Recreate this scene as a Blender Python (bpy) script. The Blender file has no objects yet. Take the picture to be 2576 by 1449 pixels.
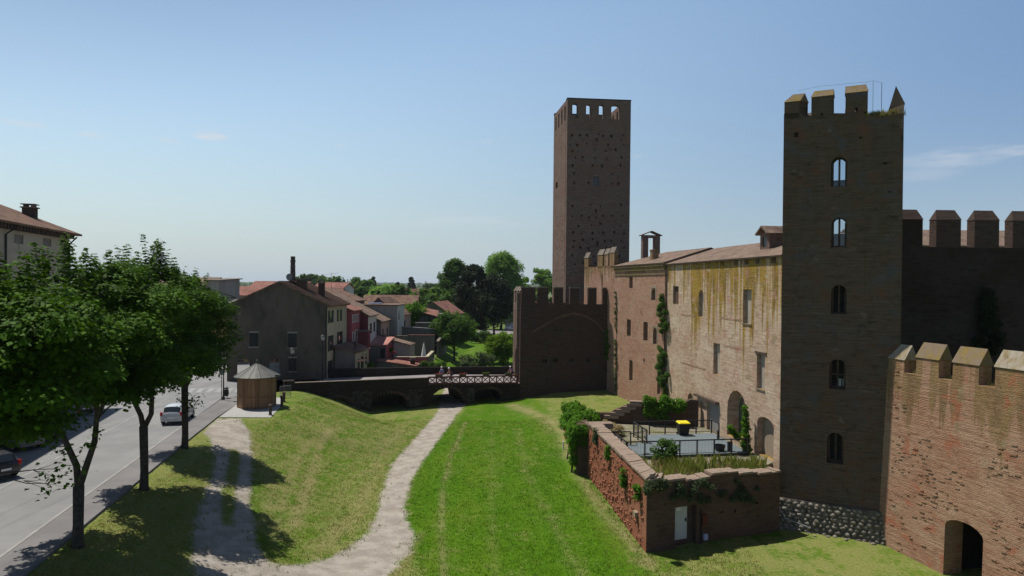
import bpy, bmesh, math, random
import numpy as np
from mathutils import Vector, Matrix
from mathutils.geometry import tessellate_polygon

C = bpy.context.scene.collection
SC = bpy.context.scene
R = math.radians

# ------------------------------------------------------------------ camera
F_PX = 1717.0
CAM_Z = 11.5
PITCH, ROLL = R(0.35), R(0.60)
_F = Vector((0, math.cos(PITCH), -math.sin(PITCH)))
_U0 = Vector((0, math.sin(PITCH), math.cos(PITCH)))
_R0 = Vector((1, 0, 0))
_Rt = _R0 * math.cos(ROLL) + _U0 * math.sin(ROLL)
_Up = -_R0 * math.sin(ROLL) + _U0 * math.cos(ROLL)
CAM = Vector((0, 0, CAM_Z))
cd = bpy.data.cameras.new('camera')
cam = bpy.data.objects.new('camera', cd)
C.objects.link(cam)
cd.sensor_width = 36.0
cd.lens = F_PX / 2576.0 * 36.0
cd.clip_start = 0.5
cd.clip_end = 20000
m = Matrix.Identity(4)
for i in range(3):
    m[i][0], m[i][1], m[i][2], m[i][3] = _Rt[i], _Up[i], -_F[i], CAM[i]
cam.matrix_world = m
SC.camera = cam

# ------------------------------------------------------------------ light
SHX, SHY = 0.386, -0.232                 # ground shadow of one metre of height
sun_dir = Vector((-SHX, -SHY, 1)).normalized()
SUN_EL = math.asin(sun_dir.z)
SUN_AZ = math.atan2(sun_dir.x, sun_dir.y)
sl = bpy.data.lights.new('sun', 'SUN')
sl.energy = 4.9
sl.angle = R(0.53)
sl.color = (1.0, 0.955, 0.87)
so = bpy.data.objects.new('sun', sl)
C.objects.link(so)
so.rotation_euler = (-sun_dir).to_track_quat('-Z', 'Y').to_euler()
so.location = (-40, 20, 80)

SC.view_settings.view_transform = 'Standard'
SC.view_settings.look = 'None'
SC.view_settings.exposure = 0.0
SC.view_settings.gamma = 1.0
SC.cycles.max_bounces = 6
SC.cycles.diffuse_bounces = 2
SC.cycles.glossy_bounces = 2
SC.cycles.transmission_bounces = 4
SC.cycles.transparent_max_bounces = 6
SC.cycles.sample_clamp_indirect = 4.0


def px_dir(u, v):
    return _F + _Rt * ((u - 1288.0) / F_PX) + _Up * ((724.5 - v) / F_PX)


SKY_HAZE = 0.97                          # share of ground haze in the sky at the horizon
world = bpy.data.worlds.new('World')
SC.world = world
world.use_nodes = True
wn, wl = world.node_tree.nodes, world.node_tree.links
wn.clear()
w_out = wn.new('ShaderNodeOutputWorld')
w_bg = wn.new('ShaderNodeBackground')
w_sky = wn.new('ShaderNodeTexSky')
w_sky.sky_type = 'NISHITA'
w_sky.sun_disc = False
w_sky.sun_elevation = SUN_EL
w_sky.sun_rotation = SUN_AZ
w_sky.altitude = 20
w_sky.air_density = 1.25
w_sky.dust_density = 0.35
w_sky.ozone_density = 1.0
w_bg.inputs['Strength'].default_value = 0.11
wl.new(w_bg.outputs[0], w_out.inputs[0])


def wmath(op, a, b=None, clamp=False):
    n = wn.new('ShaderNodeMath')
    n.operation = op
    n.use_clamp = clamp
    for i, x in enumerate((a, b)):
        if x is None:
            continue
        if isinstance(x, (int, float)):
            n.inputs[i].default_value = x
        else:
            wl.new(x, n.inputs[i])
    return n.outputs[0]


# thin wisps of high cloud, placed by direction on the sky itself
w_tc = wn.new('ShaderNodeTexCoord')
w_noise = wn.new('ShaderNodeTexNoise')
w_map = wn.new('ShaderNodeMapping')
w_map.inputs['Scale'].default_value = (16, 16, 75)
wl.new(w_tc.outputs['Generated'], w_map.inputs[0])
wl.new(w_map.outputs[0], w_noise.inputs['Vector'])
w_noise.inputs['Scale'].default_value = 1.0
w_noise.inputs['Detail'].default_value = 6
w_noise.inputs['Roughness'].default_value = 0.6
acc = None
for (u, v, ru, rv, amp) in ((62, 310, 50, 10, .5), (240, 338, 42, 9, .6), (530, 341, 44, 15, .95), (415, 354, 45, 9, .35),
                            (2420, 395, 135, 26, .38), (2560, 380, 60, 14, .5), (1600, 393, 22, 6, .45), (1180, 560, 210, 22, .28),
                            (858, 367, 16, 5, .4), (1225, 356, 20, 7, .3), (2330, 440, 80, 20, .2)):
    dvec = px_dir(u, v).normalized()
    rgt = dvec.cross(Vector((0, 0, 1))).normalized()
    up = rgt.cross(dvec).normalized()
    terms = []
    for vec, rr in ((rgt, ru / F_PX), (up, rv / F_PX)):
        dt = wn.new('ShaderNodeVectorMath')
        dt.operation = 'DOT_PRODUCT'
        wl.new(w_tc.outputs['Generated'], dt.inputs[0])
        dt.inputs[1].default_value = vec
        terms.append(wmath('POWER', wmath('ABSOLUTE', wmath('DIVIDE', dt.outputs['Value'], rr)), 2.0))
    dt = wn.new('ShaderNodeVectorMath')
    dt.operation = 'DOT_PRODUCT'
    wl.new(w_tc.outputs['Generated'], dt.inputs[0])
    dt.inputs[1].default_value = dvec
    front = wmath('GREATER_THAN', dt.outputs['Value'], 0.2)
    e = wmath('SUBTRACT', 1.0, wmath('ADD', terms[0], terms[1]), clamp=True)
    e = wmath('MULTIPLY', wmath('MULTIPLY', e, front), amp)
    acc = e if acc is None else wmath('MAXIMUM', acc, e)
w_cl = wmath('MULTIPLY', acc, wmath('MULTIPLY', wmath('SUBTRACT', w_noise.outputs['Fac'], 0.36, clamp=True), 4.0, clamp=True))
w_mix = wn.new('ShaderNodeMix')
w_mix.data_type = 'RGBA'
wl.new(w_cl, w_mix.inputs['Factor'])
w_sep = wn.new('ShaderNodeSeparateXYZ')
wl.new(w_tc.outputs['Generated'], w_sep.inputs[0])
w_hz = wmath('MULTIPLY', wmath('POWER', 2.718, wmath('MULTIPLY', wmath('MAXIMUM', w_sep.outputs[2], 0.0), -6.2)), SKY_HAZE)
w_gain = wn.new('ShaderNodeMix')
w_gain.data_type = 'RGBA'
w_gain.blend_type = 'MULTIPLY'
w_gain.inputs['Factor'].default_value = 1.0
wl.new(w_sky.outputs[0], w_gain.inputs[6])
w_zen = wn.new('ShaderNodeMapRange')      # the zenith is a deeper blue than the band above the horizon
w_zen.interpolation_type = 'SMOOTHSTEP'
wl.new(w_sep.outputs[2], w_zen.inputs[0])
w_zen.inputs[1].default_value = .34
w_zen.inputs[2].default_value = .85
w_zc = wn.new('ShaderNodeMix')
w_zc.data_type = 'RGBA'
wl.new(w_zen.outputs[0], w_zc.inputs['Factor'])
w_zc.inputs[6].default_value = (1.0, 1.06, 1.14, 1)
w_zc.inputs[7].default_value = (.42, .46, .52, 1)
wl.new(w_zc.outputs[2], w_gain.inputs[7])
w_air = wn.new('ShaderNodeMix')
w_air.data_type = 'RGBA'
wl.new(w_hz, w_air.inputs['Factor'])
w_sd = wn.new('ShaderNodeVectorMath')      # the sky is paler round the sun and deeper away from it
w_sd.operation = 'DOT_PRODUCT'
wl.new(w_tc.outputs['Generated'], w_sd.inputs[0])
w_sd.inputs[1].default_value = sun_dir
w_sr = wn.new('ShaderNodeMapRange')
w_sr.interpolation_type = 'SMOOTHSTEP'
wl.new(w_sd.outputs['Value'], w_sr.inputs[0])
w_sr.inputs[1].default_value = .05
w_sr.inputs[2].default_value = .52
w_sc = wn.new('ShaderNodeMix')
w_sc.data_type = 'RGBA'
wl.new(w_sr.outputs[0], w_sc.inputs['Factor'])
w_sc.inputs[6].default_value = (.36, .54, .76, 1)
w_sc.inputs[7].default_value = (1.13, 1.11, 1.04, 1)
w_g2 = wn.new('ShaderNodeMix')
w_g2.data_type = 'RGBA'
w_g2.blend_type = 'MULTIPLY'
w_g2.inputs['Factor'].default_value = 1.0
wl.new(w_gain.outputs[2], w_g2.inputs[6])
w_s2 = wn.new('ShaderNodeMapRange')
w_s2.interpolation_type = 'SMOOTHSTEP'
wl.new(w_sd.outputs['Value'], w_s2.inputs[0])
w_s2.inputs[1].default_value = .52
w_s2.inputs[2].default_value = .72
w_s2.inputs[3].default_value = 1.0
w_s2.inputs[4].default_value = .76
w_sm = wn.new('ShaderNodeMix')
w_sm.data_type = 'RGBA'
w_sm.blend_type = 'MULTIPLY'
w_sm.inputs['Factor'].default_value = 1.0
wl.new(w_sc.outputs[2], w_sm.inputs[6])
wl.new(w_s2.outputs[0], w_sm.inputs[7])
wl.new(w_sm.outputs[2], w_g2.inputs[7])
wl.new(w_g2.outputs[2], w_air.inputs[6])
w_air.inputs[7].default_value = (*[c / 0.11 for c in (.495, .580, .645)], 1)
wl.new(w_air.outputs[2], w_mix.inputs[6])
w_mix.inputs[7].default_value = (*[c / 0.11 for c in (.70, .72, .76)], 1)
wl.new(w_mix.outputs[2], w_bg.inputs['Color'])


# ------------------------------------------------------------------ pixel helpers (photo seen 2576 x 1449)
def P(u, v, Y):
    d = px_dir(u, v)
    return CAM + d * (Y / d.y)


def G(u, v, z):
    d = px_dir(u, v)
    return CAM + d * ((z - CAM_Z) / d.z)


def on_line(u, p0, p1):
    """where the sight column u crosses the plan line p0-p1"""
    d = px_dir(u, 714)
    a, b = Vector(p0[:2]), Vector(p1[:2])
    e = b - a
    n = Vector((-e.y, e.x))
    t = n.dot(a) / n.dot(Vector((d.x, d.y)))
    return Vector((d.x * t, d.y * t))


def ss(a, b, x):
    t = np.clip((x - a) / (b - a), 0, 1)
    return t * t * (3 - 2 * t)


# ------------------------------------------------------------------ object helpers
def tag(o, label=None, cat=None, group=None, kind=None):
    if label:
        o['label'] = label
    if cat:
        o['category'] = cat
    if group:
        o['group'] = group
    if kind:
        o['kind'] = kind
    return o


def thing(name, label, cat, loc=(0, 0, 0), rz=0.0, group=None):
    o = bpy.data.objects.new(name, None)
    o.empty_display_size = 0.3
    C.objects.link(o)
    o.location = loc
    o.rotation_euler = (0, 0, rz)
    return tag(o, label, cat, group)


def root_matrix(o):
    return Matrix.Translation(o.location) @ o.rotation_euler.to_matrix().to_4x4() @ Matrix.Diagonal((*o.scale, 1))


def adopt(o, parent, local=False):
    """parent o; its mesh is in world coordinates unless local"""
    if parent is None:
        return
    o.parent = parent
    if not local:
        mw = Matrix.Identity(4)
        q = parent
        chain = []
        while q is not None:
            chain.append(q)
            q = q.parent
        for q in reversed(chain):
            mw = mw @ q.matrix_parent_inverse @ root_matrix(q)
        o.matrix_parent_inverse = mw.inverted()


def copy_tree(o, parent=None):
    c = o.copy()
    C.objects.link(c)
    if parent is not None:
        c.parent = parent
    for ch in o.children:
        copy_tree(ch, c)
    return c


def set_uv(me):
    n = len(me.loops)
    if n == 0:
        return
    uvl = me.uv_layers.new(name='UVMap')
    co = np.empty(len(me.vertices) * 3, 'f')
    me.vertices.foreach_get('co', co)
    co = co.reshape(-1, 3)
    vi = np.empty(n, 'i')
    me.loops.foreach_get('vertex_index', vi)
    nf = len(me.polygons)
    nor = np.empty(nf * 3, 'f')
    me.polygons.foreach_get('normal', nor)
    nor = nor.reshape(-1, 3)
    tot = np.empty(nf, 'i')
    me.polygons.foreach_get('loop_total', tot)
    ln = np.repeat(nor, tot, axis=0)
    p = co[vi]
    flat = np.abs(ln[:, 2]) > 0.985
    t = np.stack([-ln[:, 1], ln[:, 0], np.zeros(n)], 1)
    sgn = np.where((t[:, 0] < -1e-4) | ((np.abs(t[:, 0]) <= 1e-4) & (t[:, 1] < 0)), -1.0, 1.0)
    t = t / np.maximum(np.linalg.norm(t, axis=1, keepdims=True), 1e-6) * sgn[:, None]
    b = np.cross(ln, t)
    bs = np.where(b[:, 2] < 0, -1.0, 1.0)
    b = b * bs[:, None]
    uv = np.stack([(p * t).sum(1), (p * b).sum(1)], 1)
    uv[flat] = p[flat][:, :2]
    uvl.data.foreach_set('uv', uv.astype('f').ravel())


class MB:
    def __init__(self):
        self.v, self.f = [], []

    def add(self, vs, fs):
        o = len(self.v)
        self.v += [tuple(x) for x in vs]
        self.f += [tuple(i + o for i in f) for f in fs]
        return self

    def hexa(self, b, t):
        """bottom ring b (4), top ring t (4)"""
        return self.add(list(b) + list(t), [(3, 2, 1, 0), (4, 5, 6, 7), (0, 1, 5, 4), (1, 2, 6, 5), (2, 3, 7, 6), (3, 0, 4, 7)])

    def box(self, c, s, rz=0.0, top=1.0):
        x, y, z = s[0] / 2, s[1] / 2, s[2] / 2
        ca, sa = math.cos(rz), math.sin(rz)

        def q(a, b, h):
            return (c[0] + a * ca - b * sa, c[1] + a * sa + b * ca, c[2] + h)
        bt = [q(-x, -y, -z), q(x, -y, -z), q(x, y, -z), q(-x, y, -z)]
        tp = [q(-x * top, -y * top, z), q(x * top, -y * top, z), q(x * top, y * top, z), q(-x * top, y * top, z)]
        return self.hexa(bt, tp)

    def prism(self, poly, z0, z1):
        n = len(poly)
        vs = [(p[0], p[1], z0) for p in poly] + [(p[0], p[1], z1) for p in poly]
        fs = [tuple(range(n - 1, -1, -1)), tuple(range(n, 2 * n))]
        fs += [(i, (i + 1) % n, n + (i + 1) % n, n + i) for i in range(n)]
        return self.add(vs, fs)

    def tube(self, pts, rad, n=8, cap=True):
        pts = [Vector(p) for p in pts]
        if isinstance(rad, (int, float)):
            rad = [rad] * len(pts)
        rings = []
        prev = None
        for i, p in enumerate(pts):
            d = (pts[min(i + 1, len(pts) - 1)] - pts[max(i - 1, 0)])
            if d.length < 1e-9:
                d = Vector((0, 0, 1))
            d.normalize()
            if prev is None:
                a = Vector((0, 0, 1)) if abs(d.z) < .9 else Vector((1, 0, 0))
                x = d.cross(a).normalized()
            else:
                x = (prev - d * prev.dot(d)).normalized()
            prev = x
            y = d.cross(x)
            rings.append([p + (x * math.cos(2 * math.pi * k / n) + y * math.sin(2 * math.pi * k / n)) * rad[i] for k in range(n)])
        vs = [q for r in rings for q in r]
        fs = []
        for i in range(len(pts) - 1):
            for k in range(n):
                a, b = i * n + k, i * n + (k + 1) % n
                fs.append((a, b, b + n, a + n))
        if cap:
            fs.append(tuple(range(n - 1, -1, -1)))
            fs.append(tuple(range((len(pts) - 1) * n, len(pts) * n)))
        return self.add(vs, fs)

    def lathe(self, c, prof, n=16):
        vs, fs = [], []
        for (r, z) in prof:
            for k in range(n):
                a = 2 * math.pi * k / n
                vs.append((c[0] + r * math.cos(a), c[1] + r * math.sin(a), c[2] + z))
        for i in range(len(prof) - 1):
            for k in range(n):
                a, b = i * n + k, i * n + (k + 1) % n
                fs.append((a, b, b + n, a + n))
        fs.append(tuple(range(n - 1, -1, -1)))
        fs.append(tuple(range((len(prof) - 1) * n, len(prof) * n)))
        return self.add(vs, fs)

    def slab(self, a, b, c, d, th):
        """thick sheet from four corners, thickness downwards along its normal"""
        a, b, c, d = map(Vector, (a, b, c, d))
        n = (b - a).cross(d - a)
        if n.length < 1e-9:
            n = (c - b).cross(d - b)
        n.normalize()
        if n.z < 0:
            n = -n
        return self.hexa([p - n * th for p in (a, b, c, d)], [a, b, c, d])

    def build(self, name, mat, parent=None, smooth=False, fix=True, local=False, bevel=0.0):
        me = bpy.data.meshes.new(name)
        me.from_pydata(self.v, [], self.f)
        if fix:
            bm = bmesh.new()
            bm.from_mesh(me)
            bmesh.ops.recalc_face_normals(bm, faces=bm.faces)
            if bevel > 0:
                bmesh.ops.bevel(bm, geom=list(bm.edges), offset=bevel, segments=1, affect='EDGES', clamp_overlap=True)
            bm.to_mesh(me)
            bm.free()
        me.update()
        set_uv(me)
        if smooth:
            me.polygons.foreach_set('use_smooth', [True] * len(me.polygons))
        me.materials.append(mat)
        o = bpy.data.objects.new(name, me)
        C.objects.link(o)
        adopt(o, parent, local)
        return o


def arch_pts(s0, s1, z0, z1, kind='round', n=8):
    """outline of an opening, counter-clockwise"""
    if kind == 'rect':
        return [(s0, z0), (s1, z0), (s1, z1), (s0, z1)]
    c, r = (s0 + s1) / 2, (s1 - s0) / 2
    if kind == 'round':
        h = min(r, z1 - z0)
    elif kind == 'seg':
        h = r * 0.45
    else:
        h = r * 1.25
    zs = z1 - h
    pts = [(s0, z0), (s1, z0)]
    for i in range(n + 1):
        a = math.pi * i / n
        x, y = math.cos(a), math.sin(a)
        if kind == 'point':
            y = y ** 0.9
        pts.append((c + r * x, zs + h * y))
    return pts


class Wall:
    """an upright masonry wall over a plan line, with real openings"""

    def __init__(self, p0, p1, th=0.9, batter=0.0, zref=0.0):
        self.p0 = Vector((p0[0], p0[1], 0))
        e = Vector((p1[0] - p0[0], p1[1] - p0[1], 0))
        self.L = e.length
        self.d = e.normalized()
        n = Vector((self.d.y, -self.d.x, 0))
        if n.dot(CAM - self.p0 - Vector((0, 0, CAM_Z))) < 0:
            n = -n
        self.n = n                                   # towards the viewer's side
        self.th, self.batter, self.zref = th, batter, zref
        self.holes = []
        self.m0 = self.m1 = 0.0                     # mitre of the two ends: shift along the wall per depth

    def pt(self, s, z, dep=0.0):
        f = min(1.0, max(0.0, s / self.L))
        s = s + max(dep, 0.0) * (self.m0 * (1 - f) ** 4 + self.m1 * f ** 4)
        return self.p0 + self.d * s + Vector((0, 0, z)) - self.n * (dep - self.batter * (self.zref - z))

    def hit(self, u, v):
        d = px_dir(u, v)
        # plane through p0 with normal n, leaning by batter
        a = self.n + Vector((0, 0, self.batter))
        q = self.p0 + self.n * self.batter * self.zref
        t = (q - CAM).dot(a) / d.dot(a)
        w = CAM + d * t
        return (w - self.p0).dot(self.d), w.z

    def px(self, u0, v0, u1, v1, kind='rect', depth=0.35, through=False, tagname=None):
        um, vm = (u0 + u1) / 2, (v0 + v1) / 2
        s0, s1 = sorted((self.hit(u0, vm)[0], self.hit(u1, vm)[0]))
        za, zb = self.hit(um, v1)[1], self.hit(um, v0)[1]
        return self.hole(s0, s1, za, zb, kind, depth, through, tagname)

    def hole(self, s0, s1, z0, z1, kind='rect', depth=0.35, through=False, tagname=None):
        h = dict(p=arch_pts(s0, s1, z0, z1, kind), d=self.th if through else depth, th=through, s=(s0, s1), z=(z0, z1), k=kind, t=tagname)
        self.holes.append(h)
        return h

    def build(self, outline, name, mat, parent=None, plug=None):
        mb = MB()
        loops = [list(outline)] + [h['p'] for h in self.holes]
        flat = [q for l in loops for q in l]
        tri = tessellate_polygon([[Vector((s, z, 0)) for s, z in l] for l in loops])
        mb.add([self.pt(s, z) for s, z in flat], [tuple(t) for t in tri])
        loopsb = [list(outline)] + [h['p'] for h in self.holes if h['th']]
        flatb = [q for l in loopsb for q in l]
        trib = tessellate_polygon([[Vector((s, z, 0)) for s, z in l] for l in loopsb])
        mb.add([self.pt(s, z, self.th) for s, z in flatb], [tuple(t)[::-1] for t in trib])
        n = len(outline)
        mb.add([self.pt(s, z) for s, z in outline] + [self.pt(s, z, self.th) for s, z in outline],
               [(i, (i + 1) % n, n + (i + 1) % n, n + i) for i in range(n)])
        for h in self.holes:
            p = h['p']
            n = len(p)
            mb.add([self.pt(s, z) for s, z in p] + [self.pt(s, z, h['d']) for s, z in p],
                   [(i, (i + 1) % n, n + (i + 1) % n, n + i) for i in range(n)])
            if h['t'] == 'solid':
                mb.add([self.pt(s, z, h['d']) for s, z in p], [tuple(range(n))])
        return mb.build(name, mat, parent, fix=False)

    def plate(self, h, name, mat, parent, inset=0.0, dep=None, grow=0.0):
        """the filling of an opening: pane, board, blocking"""
        dep = h['d'] - inset if dep is None else dep
        mb = MB()
        p = h['p']
        n = len(p)
        mb.add([self.pt(s, z, dep) for s, z in p] + [self.pt(s, z, dep + 0.06) for s, z in p],
               [tuple(range(n)), tuple(range(2 * n - 1, n - 1, -1))] + [(i, (i + 1) % n, n + (i + 1) % n, n + i) for i in range(n)])
        return mb.build(name, mat, parent)

    def bar(self, mb, s0, s1, z0, z1, d0, d1):
        mb.hexa([self.pt(s0, z0, d0), self.pt(s1, z0, d0), self.pt(s1, z0, d1), self.pt(s0, z0, d1)],
                [self.pt(s0, z1, d0), self.pt(s1, z1, d0), self.pt(s1, z1, d1), self.pt(s0, z1, d1)])

    def merlon(self, s0, s1, z0, zs, z1, mat, capmat, parent, style='gable', th=None, slot=None, d0=0.0, over=.04):
        th = th or self.th * 0.6
        w = self
        body = MB()
        if slot:
            c = (s0 + s1) / 2
            self.bar(body, s0, c - .07, z0, zs, d0, d0 + th)
            self.bar(body, c + .07, s1, z0, zs, d0, d0 + th)
            self.bar(body, c - .07, c + .07, z0, slot[0], d0, d0 + th)
            self.bar(body, c - .07, c + .07, slot[1], zs, d0, d0 + th)
        else:
            self.bar(body, s0, s1, z0, zs, d0, d0 + th)
        b = body.build('merlon', mat, parent)
        cap = MB()
        o = over
        if style == 'gable':      # ridge along the wall
            a = [w.pt(s0 - o, zs, d0 - o), w.pt(s1 + o, zs, d0 - o), w.pt(s1 + o, zs, d0 + th + o), w.pt(s0 - o, zs, d0 + th + o)]
            r0, r1 = w.pt(s0 - o * .5, z1, d0 + th * .6), w.pt(s1 + o * .5, z1, d0 + th * .6)
        else:                      # hipped
            a = [w.pt(s0 - o, zs, d0 - o), w.pt(s1 + o, zs, d0 - o), w.pt(s1 + o, zs, d0 + th + o), w.pt(s0 - o, zs, d0 + th + o)]
            q = (s1 - s0) * .12
            r0, r1 = w.pt(s0 + q, z1, d0 + th * .5), w.pt(s1 - q, z1, d0 + th * .5)
        cap.add(a + [r0, r1], [(3, 2, 1, 0), (0, 1, 5, 4), (2, 3, 4, 5), (1, 2, 5), (3, 0, 4)])
        cap.build('cap', capmat, b)
        return b


# ------------------------------------------------------------------ material helpers
class NT:
    def __init__(self, name):
        self.m = bpy.data.materials.new(name)
        self.m.use_nodes = True
        self.n = self.m.node_tree.nodes
        self.l = self.m.node_tree.links
        self.n.clear()
        self.out = self.n.new('ShaderNodeOutputMaterial')
        self.b = self.n.new('ShaderNodeBsdfPrincipled')
        self.l.new(self.b.outputs[0], self.out.inputs[0])

    def put(self, sock, x):
        if isinstance(x, (int, float)):
            sock.default_value = x
        elif isinstance(x, tuple):
            sock.default_value = (*x, 1) if len(x) == 3 and sock.type == 'RGBA' else x
        else:
            self.l.new(x, sock)

    def math(self, op, a, b=None, clamp=False):
        n = self.n.new('ShaderNodeMath')
        n.operation = op
        n.use_clamp = clamp
        self.put(n.inputs[0], a)
        if b is not None:
            self.put(n.inputs[1], b)
        return n.outputs[0]

    def ramp(self, x, a, b):
        n = self.n.new('ShaderNodeMapRange')
        n.interpolation_type = 'SMOOTHSTEP'
        self.put(n.inputs[0], x)
        n.inputs[1].default_value = a
        n.inputs[2].default_value = b
        return n.outputs[0]

    def mix(self, f, a, b, mode='MIX'):
        n = self.n.new('ShaderNodeMix')
        n.data_type = 'RGBA'
        n.blend_type = mode
        self.put(n.inputs[0], f)
        self.put(n.inputs[6], a)
        self.put(n.inputs[7], b)
        return n.outputs[2]

    def coord(self, kind='UV', scale=(1, 1, 1), loc=(0, 0, 0)):
        t = self.n.new('ShaderNodeTexCoord')
        mp = self.n.new('ShaderNodeMapping')
        mp.inputs['Scale'].default_value = scale
        mp.inputs['Location'].default_value = loc
        self.l.new(t.outputs[kind], mp.inputs[0])
        return mp.outputs[0]

    def noise(self, vec, scale, detail=4, rough=0.55, dist=0.0):
        n = self.n.new('ShaderNodeTexNoise')
        self.l.new(vec, n.inputs['Vector'])
        n.inputs['Scale'].default_value = scale
        n.inputs['Detail'].default_value = detail
        n.inputs['Roughness'].default_value = rough
        n.inputs['Distortion'].default_value = dist
        return n.outputs['Fac']

    def attr(self, name):
        n = self.n.new('ShaderNodeAttribute')
        n.attribute_name = name
        return n.outputs['Fac']

    def bump(self, h, strength, dist):
        n = self.n.new('ShaderNodeBump')
        n.inputs['Strength'].default_value = strength
        n.inputs['Distance'].default_value = dist
        self.l.new(h, n.inputs['Height'])
        self.l.new(n.outputs[0], self.b.inputs['Normal'])

    def done(self, col, rough=0.9, spec=0.25):
        self.put(self.b.inputs['Base Color'], col)
        self.put(self.b.inputs['Roughness'], rough)
        self.b.inputs['Specular IOR Level'].default_value = spec
        return self.m


def m_plain(name, col, rough=0.7, metal=0.0, var=0.25, scale=3.0, spec=0.3):
    t = NT(name)
    f = t.noise(t.coord('Object'), scale, 5)
    c = t.mix(t.ramp(f, .3, .7), tuple(x * (1 - var) for x in col), tuple(min(1, x * (1 + var)) for x in col))
    t.b.inputs['Metallic'].default_value = metal
    return t.done(c, rough, spec)


def m_brick(name, c1, c2, mortar, moss=None, rows=0.085, rough_amt=1.0, pale=None, zgrad=None, hole=0.0, patches=()):
    """weathered brickwork over wall coordinates in metres"""
    t = NT(name)
    uv = t.coord('UV')
    br = t.n.new('ShaderNodeTexBrick')
    t.l.new(uv, br.inputs['Vector'])
    br.inputs['Scale'].default_value = 1.0
    br.inputs['Brick Width'].default_value = rows * 3.6
    br.inputs['Row Height'].default_value = rows
    br.inputs['Mortar Size'].default_value = rows * 0.16
    br.inputs['Mortar Smooth'].default_value = 0.3
    br.inputs['Bias'].default_value = -0.1
    br.inputs['Color1'].default_value = (*c1, 1)
    br.inputs['Color2'].default_value = (*c2, 1)
    br.inputs['Mortar'].default_value = (*mortar, 1)
    big = t.noise(t.coord('UV', (1, 1.3, 1)), 0.32, 6, 0.6)
    col = t.mix(t.math('MULTIPLY', t.ramp(big, .38, .66), .8), br.outputs['Color'],
                pale if pale else tuple(x * 1.35 for x in c2))
    mid = t.noise(t.coord('UV', (1, 2.2, 1), (7, 3, 0)), 1.5, 6, 0.65)
    col = t.mix(t.math('MULTIPLY', t.ramp(mid, .47, .72), .55), col, tuple(x * .45 for x in c1))
    streak = t.noise(t.coord('UV', (.55, 7.5, 1)), 1.0, 5, 0.7)
    col = t.mix(t.math('MULTIPLY', t.ramp(streak, .5, .7), .5), col, tuple(x * .5 for x in c1))
    col = t.mix(t.math('MULTIPLY', t.ramp(streak, .46, .30), .35), col, tuple(min(1, x * 1.6) for x in mortar))
    if hole > 0:
        hn = t.noise(t.coord('UV', (1, 1.6, 1), (31, 5, 0)), 2.6, 3, .6)
        col = t.mix(t.math('MULTIPLY', t.ramp(hn, .64, .72), hole), col, tuple(x * .16 for x in c1))
    if moss:
        (mcol, ztop, zlow, amt) = moss
        st = t.noise(t.coord('UV', (1.0, .03, 1), (3, 0, 0)), 1.6, 4, .6)
        sep = t.n.new('ShaderNodeSeparateXYZ')
        t.l.new(t.coord('UV'), sep.inputs[0])
        zz = sep.outputs[1]
        g = t.ramp(zz, zlow, ztop)
        wide = t.noise(t.coord('UV', (.16, .02, 1), (11, 0, 0)), 1.0, 2, .5)
        run = t.math('ADD', t.math('MULTIPLY', t.math('SUBTRACT', st, .40), 3.8), t.math('MULTIPLY', t.math('SUBTRACT', wide, .5), 1.3))
        mk = t.ramp(t.math('ADD', g, t.math('SUBTRACT', run, .96)), -.06, .24)
        mcol = t.mix(t.ramp(t.noise(t.coord('UV', (1, .25, 1), (8, 1, 0)), 1.4, 5, .6), .42, .66), mcol, tuple(x * .5 for x in mcol))
        det = t.noise(t.coord('UV', (1, 1, 1)), 5.0, 4, .6)
        mk = t.math('MULTIPLY', mk, t.math('MULTIPLY', t.math('ADD', t.math('MULTIPLY', t.ramp(det, .3, .6), .38), .6), amt))
        col = t.mix(mk, col, mcol)
    for q_, (pc, thr, am) in enumerate(patches):
        pn_ = t.noise(t.coord('UV', (1, 1.25, 1), (17 + 9 * q_, 4 * q_, 0)), .75, 6, .68, .4)
        col = t.mix(t.math('MULTIPLY', t.ramp(pn_, thr, thr + .12), am), col, pc)
    fine = t.noise(t.coord('UV', (1, 1.8, 1)), 9.0, 3, .6)
    h = t.math('ADD', t.math('MULTIPLY', br.outputs['Fac'], -0.6), t.math('ADD', t.math('MULTIPLY', fine, .9), t.math('MULTIPLY', streak, 1.2)))
    t.bump(h, 0.85 * rough_amt, 0.05)
    return t.done(col, 0.95, 0.1)


def m_plaster(name, c, stain, amt=.5, scale=.35, bumpy=.3):
    t = NT(name)
    a = t.noise(t.coord('UV', (1, .6, 1)), scale, 7, .62, .3)
    b = t.noise(t.coord('UV', (1, .35, 1), (5, 9, 0)), scale * 3.5, 6, .65)
    col = t.mix(t.math('MULTIPLY', t.ramp(a, .4, .65), amt), c, stain)
    col = t.mix(t.math('MULTIPLY', t.ramp(b, .5, .75), amt), col, tuple(x * .55 for x in stain))
    t.bump(t.noise(t.coord('UV'), 6, 5), bumpy, .03)
    return t.done(col, .95, .1)


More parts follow.
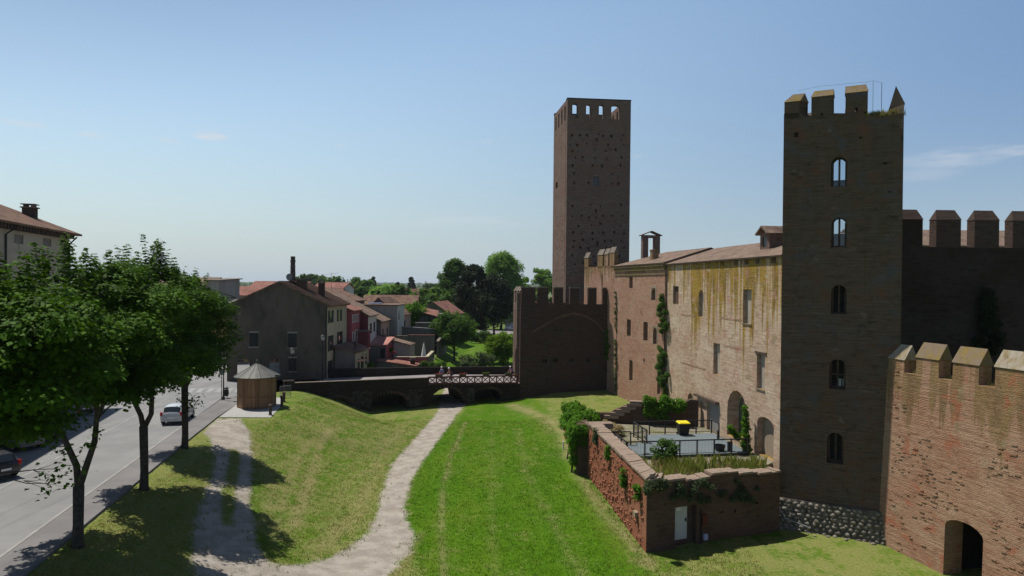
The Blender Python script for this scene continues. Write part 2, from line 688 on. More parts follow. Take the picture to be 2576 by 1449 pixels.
def m_tiles(name, c, dark, light, tile=.24, row=.42, lichen=None):
    t = NT(name)
    w = t.n.new('ShaderNodeTexWave')
    w.wave_type = 'BANDS'
    w.bands_direction = 'X'
    w.inputs['Scale'].default_value = 1 / tile / 2 * 0.63
    t.l.new(t.coord('UV'), w.inputs['Vector'])
    r = t.n.new('ShaderNodeTexWave')
    r.wave_type = 'BANDS'
    r.bands_direction = 'Y'
    r.wave_profile = 'SAW'
    r.inputs['Scale'].default_value = 1 / row / 2 * 0.63
    t.l.new(t.coord('UV'), r.inputs['Vector'])
    cell = t.n.new('ShaderNodeTexVoronoi')
    t.l.new(t.coord('UV', (1 / tile, 1 / row, 1)), cell.inputs['Vector'])
    cell.inputs['Scale'].default_value = .9
    sepc = t.n.new('ShaderNodeSeparateColor')
    t.l.new(cell.outputs['Color'], sepc.inputs[0])
    col = t.mix(sepc.outputs[0], dark, light)
    col = t.mix(.45, col, c)
    a = t.noise(t.coord('UV'), .5, 6, .62)
    col = t.mix(t.math('MULTIPLY', t.ramp(a, .45, .7), .6), col, tuple(x * .5 for x in dark))
    if lichen:
        b = t.noise(t.coord('UV', (1, 1, 1), (9, 2, 0)), 1.1, 6, .65)
        col = t.mix(t.math('MULTIPLY', t.ramp(b, .48, .66), .8), col, lichen)
    h = t.math('ADD', t.math('MULTIPLY', w.outputs['Fac'], .8), t.math('MULTIPLY', r.outputs['Fac'], .5))
    t.bump(h, .9, .06)
    return t.done(col, .92, .1)


def m_leaf(name, dark, light, trans=.35, rough=.65, spec=.08):
    t = NT(name)
    f = t.attr('tone')
    col = t.mix(f, dark, light)
    t.put(t.b.inputs['Base Color'], col)
    t.b.inputs['Roughness'].default_value = rough
    t.b.inputs['Specular IOR Level'].default_value = spec
    tr = t.n.new('ShaderNodeBsdfTranslucent')
    t.put(tr.inputs[0], t.mix(.6, col, (light[0] * 1.6, light[1] * 1.5, light[2] * .6)))
    mx = t.n.new('ShaderNodeMixShader')
    mx.inputs[0].default_value = trans
    t.l.new(t.b.outputs[0], mx.inputs[1])
    t.l.new(tr.outputs[0], mx.inputs[2])
    t.l.new(mx.outputs[0], t.out.inputs[0])
    return t.m


M = {}
M['brick_main'] = m_brick('sunlit hall brick', (.46, .29, .195), (.55, .38, .26), (.54, .45, .345), pale=(.63, .51, .385),
                          moss=((.33, .205, .015), 13.6, 3.0, 1.0), hole=.6,
                          patches=(((.44, .225, .16), .54, .7), ((.27, .225, .12), .57, .65), ((.56, .49, .40), .58, .7), ((.17, .115, .075), .62, .75)))
M['brick_left'] = m_brick('rosy brick', (.36, .175, .115), (.42, .235, .16), (.42, .32, .24), pale=(.46, .30, .21),
                          moss=((.17, .13, .03), 14.0, 11.0, .7), hole=.85,
                          patches=(((.44, .20, .13), .54, .7), ((.42, .33, .25), .58, .6), ((.15, .085, .055), .60, .8)))
M['brick_keep'] = m_brick('keep brick', (.165, .098, .078), (.205, .13, .10), (.21, .165, .13), pale=(.215, .155, .125), hole=.7,
                          patches=(((.21, .10, .075), .54, .7), ((.22, .18, .15), .58, .6), ((.08, .052, .042), .58, .75)))
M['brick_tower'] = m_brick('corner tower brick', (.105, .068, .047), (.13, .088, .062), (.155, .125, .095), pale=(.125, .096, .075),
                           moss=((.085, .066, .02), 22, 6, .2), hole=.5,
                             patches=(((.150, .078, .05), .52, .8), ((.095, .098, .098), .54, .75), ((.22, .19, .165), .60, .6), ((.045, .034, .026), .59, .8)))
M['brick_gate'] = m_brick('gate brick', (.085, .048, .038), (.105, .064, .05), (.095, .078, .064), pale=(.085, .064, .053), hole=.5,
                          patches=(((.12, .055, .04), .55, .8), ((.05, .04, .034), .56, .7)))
M['brick_near'] = m_brick('curtain wall brick', (.36, .165, .10), (.43, .225, .14), (.42, .31, .22), pale=(.45, .29, .195),
                          moss=((.2, .15, .04), 7.2, 3.8, .6), hole=.8, rough_amt=1.3,
                          patches=(((.40, .14, .08), .55, .75), ((.36, .30, .20), .57, .6), ((.16, .085, .05), .60, .8)))
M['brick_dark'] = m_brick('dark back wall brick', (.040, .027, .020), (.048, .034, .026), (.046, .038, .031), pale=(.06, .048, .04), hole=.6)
M['brick_red'] = m_brick('eroded red brick', (.36, .105, .055), (.40, .15, .085), (.32, .17, .11), pale=(.40, .19, .115), hole=.9, rough_amt=1.5)
M['brick_shade'] = m_brick('shade darkened low wall brick', (.105, .062, .043), (.13, .08, .056), (.125, .098, .075), pale=(.15, .092, .066), hole=.8)  # shade of the sunless wall faces put into a darker brick colour
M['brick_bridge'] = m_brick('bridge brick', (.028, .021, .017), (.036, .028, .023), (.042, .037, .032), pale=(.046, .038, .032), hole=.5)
M['brick_cap'] = m_brick('brick coping', (.30, .19, .14), (.34, .24, .18), (.36, .31, .25), pale=(.36, .28, .22), hole=.4)
M['lichen_cap'] = m_plaster('lichen cap', (.19, .145, .105), (.22, .155, .04), .85, 1.9)
M['pale_cap'] = m_plaster('pale mortar cap', (.33, .29, .235), (.22, .16, .07), .8, 2.2)
M['cap_dark'] = m_plaster('dark mottled cap', (.05, .043, .033), (.03, .03, .02), .6, 1.5)  # near-black mottled colour for the right-hand merlon caps
M['stone_cap'] = m_plaster('grey cap', (.22, .18, .15), (.13, .11, .09), .6, 1.0)
M['plaster_pale'] = m_plaster('pale blocking', (.42, .36, .29), (.30, .25, .19), .5, .8)
M['plaster_grey'] = m_plaster('grey render', (.26, .25, .23), (.18, .17, .15), .5, .6)
M['gable_plaster'] = m_plaster('old grey render', (.128, .108, .083), (.078, .067, .053), .85, .3)
M['cream_plaster'] = m_plaster('cream render', (.46, .41, .29), (.33, .29, .2), .4, .4)
M['pink_plaster'] = m_plaster('pink render', (.36, .10, .115), (.27, .08, .09), .4, .4)
M['dark_red'] = m_plaster('dark red render', (.21, .05, .06), (.15, .04, .05), .5, .4)
M['white_plaster'] = m_plaster('white render', (.62, .60, .55), (.45, .43, .38), .4, .4)
M['grey_plaster'] = m_plaster('grey wall render', (.30, .28, .25), (.2, .19, .17), .5, .4)
M['dull_plaster'] = m_plaster('dull garden wall render', (.17, .155, .135), (.1, .09, .08), .6, .4)
M['beige_plaster'] = m_plaster('beige facade', (.46, .38, .285), (.36, .30, .22), .5, .25)
M['yellow_plaster'] = m_plaster('ochre wall', (.40, .29, .12), (.28, .2, .09), .5, .5)
M['rosy_plaster'] = m_plaster('rosy wall', (.5, .31, .26), (.36, .22, .19), .4, .5)
M['tiles'] = m_tiles('clay tiles', (.185, .105, .082), (.10, .063, .049), (.28, .165, .13), lichen=(.22, .17, .09))
M['tiles_old'] = m_tiles('weathered tiles', (.215, .145, .115), (.125, .085, .066), (.31, .215, .17), lichen=(.19, .16, .10))
M['tiles_red'] = m_tiles('new red tiles', (.285, .135, .105), (.20, .09, .07), (.36, .185, .145))
M['tiles_pink'] = m_tiles('pink roof sheets', (.46, .22, .18), (.40, .175, .145), (.5, .26, .22), tile=.4, row=1.2)
M['tiles_grey'] = m_tiles('grey shed roofing', (.20, .18, .16), (.15, .13, .12), (.25, .22, .2), tile=.2)
def m_wood(name, a, b):
    t = NT(name)
    g = t.noise(t.coord('UV', (7, .35, 1)), 1.0, 5, .6)
    bd = t.noise(t.coord('UV', (5.2, .02, 1), (3, 1, 0)), 1.0, 1, .4)
    col = t.mix(t.ramp(g, .35, .65), a, b)
    col = t.mix(t.math('MULTIPLY', t.ramp(bd, .45, .6), .5), col, tuple(x * .6 for x in a))
    t.bump(g, .3, .01)
    return t.done(col, .75, .2)


M['wood_kiosk'] = m_wood('larch boards', (.26, .15, .08), (.36, .22, .125))
M['wood_frame'] = m_wood('larch frame', (.21, .115, .058), (.28, .16, .085))
M['wood_dark'] = m_plain('dark wood', (.09, .06, .045), .8)
M['wood_red'] = m_plain('red brown painted wood', (.085, .028, .024), .7)
M['shutter'] = m_plain('dark shutters', (.028, .030, .026), .7)
M['dark_void'] = m_plain('dark interior', (.012, .011, .010), .9)  # near-black colour standing in for the darkness of unlit interiors
M['zinc'] = m_plain('grey zinc', (.125, .122, .108), .6, .0, .15, 2)
M['zinc_dark'] = m_plain('grey zinc seam', (.05, .055, .05), .6, .0, .15, 2)
M['rail_metal'] = m_plain('grey painted steel', (.035, .038, .043), .5, .3)
M['deck_metal'] = m_plain('pale blue grey decking', (.145, .175, .19), .6, .0, .06, 1.0)
M['black'] = m_plain('black plastic', (.012, .012, .013), .5)
M['yellow'] = m_plain('yellow lid', (.75, .62, .02), .4, var=.08)
M['white_paint'] = m_plain('white paint', (.72, .72, .70), .5, var=.06)
M['white_cloth'] = m_plain('white cloth', (.72, .70, .66), .9, var=.08)
M['door_grey'] = m_plain('pale grey door', (.50, .52, .52), .5, var=.05)
M['red_paint'] = m_plain('red paint', (.10, .018, .016), .5)
M['trunk'] = m_plain('bark', (.055, .045, .036), .95, var=.4, scale=6)
M['trunk_pale'] = m_plain('pale bark', (.11, .095, .075), .95, var=.4, scale=4)
M['iron'] = m_plain('dark iron', (.03, .031, .03), .55, .4)
M['steel_far'] = m_plain('galvanised steel', (.20, .21, .22), .6, .3)
M['lamp_glass'] = m_plain('lantern glass', (.40, .42, .40), .25, var=.05)
M['concrete'] = m_plaster('pale concrete', (.36, .355, .34), (.30, .295, .28), .4, .6, .1)
M['stone'] = m_plain('cobble', (.185, .162, .135), .95, var=.5, scale=2.2)
M['rubber'] = m_plain('tyre rubber', (.018, .018, .019), .85)
M['alloy'] = m_plain('alloy wheel', (.45, .46, .47), .35, .7, .05)
M['skin'] = m_plain('skin', (.52, .30, .21), .6, var=.08)
M['hair'] = m_plain('dark hair', (.03, .022, .018), .7)
M['helmet'] = m_plain('white helmet', (.75, .74, .70), .35, var=.06)
M['blue_shirt'] = m_plain('blue shirt', (.16, .22, .50), .85, var=.12)
M['maroon_shirt'] = m_plain('maroon shirt', (.20, .05, .07), .85, var=.12)
M['violet_shirt'] = m_plain('violet shirt', (.16, .09, .38), .85, var=.12)
M['jeans'] = m_plain('blue jeans', (.10, .15, .24), .9, var=.15)
M['dark_cloth'] = m_plain('dark cloth', (.02, .02, .024), .9)
M['bike_green'] = m_plain('pale green enamel', (.42, .45, .25), .4, var=.05)


def m_paint(name, col):
    t = NT(name)
    t.b.inputs['Coat Weight'].default_value = .7
    t.b.inputs['Coat Roughness'].default_value = .08
    f = t.noise(t.coord('Object'), 3, 4)
    return t.done(t.mix(f, tuple(x * .93 for x in col), tuple(min(1, x * 1.05) for x in col)), .4, .5)


def m_glass(name, col=(.02, .025, .03), rough=.06):
    t = NT(name)
    return t.done(t.mix(t.noise(t.coord('Object'), 1.5, 2), tuple(x * .8 for x in col), col), rough, .9)


M['car_silver'] = m_paint('silver car paint', (.50, .51, .52))
M['car_black'] = m_paint('black car paint', (.012, .012, .014))
M['car_grey'] = m_paint('grey car paint', (.10, .10, .105))
M['car_blue'] = m_paint('dark blue car paint', (.018, .022, .045))
M['car_white'] = m_paint('white car paint', (.68, .68, .66))
M['glass'] = m_glass('dark glass')
M['glass_sky'] = m_glass('reflecting glass', (.05, .06, .075), .03)
M['tail_light'] = m_plain('red tail lamp', (.42, .012, .015), .25, var=.1)
M['head_light'] = m_plain('clear lamp glass', (.55, .56, .57), .15, var=.05)
M['leaf_street'] = m_leaf('street tree leaves', (.006, .022, .001), (.088, .190, .010), .16)
M['leaf_bright'] = m_leaf('bright leaves', (.07, .15, .025), (.165, .30, .06), .42)
M['leaf_mid'] = m_leaf('mid green leaves', (.03, .07, .014), (.085, .165, .03), .35)
M['leaf_dark'] = m_leaf('dark evergreen leaves', (.008, .016, .006), (.030, .045, .018), .12)
M['leaf_ivy'] = m_leaf('ivy leaves', (.03, .085, .005), (.115, .26, .02), .35)
M['leaf_grey'] = m_leaf('grey green leaves', (.04, .06, .028), (.10, .14, .065), .3)
M['leaf_weed'] = m_leaf('weeds', (.08, .13, .02), (.24, .27, .08), .4)
M['leaf_dry'] = m_leaf('dry weeds', (.22, .17, .10), (.40, .33, .20), .35)
M['leaf_lime'] = m_leaf('lime leaves', (.06, .13, .008), (.14, .24, .02), .4)
M['leaf_far'] = m_leaf('far leaves', (.035, .075, .02), (.085, .15, .04), .3)
M['flower_red'] = m_leaf('red flowers', (.30, .03, .05), (.45, .08, .10), .3)
M['grass_blade'] = m_leaf('grass blades', (.045, .12, .003), (.10, .20, .008), .3)
M['grass_dry'] = m_leaf('dry grass blades', (.13, .135, .035), (.26, .23, .09), .35)


def m_clear(name):
    t = NT(name)
    tr = t.n.new('ShaderNodeBsdfTransparent')
    tr.inputs[0].default_value = (.80, .84, .86, 1)
    gl = t.n.new('ShaderNodeBsdfGlossy')
    gl.inputs['Roughness'].default_value = .03
    gl.inputs[0].default_value = (.9, .95, 1, 1)
    mx = t.n.new('ShaderNodeMixShader')
    mx.inputs[0].default_value = .05
    t.l.new(tr.outputs[0], mx.inputs[1])
    t.l.new(gl.outputs[0], mx.inputs[2])
    t.l.new(mx.outputs[0], t.out.inputs[0])
    return t.m


M['clear'] = m_clear('window glass')

# ================================================================== GROUND
KX = lambda y: -20.95 - 0.19 * (y - 28.0)            # kerb of the road
BX_Y = [-40, 0, 26.3, 53.5, 55.8, 57.0, 58.0, 67.0, 71.9, 77, 200]
BX_X = [-6.1, -13.7, -18.75, -23.9, -22.0, -20.0, -19.9, -21.2, -22.8, -22.4, -22]


def zt(x, y):
    x = np.asarray(x, float)
    y = np.asarray(y, float)
    B = np.interp(y, BX_Y, BX_X)
    W = np.interp(y, [0, 50, 60, 66, 70, 74, 80], [11.5, 11.8, 11.4, 10.6, 9.4, 7.6, 6.2])
    t = np.clip((x - B) / W, 0, 1)
    f = .5 * t * t * (3 - 2 * t) + .5 * t
    z = -2.9 * f
    z = z - .08 * ss(.15, -.15, x - np.minimum(B, -13.68 - .1922 * y))
    z = z + .95 * ss(-1, 9, x) * ss(50, 66, y)
    z = z + .06 * np.sin(x * .9 + y * .33) * np.sin(y * .45) * ss(0.5, 3, x - B)
    gz = -1.6 + 1.6 * ss(-8, -13, x) * ss(400, 200, y) - .06
    g = ss(90, 100, y)
    z = z * (1 - g) + gz * g
    return z


def ray_ground(u, v):
    d = px_dir(u, v)
    lo, hi = 15.0, 130.0
    t = 15.0
    while t < 200:
        q = CAM + d * t
        if q.z < float(zt(q.x, q.y)):
            break
        t += .25
    a, b = t - .25, t
    for _ in range(20):
        c = (a + b) / 2
        q = CAM + d * c
        if q.z < float(zt(q.x, q.y)):
            b = c
        else:
            a = c
    return CAM + d * b


def poly_sd(px, py, poly):
    """signed distance, positive inside"""
    inside = np.zeros(px.shape, bool)
    dist = np.full(px.shape, 1e9)
    n = len(poly)
    for i in range(n):
        x0, y0 = poly[i]
        x1, y1 = poly[(i + 1) % n]
        c = ((y0 > py) != (y1 > py))
        with np.errstate(divide='ignore', invalid='ignore'):
            xi = (x1 - x0) * (py - y0) / (y1 - y0 + 1e-12) + x0
        inside ^= c & (px < xi)
        dx, dy = x1 - x0, y1 - y0
        t = np.clip(((px - x0) * dx + (py - y0) * dy) / (dx * dx + dy * dy + 1e-12), 0, 1)
        dist = np.minimum(dist, np.hypot(px - x0 - t * dx, py - y0 - t * dy))
    return np.where(inside, dist, -dist)


def gpts(pts):
    return [tuple(ray_ground(u, v)[:2]) for u, v in pts]


path_poly = gpts([(1103, 1036), (1040, 1110), (985, 1172), (966, 1230), (952, 1290), (928, 1340), (882, 1380), (800, 1413), (720, 1426),
                  (650, 1412), (600, 1440), (560, 1480)]) + gpts([(930, 1480), (990, 1432), (1027, 1388), (1042, 1345), (1018, 1300), (1016, 1268),
                                                         (1030, 1215), (1062, 1160), (1107, 1100), (1152, 1036)]) + [(-5.2, 84), (-5.6, 96), (-9.2, 96), (-8.6, 84)]
track_poly = gpts([(522, 1085), (548, 1054), (598, 1054), (622, 1092), (628, 1140), (622, 1260), (632, 1340), (652, 1400), (700, 1445), (640, 1485),
                   (505, 1485), (488, 1400), (496, 1350), (506, 1290), (530, 1230), (548, 1170), (540, 1120)])
strip_poly = gpts([(578, 1128), (603, 1135), (600, 1200), (586, 1325), (558, 1325), (552, 1260), (574, 1170)])

xs = np.concatenate([-np.geomspace(9000, 27.5, 42), np.arange(-26, 22.01, .2), np.geomspace(23, 9000, 42)])
ys = np.concatenate([-np.geomspace(400, 1, 12), np.linspace(0, 24, 26)[1:-1], np.arange(24, 92.01, .2), np.arange(93, 130, 1.2), np.geomspace(132, 12000, 60)])
gx, gy = np.meshgrid(xs, ys)
gzz = zt(gx, gy)
sd = np.maximum(poly_sd(gx, gy, path_poly) + .08, np.minimum(poly_sd(gx, gy, track_poly) + .18, .02 - poly_sd(gx, gy, strip_poly)))
sd = np.clip(sd, -3, 3)
near_zone = ((gx > -26) & (gx < 24) & (gy > 15) & (gy < 100)).astype(float)
# how lush the turf is: moat floor right of the path is green, the banks are dry
pathx = np.interp(gy, [24, 36, 42, 50, 60, 77, 95], [-3.5, -5.2, -6.6, -7.2, -7.2, -5.6, -6])
lush = ss(-.3, 1.0, gx - pathx) * ss(9.5, 4.5, gx + (gy - 40) * -.02 - np.where(gy > 55, (gy - 55) * -.16, 0)) * ss(92, 84, gy)
lush = np.maximum(lush, .9 * ss(98, 104, gy) * ss(-13, -11, gx) * ss(300, 150, gy))
lush = np.maximum(lush, .20 * ss(-9, -14, gx) * ss(24, 30, gy) * ss(95, 90, gy))


def line_d(pts):
    d = np.full(gx.shape, 1e9)
    for (x0, y0), (x1, y1) in zip(pts[:-1], pts[1:]):
        dx, dy = x1 - x0, y1 - y0
        t = np.clip(((gx - x0) * dx + (gy - y0) * dy) / (dx * dx + dy * dy + 1e-12), 0, 1)
        d = np.minimum(d, np.hypot(gx - x0 - t * dx, gy - y0 - t * dy))
    return d


worn = np.zeros(gx.shape)
for pts_, w_, a_ in (([(1172, 1062), (1136, 1140), (1113, 1230), (1110, 1330), (1118, 1470)], .20, .62), ([(1300, 1080), (1330, 1200), (1400, 1330), (1470, 1460)], .3, .22),
                     ([(1240, 1060), (1235, 1200), (1240, 1330), (1250, 1460)], .25, .15), ([(1060, 1340), (1030, 1400), (985, 1460)], .22, .5),
                     ([(845, 1075), (800, 1130), (775, 1220), (740, 1320)], .35, .8), ([(815, 1068), (760, 1140), (720, 1230), (690, 1330)], .3, .5),
                     ([(1290, 1020), (1370, 1050), (1420, 1090), (1440, 1150)], .9, .9), ([(1455, 1190), (1520, 1290), (1590, 1370), (1640, 1420)], .5, .7),
                     ([(1000, 1080), (940, 1180), (900, 1290), (800, 1390)], .6, .45), ([(620, 1100), (690, 1230), (660, 1330)], .8, .4)):
    worn = np.maximum(worn, a_ * np.exp(-(line_d(gpts(pts_)) / w_) ** 2))
rich = np.zeros(gx.shape)
for pts_, w_, a_ in (([(1090, 1150), (1062, 1240), (1060, 1340), (1050, 1380)], .75, 1.0), ([(1420, 1200), (1490, 1310), (1560, 1410)], .8, .9), ([(1400, 1130), (1440, 1210)], .6, .7), ([(740, 1010), (860, 1050), (1050, 1050)], .8, .8), ([(640, 1190), (650, 1330), (680, 1390)], .5, .8)):
    rich = np.maximum(rich, a_ * np.exp(-(line_d(gpts(pts_)) / w_) ** 2))
trx = np.interp(gy, [26, 32, 36, 40, 46, 52, 57], [-11.5, -12.2, -14.0, -15.2, -17.6, -20.2, -23.0])
lush = lush - .5 * worn + .55 * rich - .42 * ss(.4, -.8, gx - trx) * ss(60, 56, gy) * ss(10, 20, gy)
yv, xv = gx.shape


def grid_obj(name, cells, mat):
    """mesh from the chosen cells of the ground grid"""
    ci = np.argwhere(cells)
    a = ci[:, 0] * xv + ci[:, 1]
    quads = np.stack([a, a + 1, a + 1 + xv, a + xv], 1)
    used, inv = np.unique(quads, return_inverse=True)
    me = bpy.data.meshes.new(name)
    co = np.stack([gx.ravel()[used], gy.ravel()[used], gzz.ravel()[used]], 1)
    me.from_pydata(co.tolist(), [], inv.reshape(-1, 4).tolist())
    for nm, arr in (('sd', sd), ('lush', lush), ('worn', worn)):
        at = me.attributes.new(nm, 'FLOAT', 'POINT')
        at.data.foreach_set('value', arr.ravel()[used].astype('f'))
    me.update()
    set_uv(me)
    me.polygons.foreach_set('use_smooth', [True] * len(me.polygons))
    me.materials.append(mat)
    o = bpy.data.objects.new(name, me)
    C.objects.link(o)
    o['kind'] = 'structure'
    return o


def m_ground():
    t = NT('turf and gravel')
    oc = t.coord('Object')
    lushf = t.attr('lush')
    big = t.noise(oc, .12, 5, .6)
    mid = t.noise(oc, .75, 6, .68)
    fine = t.noise(oc, 4.5, 5, .7)
    vfine = t.noise(oc, 14.0, 3, .7)
    lines = t.noise(t.coord('Object', (1.6, .045, 1)), 1.0, 5, .6)
    f = t.math('ADD', t.math('MULTIPLY', mid, .75), t.math('ADD', t.math('MULTIPLY', big, .35), t.math('MULTIPLY', lines, .55)))
    f = t.math('ADD', f, t.math('MULTIPLY', t.math('SUBTRACT', fine, .5), 1.15))
    f = t.math('ADD', f, t.math('MULTIPLY', t.math('SUBTRACT', mid, .5), .7))
    dry = t.ramp(t.math('SUBTRACT', f, t.math('MULTIPLY', lushf, .34)), .50, .96)
    green = t.mix(t.ramp(fine, .3, .7), (.040, .110, .002), (.080, .172, .004))
    tonal = t.noise(t.coord('Object', (.55, .16, 1), (4, 9, 0)), .8, 6, .66)
    green = t.mix(t.math('MULTIPLY', t.ramp(tonal, .42, .68), .75), green, (.098, .160, .010))
    green = t.mix(t.math('MULTIPLY', t.ramp(tonal, .44, .26), .55), green, (.028, .085, .002))
    olive = t.mix(t.ramp(vfine, .3, .7), (.120, .152, .028), (.245, .240, .085))
    mixd = t.mix(t.math('ADD', t.math('MULTIPLY', dry, .92), t.math('MULTIPLY', t.math('SUBTRACT', 1.0, lushf, True), .12)), green, olive)
    thatch = t.ramp(t.math('ADD', fine, t.math('MULTIPLY', mid, .5)), .86, 1.02)
    mixd = t.mix(t.math('MULTIPLY', thatch, t.math('SUBTRACT', .75, t.math('MULTIPLY', lushf, .6))), mixd, (.27, .22, .12))
    wn_ = t.math('MULTIPLY', t.attr('worn'), t.ramp(t.math('ADD', mid, t.math('MULTIPLY', fine, .6)), .55, .85))
    mixd = t.mix(t.math('MULTIPLY', wn_, .85), mixd, (.25, .215, .10))
    # gravel
    gr = t.mix(t.ramp(t.noise(oc, 1.1, 6, .65), .35, .68), (.28, .245, .205), (.40, .36, .31))
    gr = t.mix(t.math('MULTIPLY', t.ramp(vfine, .5, .7), .4), gr, (.22, .185, .15))
    sdn = t.math('ADD', t.attr('sd'), t.math('ADD', t.math('MULTIPLY', t.math('SUBTRACT', mid, .5), 1.1),
                                             t.math('MULTIPLY', t.math('SUBTRACT', fine, .5), .9)))
    gm = t.ramp(sdn, -.22, .22)
    col = t.mix(gm, mixd, gr)
    # farmland further out
    fo = t.coord('Object', (.0035, .0021, 1))
    vor = t.n.new('ShaderNodeTexVoronoi')
    vor.inputs['Scale'].default_value = 1.0
    t.l.new(fo, vor.inputs['Vector'])
    sc = t.n.new('ShaderNodeSeparateColor')
    t.l.new(vor.outputs['Color'], sc.inputs[0])
    fld = t.mix(sc.outputs[0], (.070, .115, .028), (.155, .165, .07))
    fld = t.mix(t.math('MULTIPLY', t.noise(oc, .05, 6, .7), .5), fld, (.045, .09, .02))
    sep = t.n.new('ShaderNodeSeparateXYZ')
    t.l.new(oc, sep.inputs[0])
    col = t.mix(t.ramp(sep.outputs[1], 150, 260), col, fld)
    t.bump(t.math('ADD', t.math('MULTIPLY', fine, 1.0), t.math('MULTIPLY', vfine, .6)), .55, .12)
    return t.done(col, .95, .1)


M['ground'] = m_ground()
cellsd = (sd[:-1, :-1] + sd[1:, :-1] + sd[:-1, 1:] + sd[1:, 1:]) / 4
grid_obj('ground', cellsd <= 0, M['ground'])
grid_obj('gravel_path', cellsd > 0, M['ground'])


def m_asphalt(name, a, b, seam=True):
    t = NT(name)
    oc = t.coord('Object')
    n1 = t.noise(oc, .35, 6, .6)
    n2 = t.noise(oc, 9, 4, .7)
    n3 = t.noise(t.coord('Object', (1.3, .06, 1)), 1, 4, .6)
    col = t.mix(t.ramp(n1, .35, .68), a, b)
    col = t.mix(t.math('MULTIPLY', t.ramp(n3, .5, .68), .35), col, tuple(x * .62 for x in a))
    col = t.mix(t.math('MULTIPLY', t.ramp(n2, .5, .75), .2), col, tuple(x * .6 for x in a))
    t.bump(n2, .25, .01)
    return t.done(col, .9, .2)


M['asphalt'] = m_asphalt('worn asphalt', (.205, .205, .205), (.25, .247, .242))
M['pavement'] = m_asphalt('pavement', (.165, .156, .154), (.21, .198, .195))
M['deck_road'] = m_asphalt('bridge roadway', (.235, .212, .208), (.285, .258, .252))
M['kerb'] = m_plain('kerb stone', (.285, .275, .26), .9, var=.15, scale=2)


def flat_poly(name, poly, z, mat, th=.25):
    mb = MB()
    n = len(poly)
    tri = tessellate_polygon([[Vector((x, y, 0)) for x, y in poly]])
    mb.add([(x, y, z) for x, y in poly], [tuple(t) for t in tri])
    mb.add([(x, y, z) for x, y in poly] + [(x, y, z - th) for x, y in poly], [(i, (i + 1) % n, n + (i + 1) % n, n + i) for i in range(n)])
    o = mb.build(name, mat)
    o['kind'] = 'structure'
    return o


flat_poly('road', [(KX(0), 0), (KX(67), 67), (-23.1, 71.9), (-21.8, 81.2), (-21.8, 92), (-29, 135), (-75, 135), (-52, 70), (-40, 30), (-32, 0)], 0.0, M['asphalt'])
mb = MB()
yy = list(np.arange(0, 57.1, 1.9))
for a, b in zip(yy[:-1], yy[1:]):
    wa, wb = -13.68 - .1922 * a if a < 53 else -23.9 - (a - 53.5) * .19, -13.68 - .1922 * b if b < 53 else -23.9 - (b - 53.5) * .19
    mb.hexa([(KX(a) + .16, a, -.3), (wa, a, -.3), (wb, b, -.3), (KX(b) + .16, b, -.3)],
            [(KX(a) + .16, a, .1), (wa, a, .1), (wb, b, .1), (KX(b) + .16, b, .1)])
mb.hexa([(KX(57) + .16, 57, -.3), (-24.56, 57, -.3), (-26.0, 67.5, -.3), (KX(67.5) + .16, 67.5, -.3)],
        [(KX(57) + .16, 57, .1), (-24.56, 57, .1), (-26.0, 67.5, .03), (KX(67.5) + .16, 67.5, .03)])
mb.build('pavement', M['pavement'])['kind'] = 'structure'
mb = MB()
for a, b in zip(yy[:-1], yy[1:]):
    mb.hexa([(KX(a) - .14, a, -.3), (KX(a) + .155, a, -.3), (KX(b) + .155, b, -.3), (KX(b) - .14, b, -.3)],
            [(KX(a) - .14, a, .006), (KX(a) + .155, a, .115), (KX(b) + .155, b, .115), (KX(b) - .14, b, .006)])
mb.build('kerb', M['kerb'])['kind'] = 'structure'
flat_poly('kiosk_slab', [(-24.5, 57.3), (-20.2, 57.4), (-21.0, 62), (-22.3, 67.3), (-26.1, 67.6)], .045, M['concrete'], .4)
# faint parking line and worn crossing on the square
mb = MB()
for i in range(26):
    y0 = 14 + i * 2.0
    mb.hexa([(KX(y0) - 5.25, y0, .002), (KX(y0) - 5.13, y0, .002), (KX(y0 + 2) - 5.13, y0 + 2, .002), (KX(y0 + 2) - 5.25, y0 + 2, .002)],
            [(KX(y0) - 5.25, y0, .005), (KX(y0) - 5.13, y0, .005), (KX(y0 + 2) - 5.13, y0 + 2, .005), (KX(y0 + 2) - 5.25, y0 + 2, .005)])
for i in range(7):
    a = Vector((-33.5 + i * .95, 70.2 + i * .12))
    mb.box((a.x, a.y + 1.2, .0035), (.5, 3.0, .003), .25)
mb.build('road_marking', m_plain('worn road paint', (.285, .285, .28), .8, var=.2, scale=1.5))['kind'] = 'structure'

mb = MB()
_r = random.Random(77)
_n = 0
while _n < 220:
    x_, y_ = _r.uniform(-19, -3), _r.uniform(26, 60)
    if poly_sd(np.array([x_]), np.array([y_]), path_poly)[0] < .1 and poly_sd(np.array([x_]), np.array([y_]), track_poly)[0] < .1:
        continue
    r_ = _r.uniform(.015, .04)
    mb.box((x_, y_, float(zt(x_, y_)) + r_ * .3), (r_ * 2, r_ * 1.5, r_), _r.uniform(0, 3), .6)
    _n += 1
tag(mb.build('loose_gravel', m_plain('pale pebble', (.40, .36, .31), .95, var=.4, scale=1.0)), 'loose pebbles scattered over the gravel paths', 'gravel', kind='stuff')

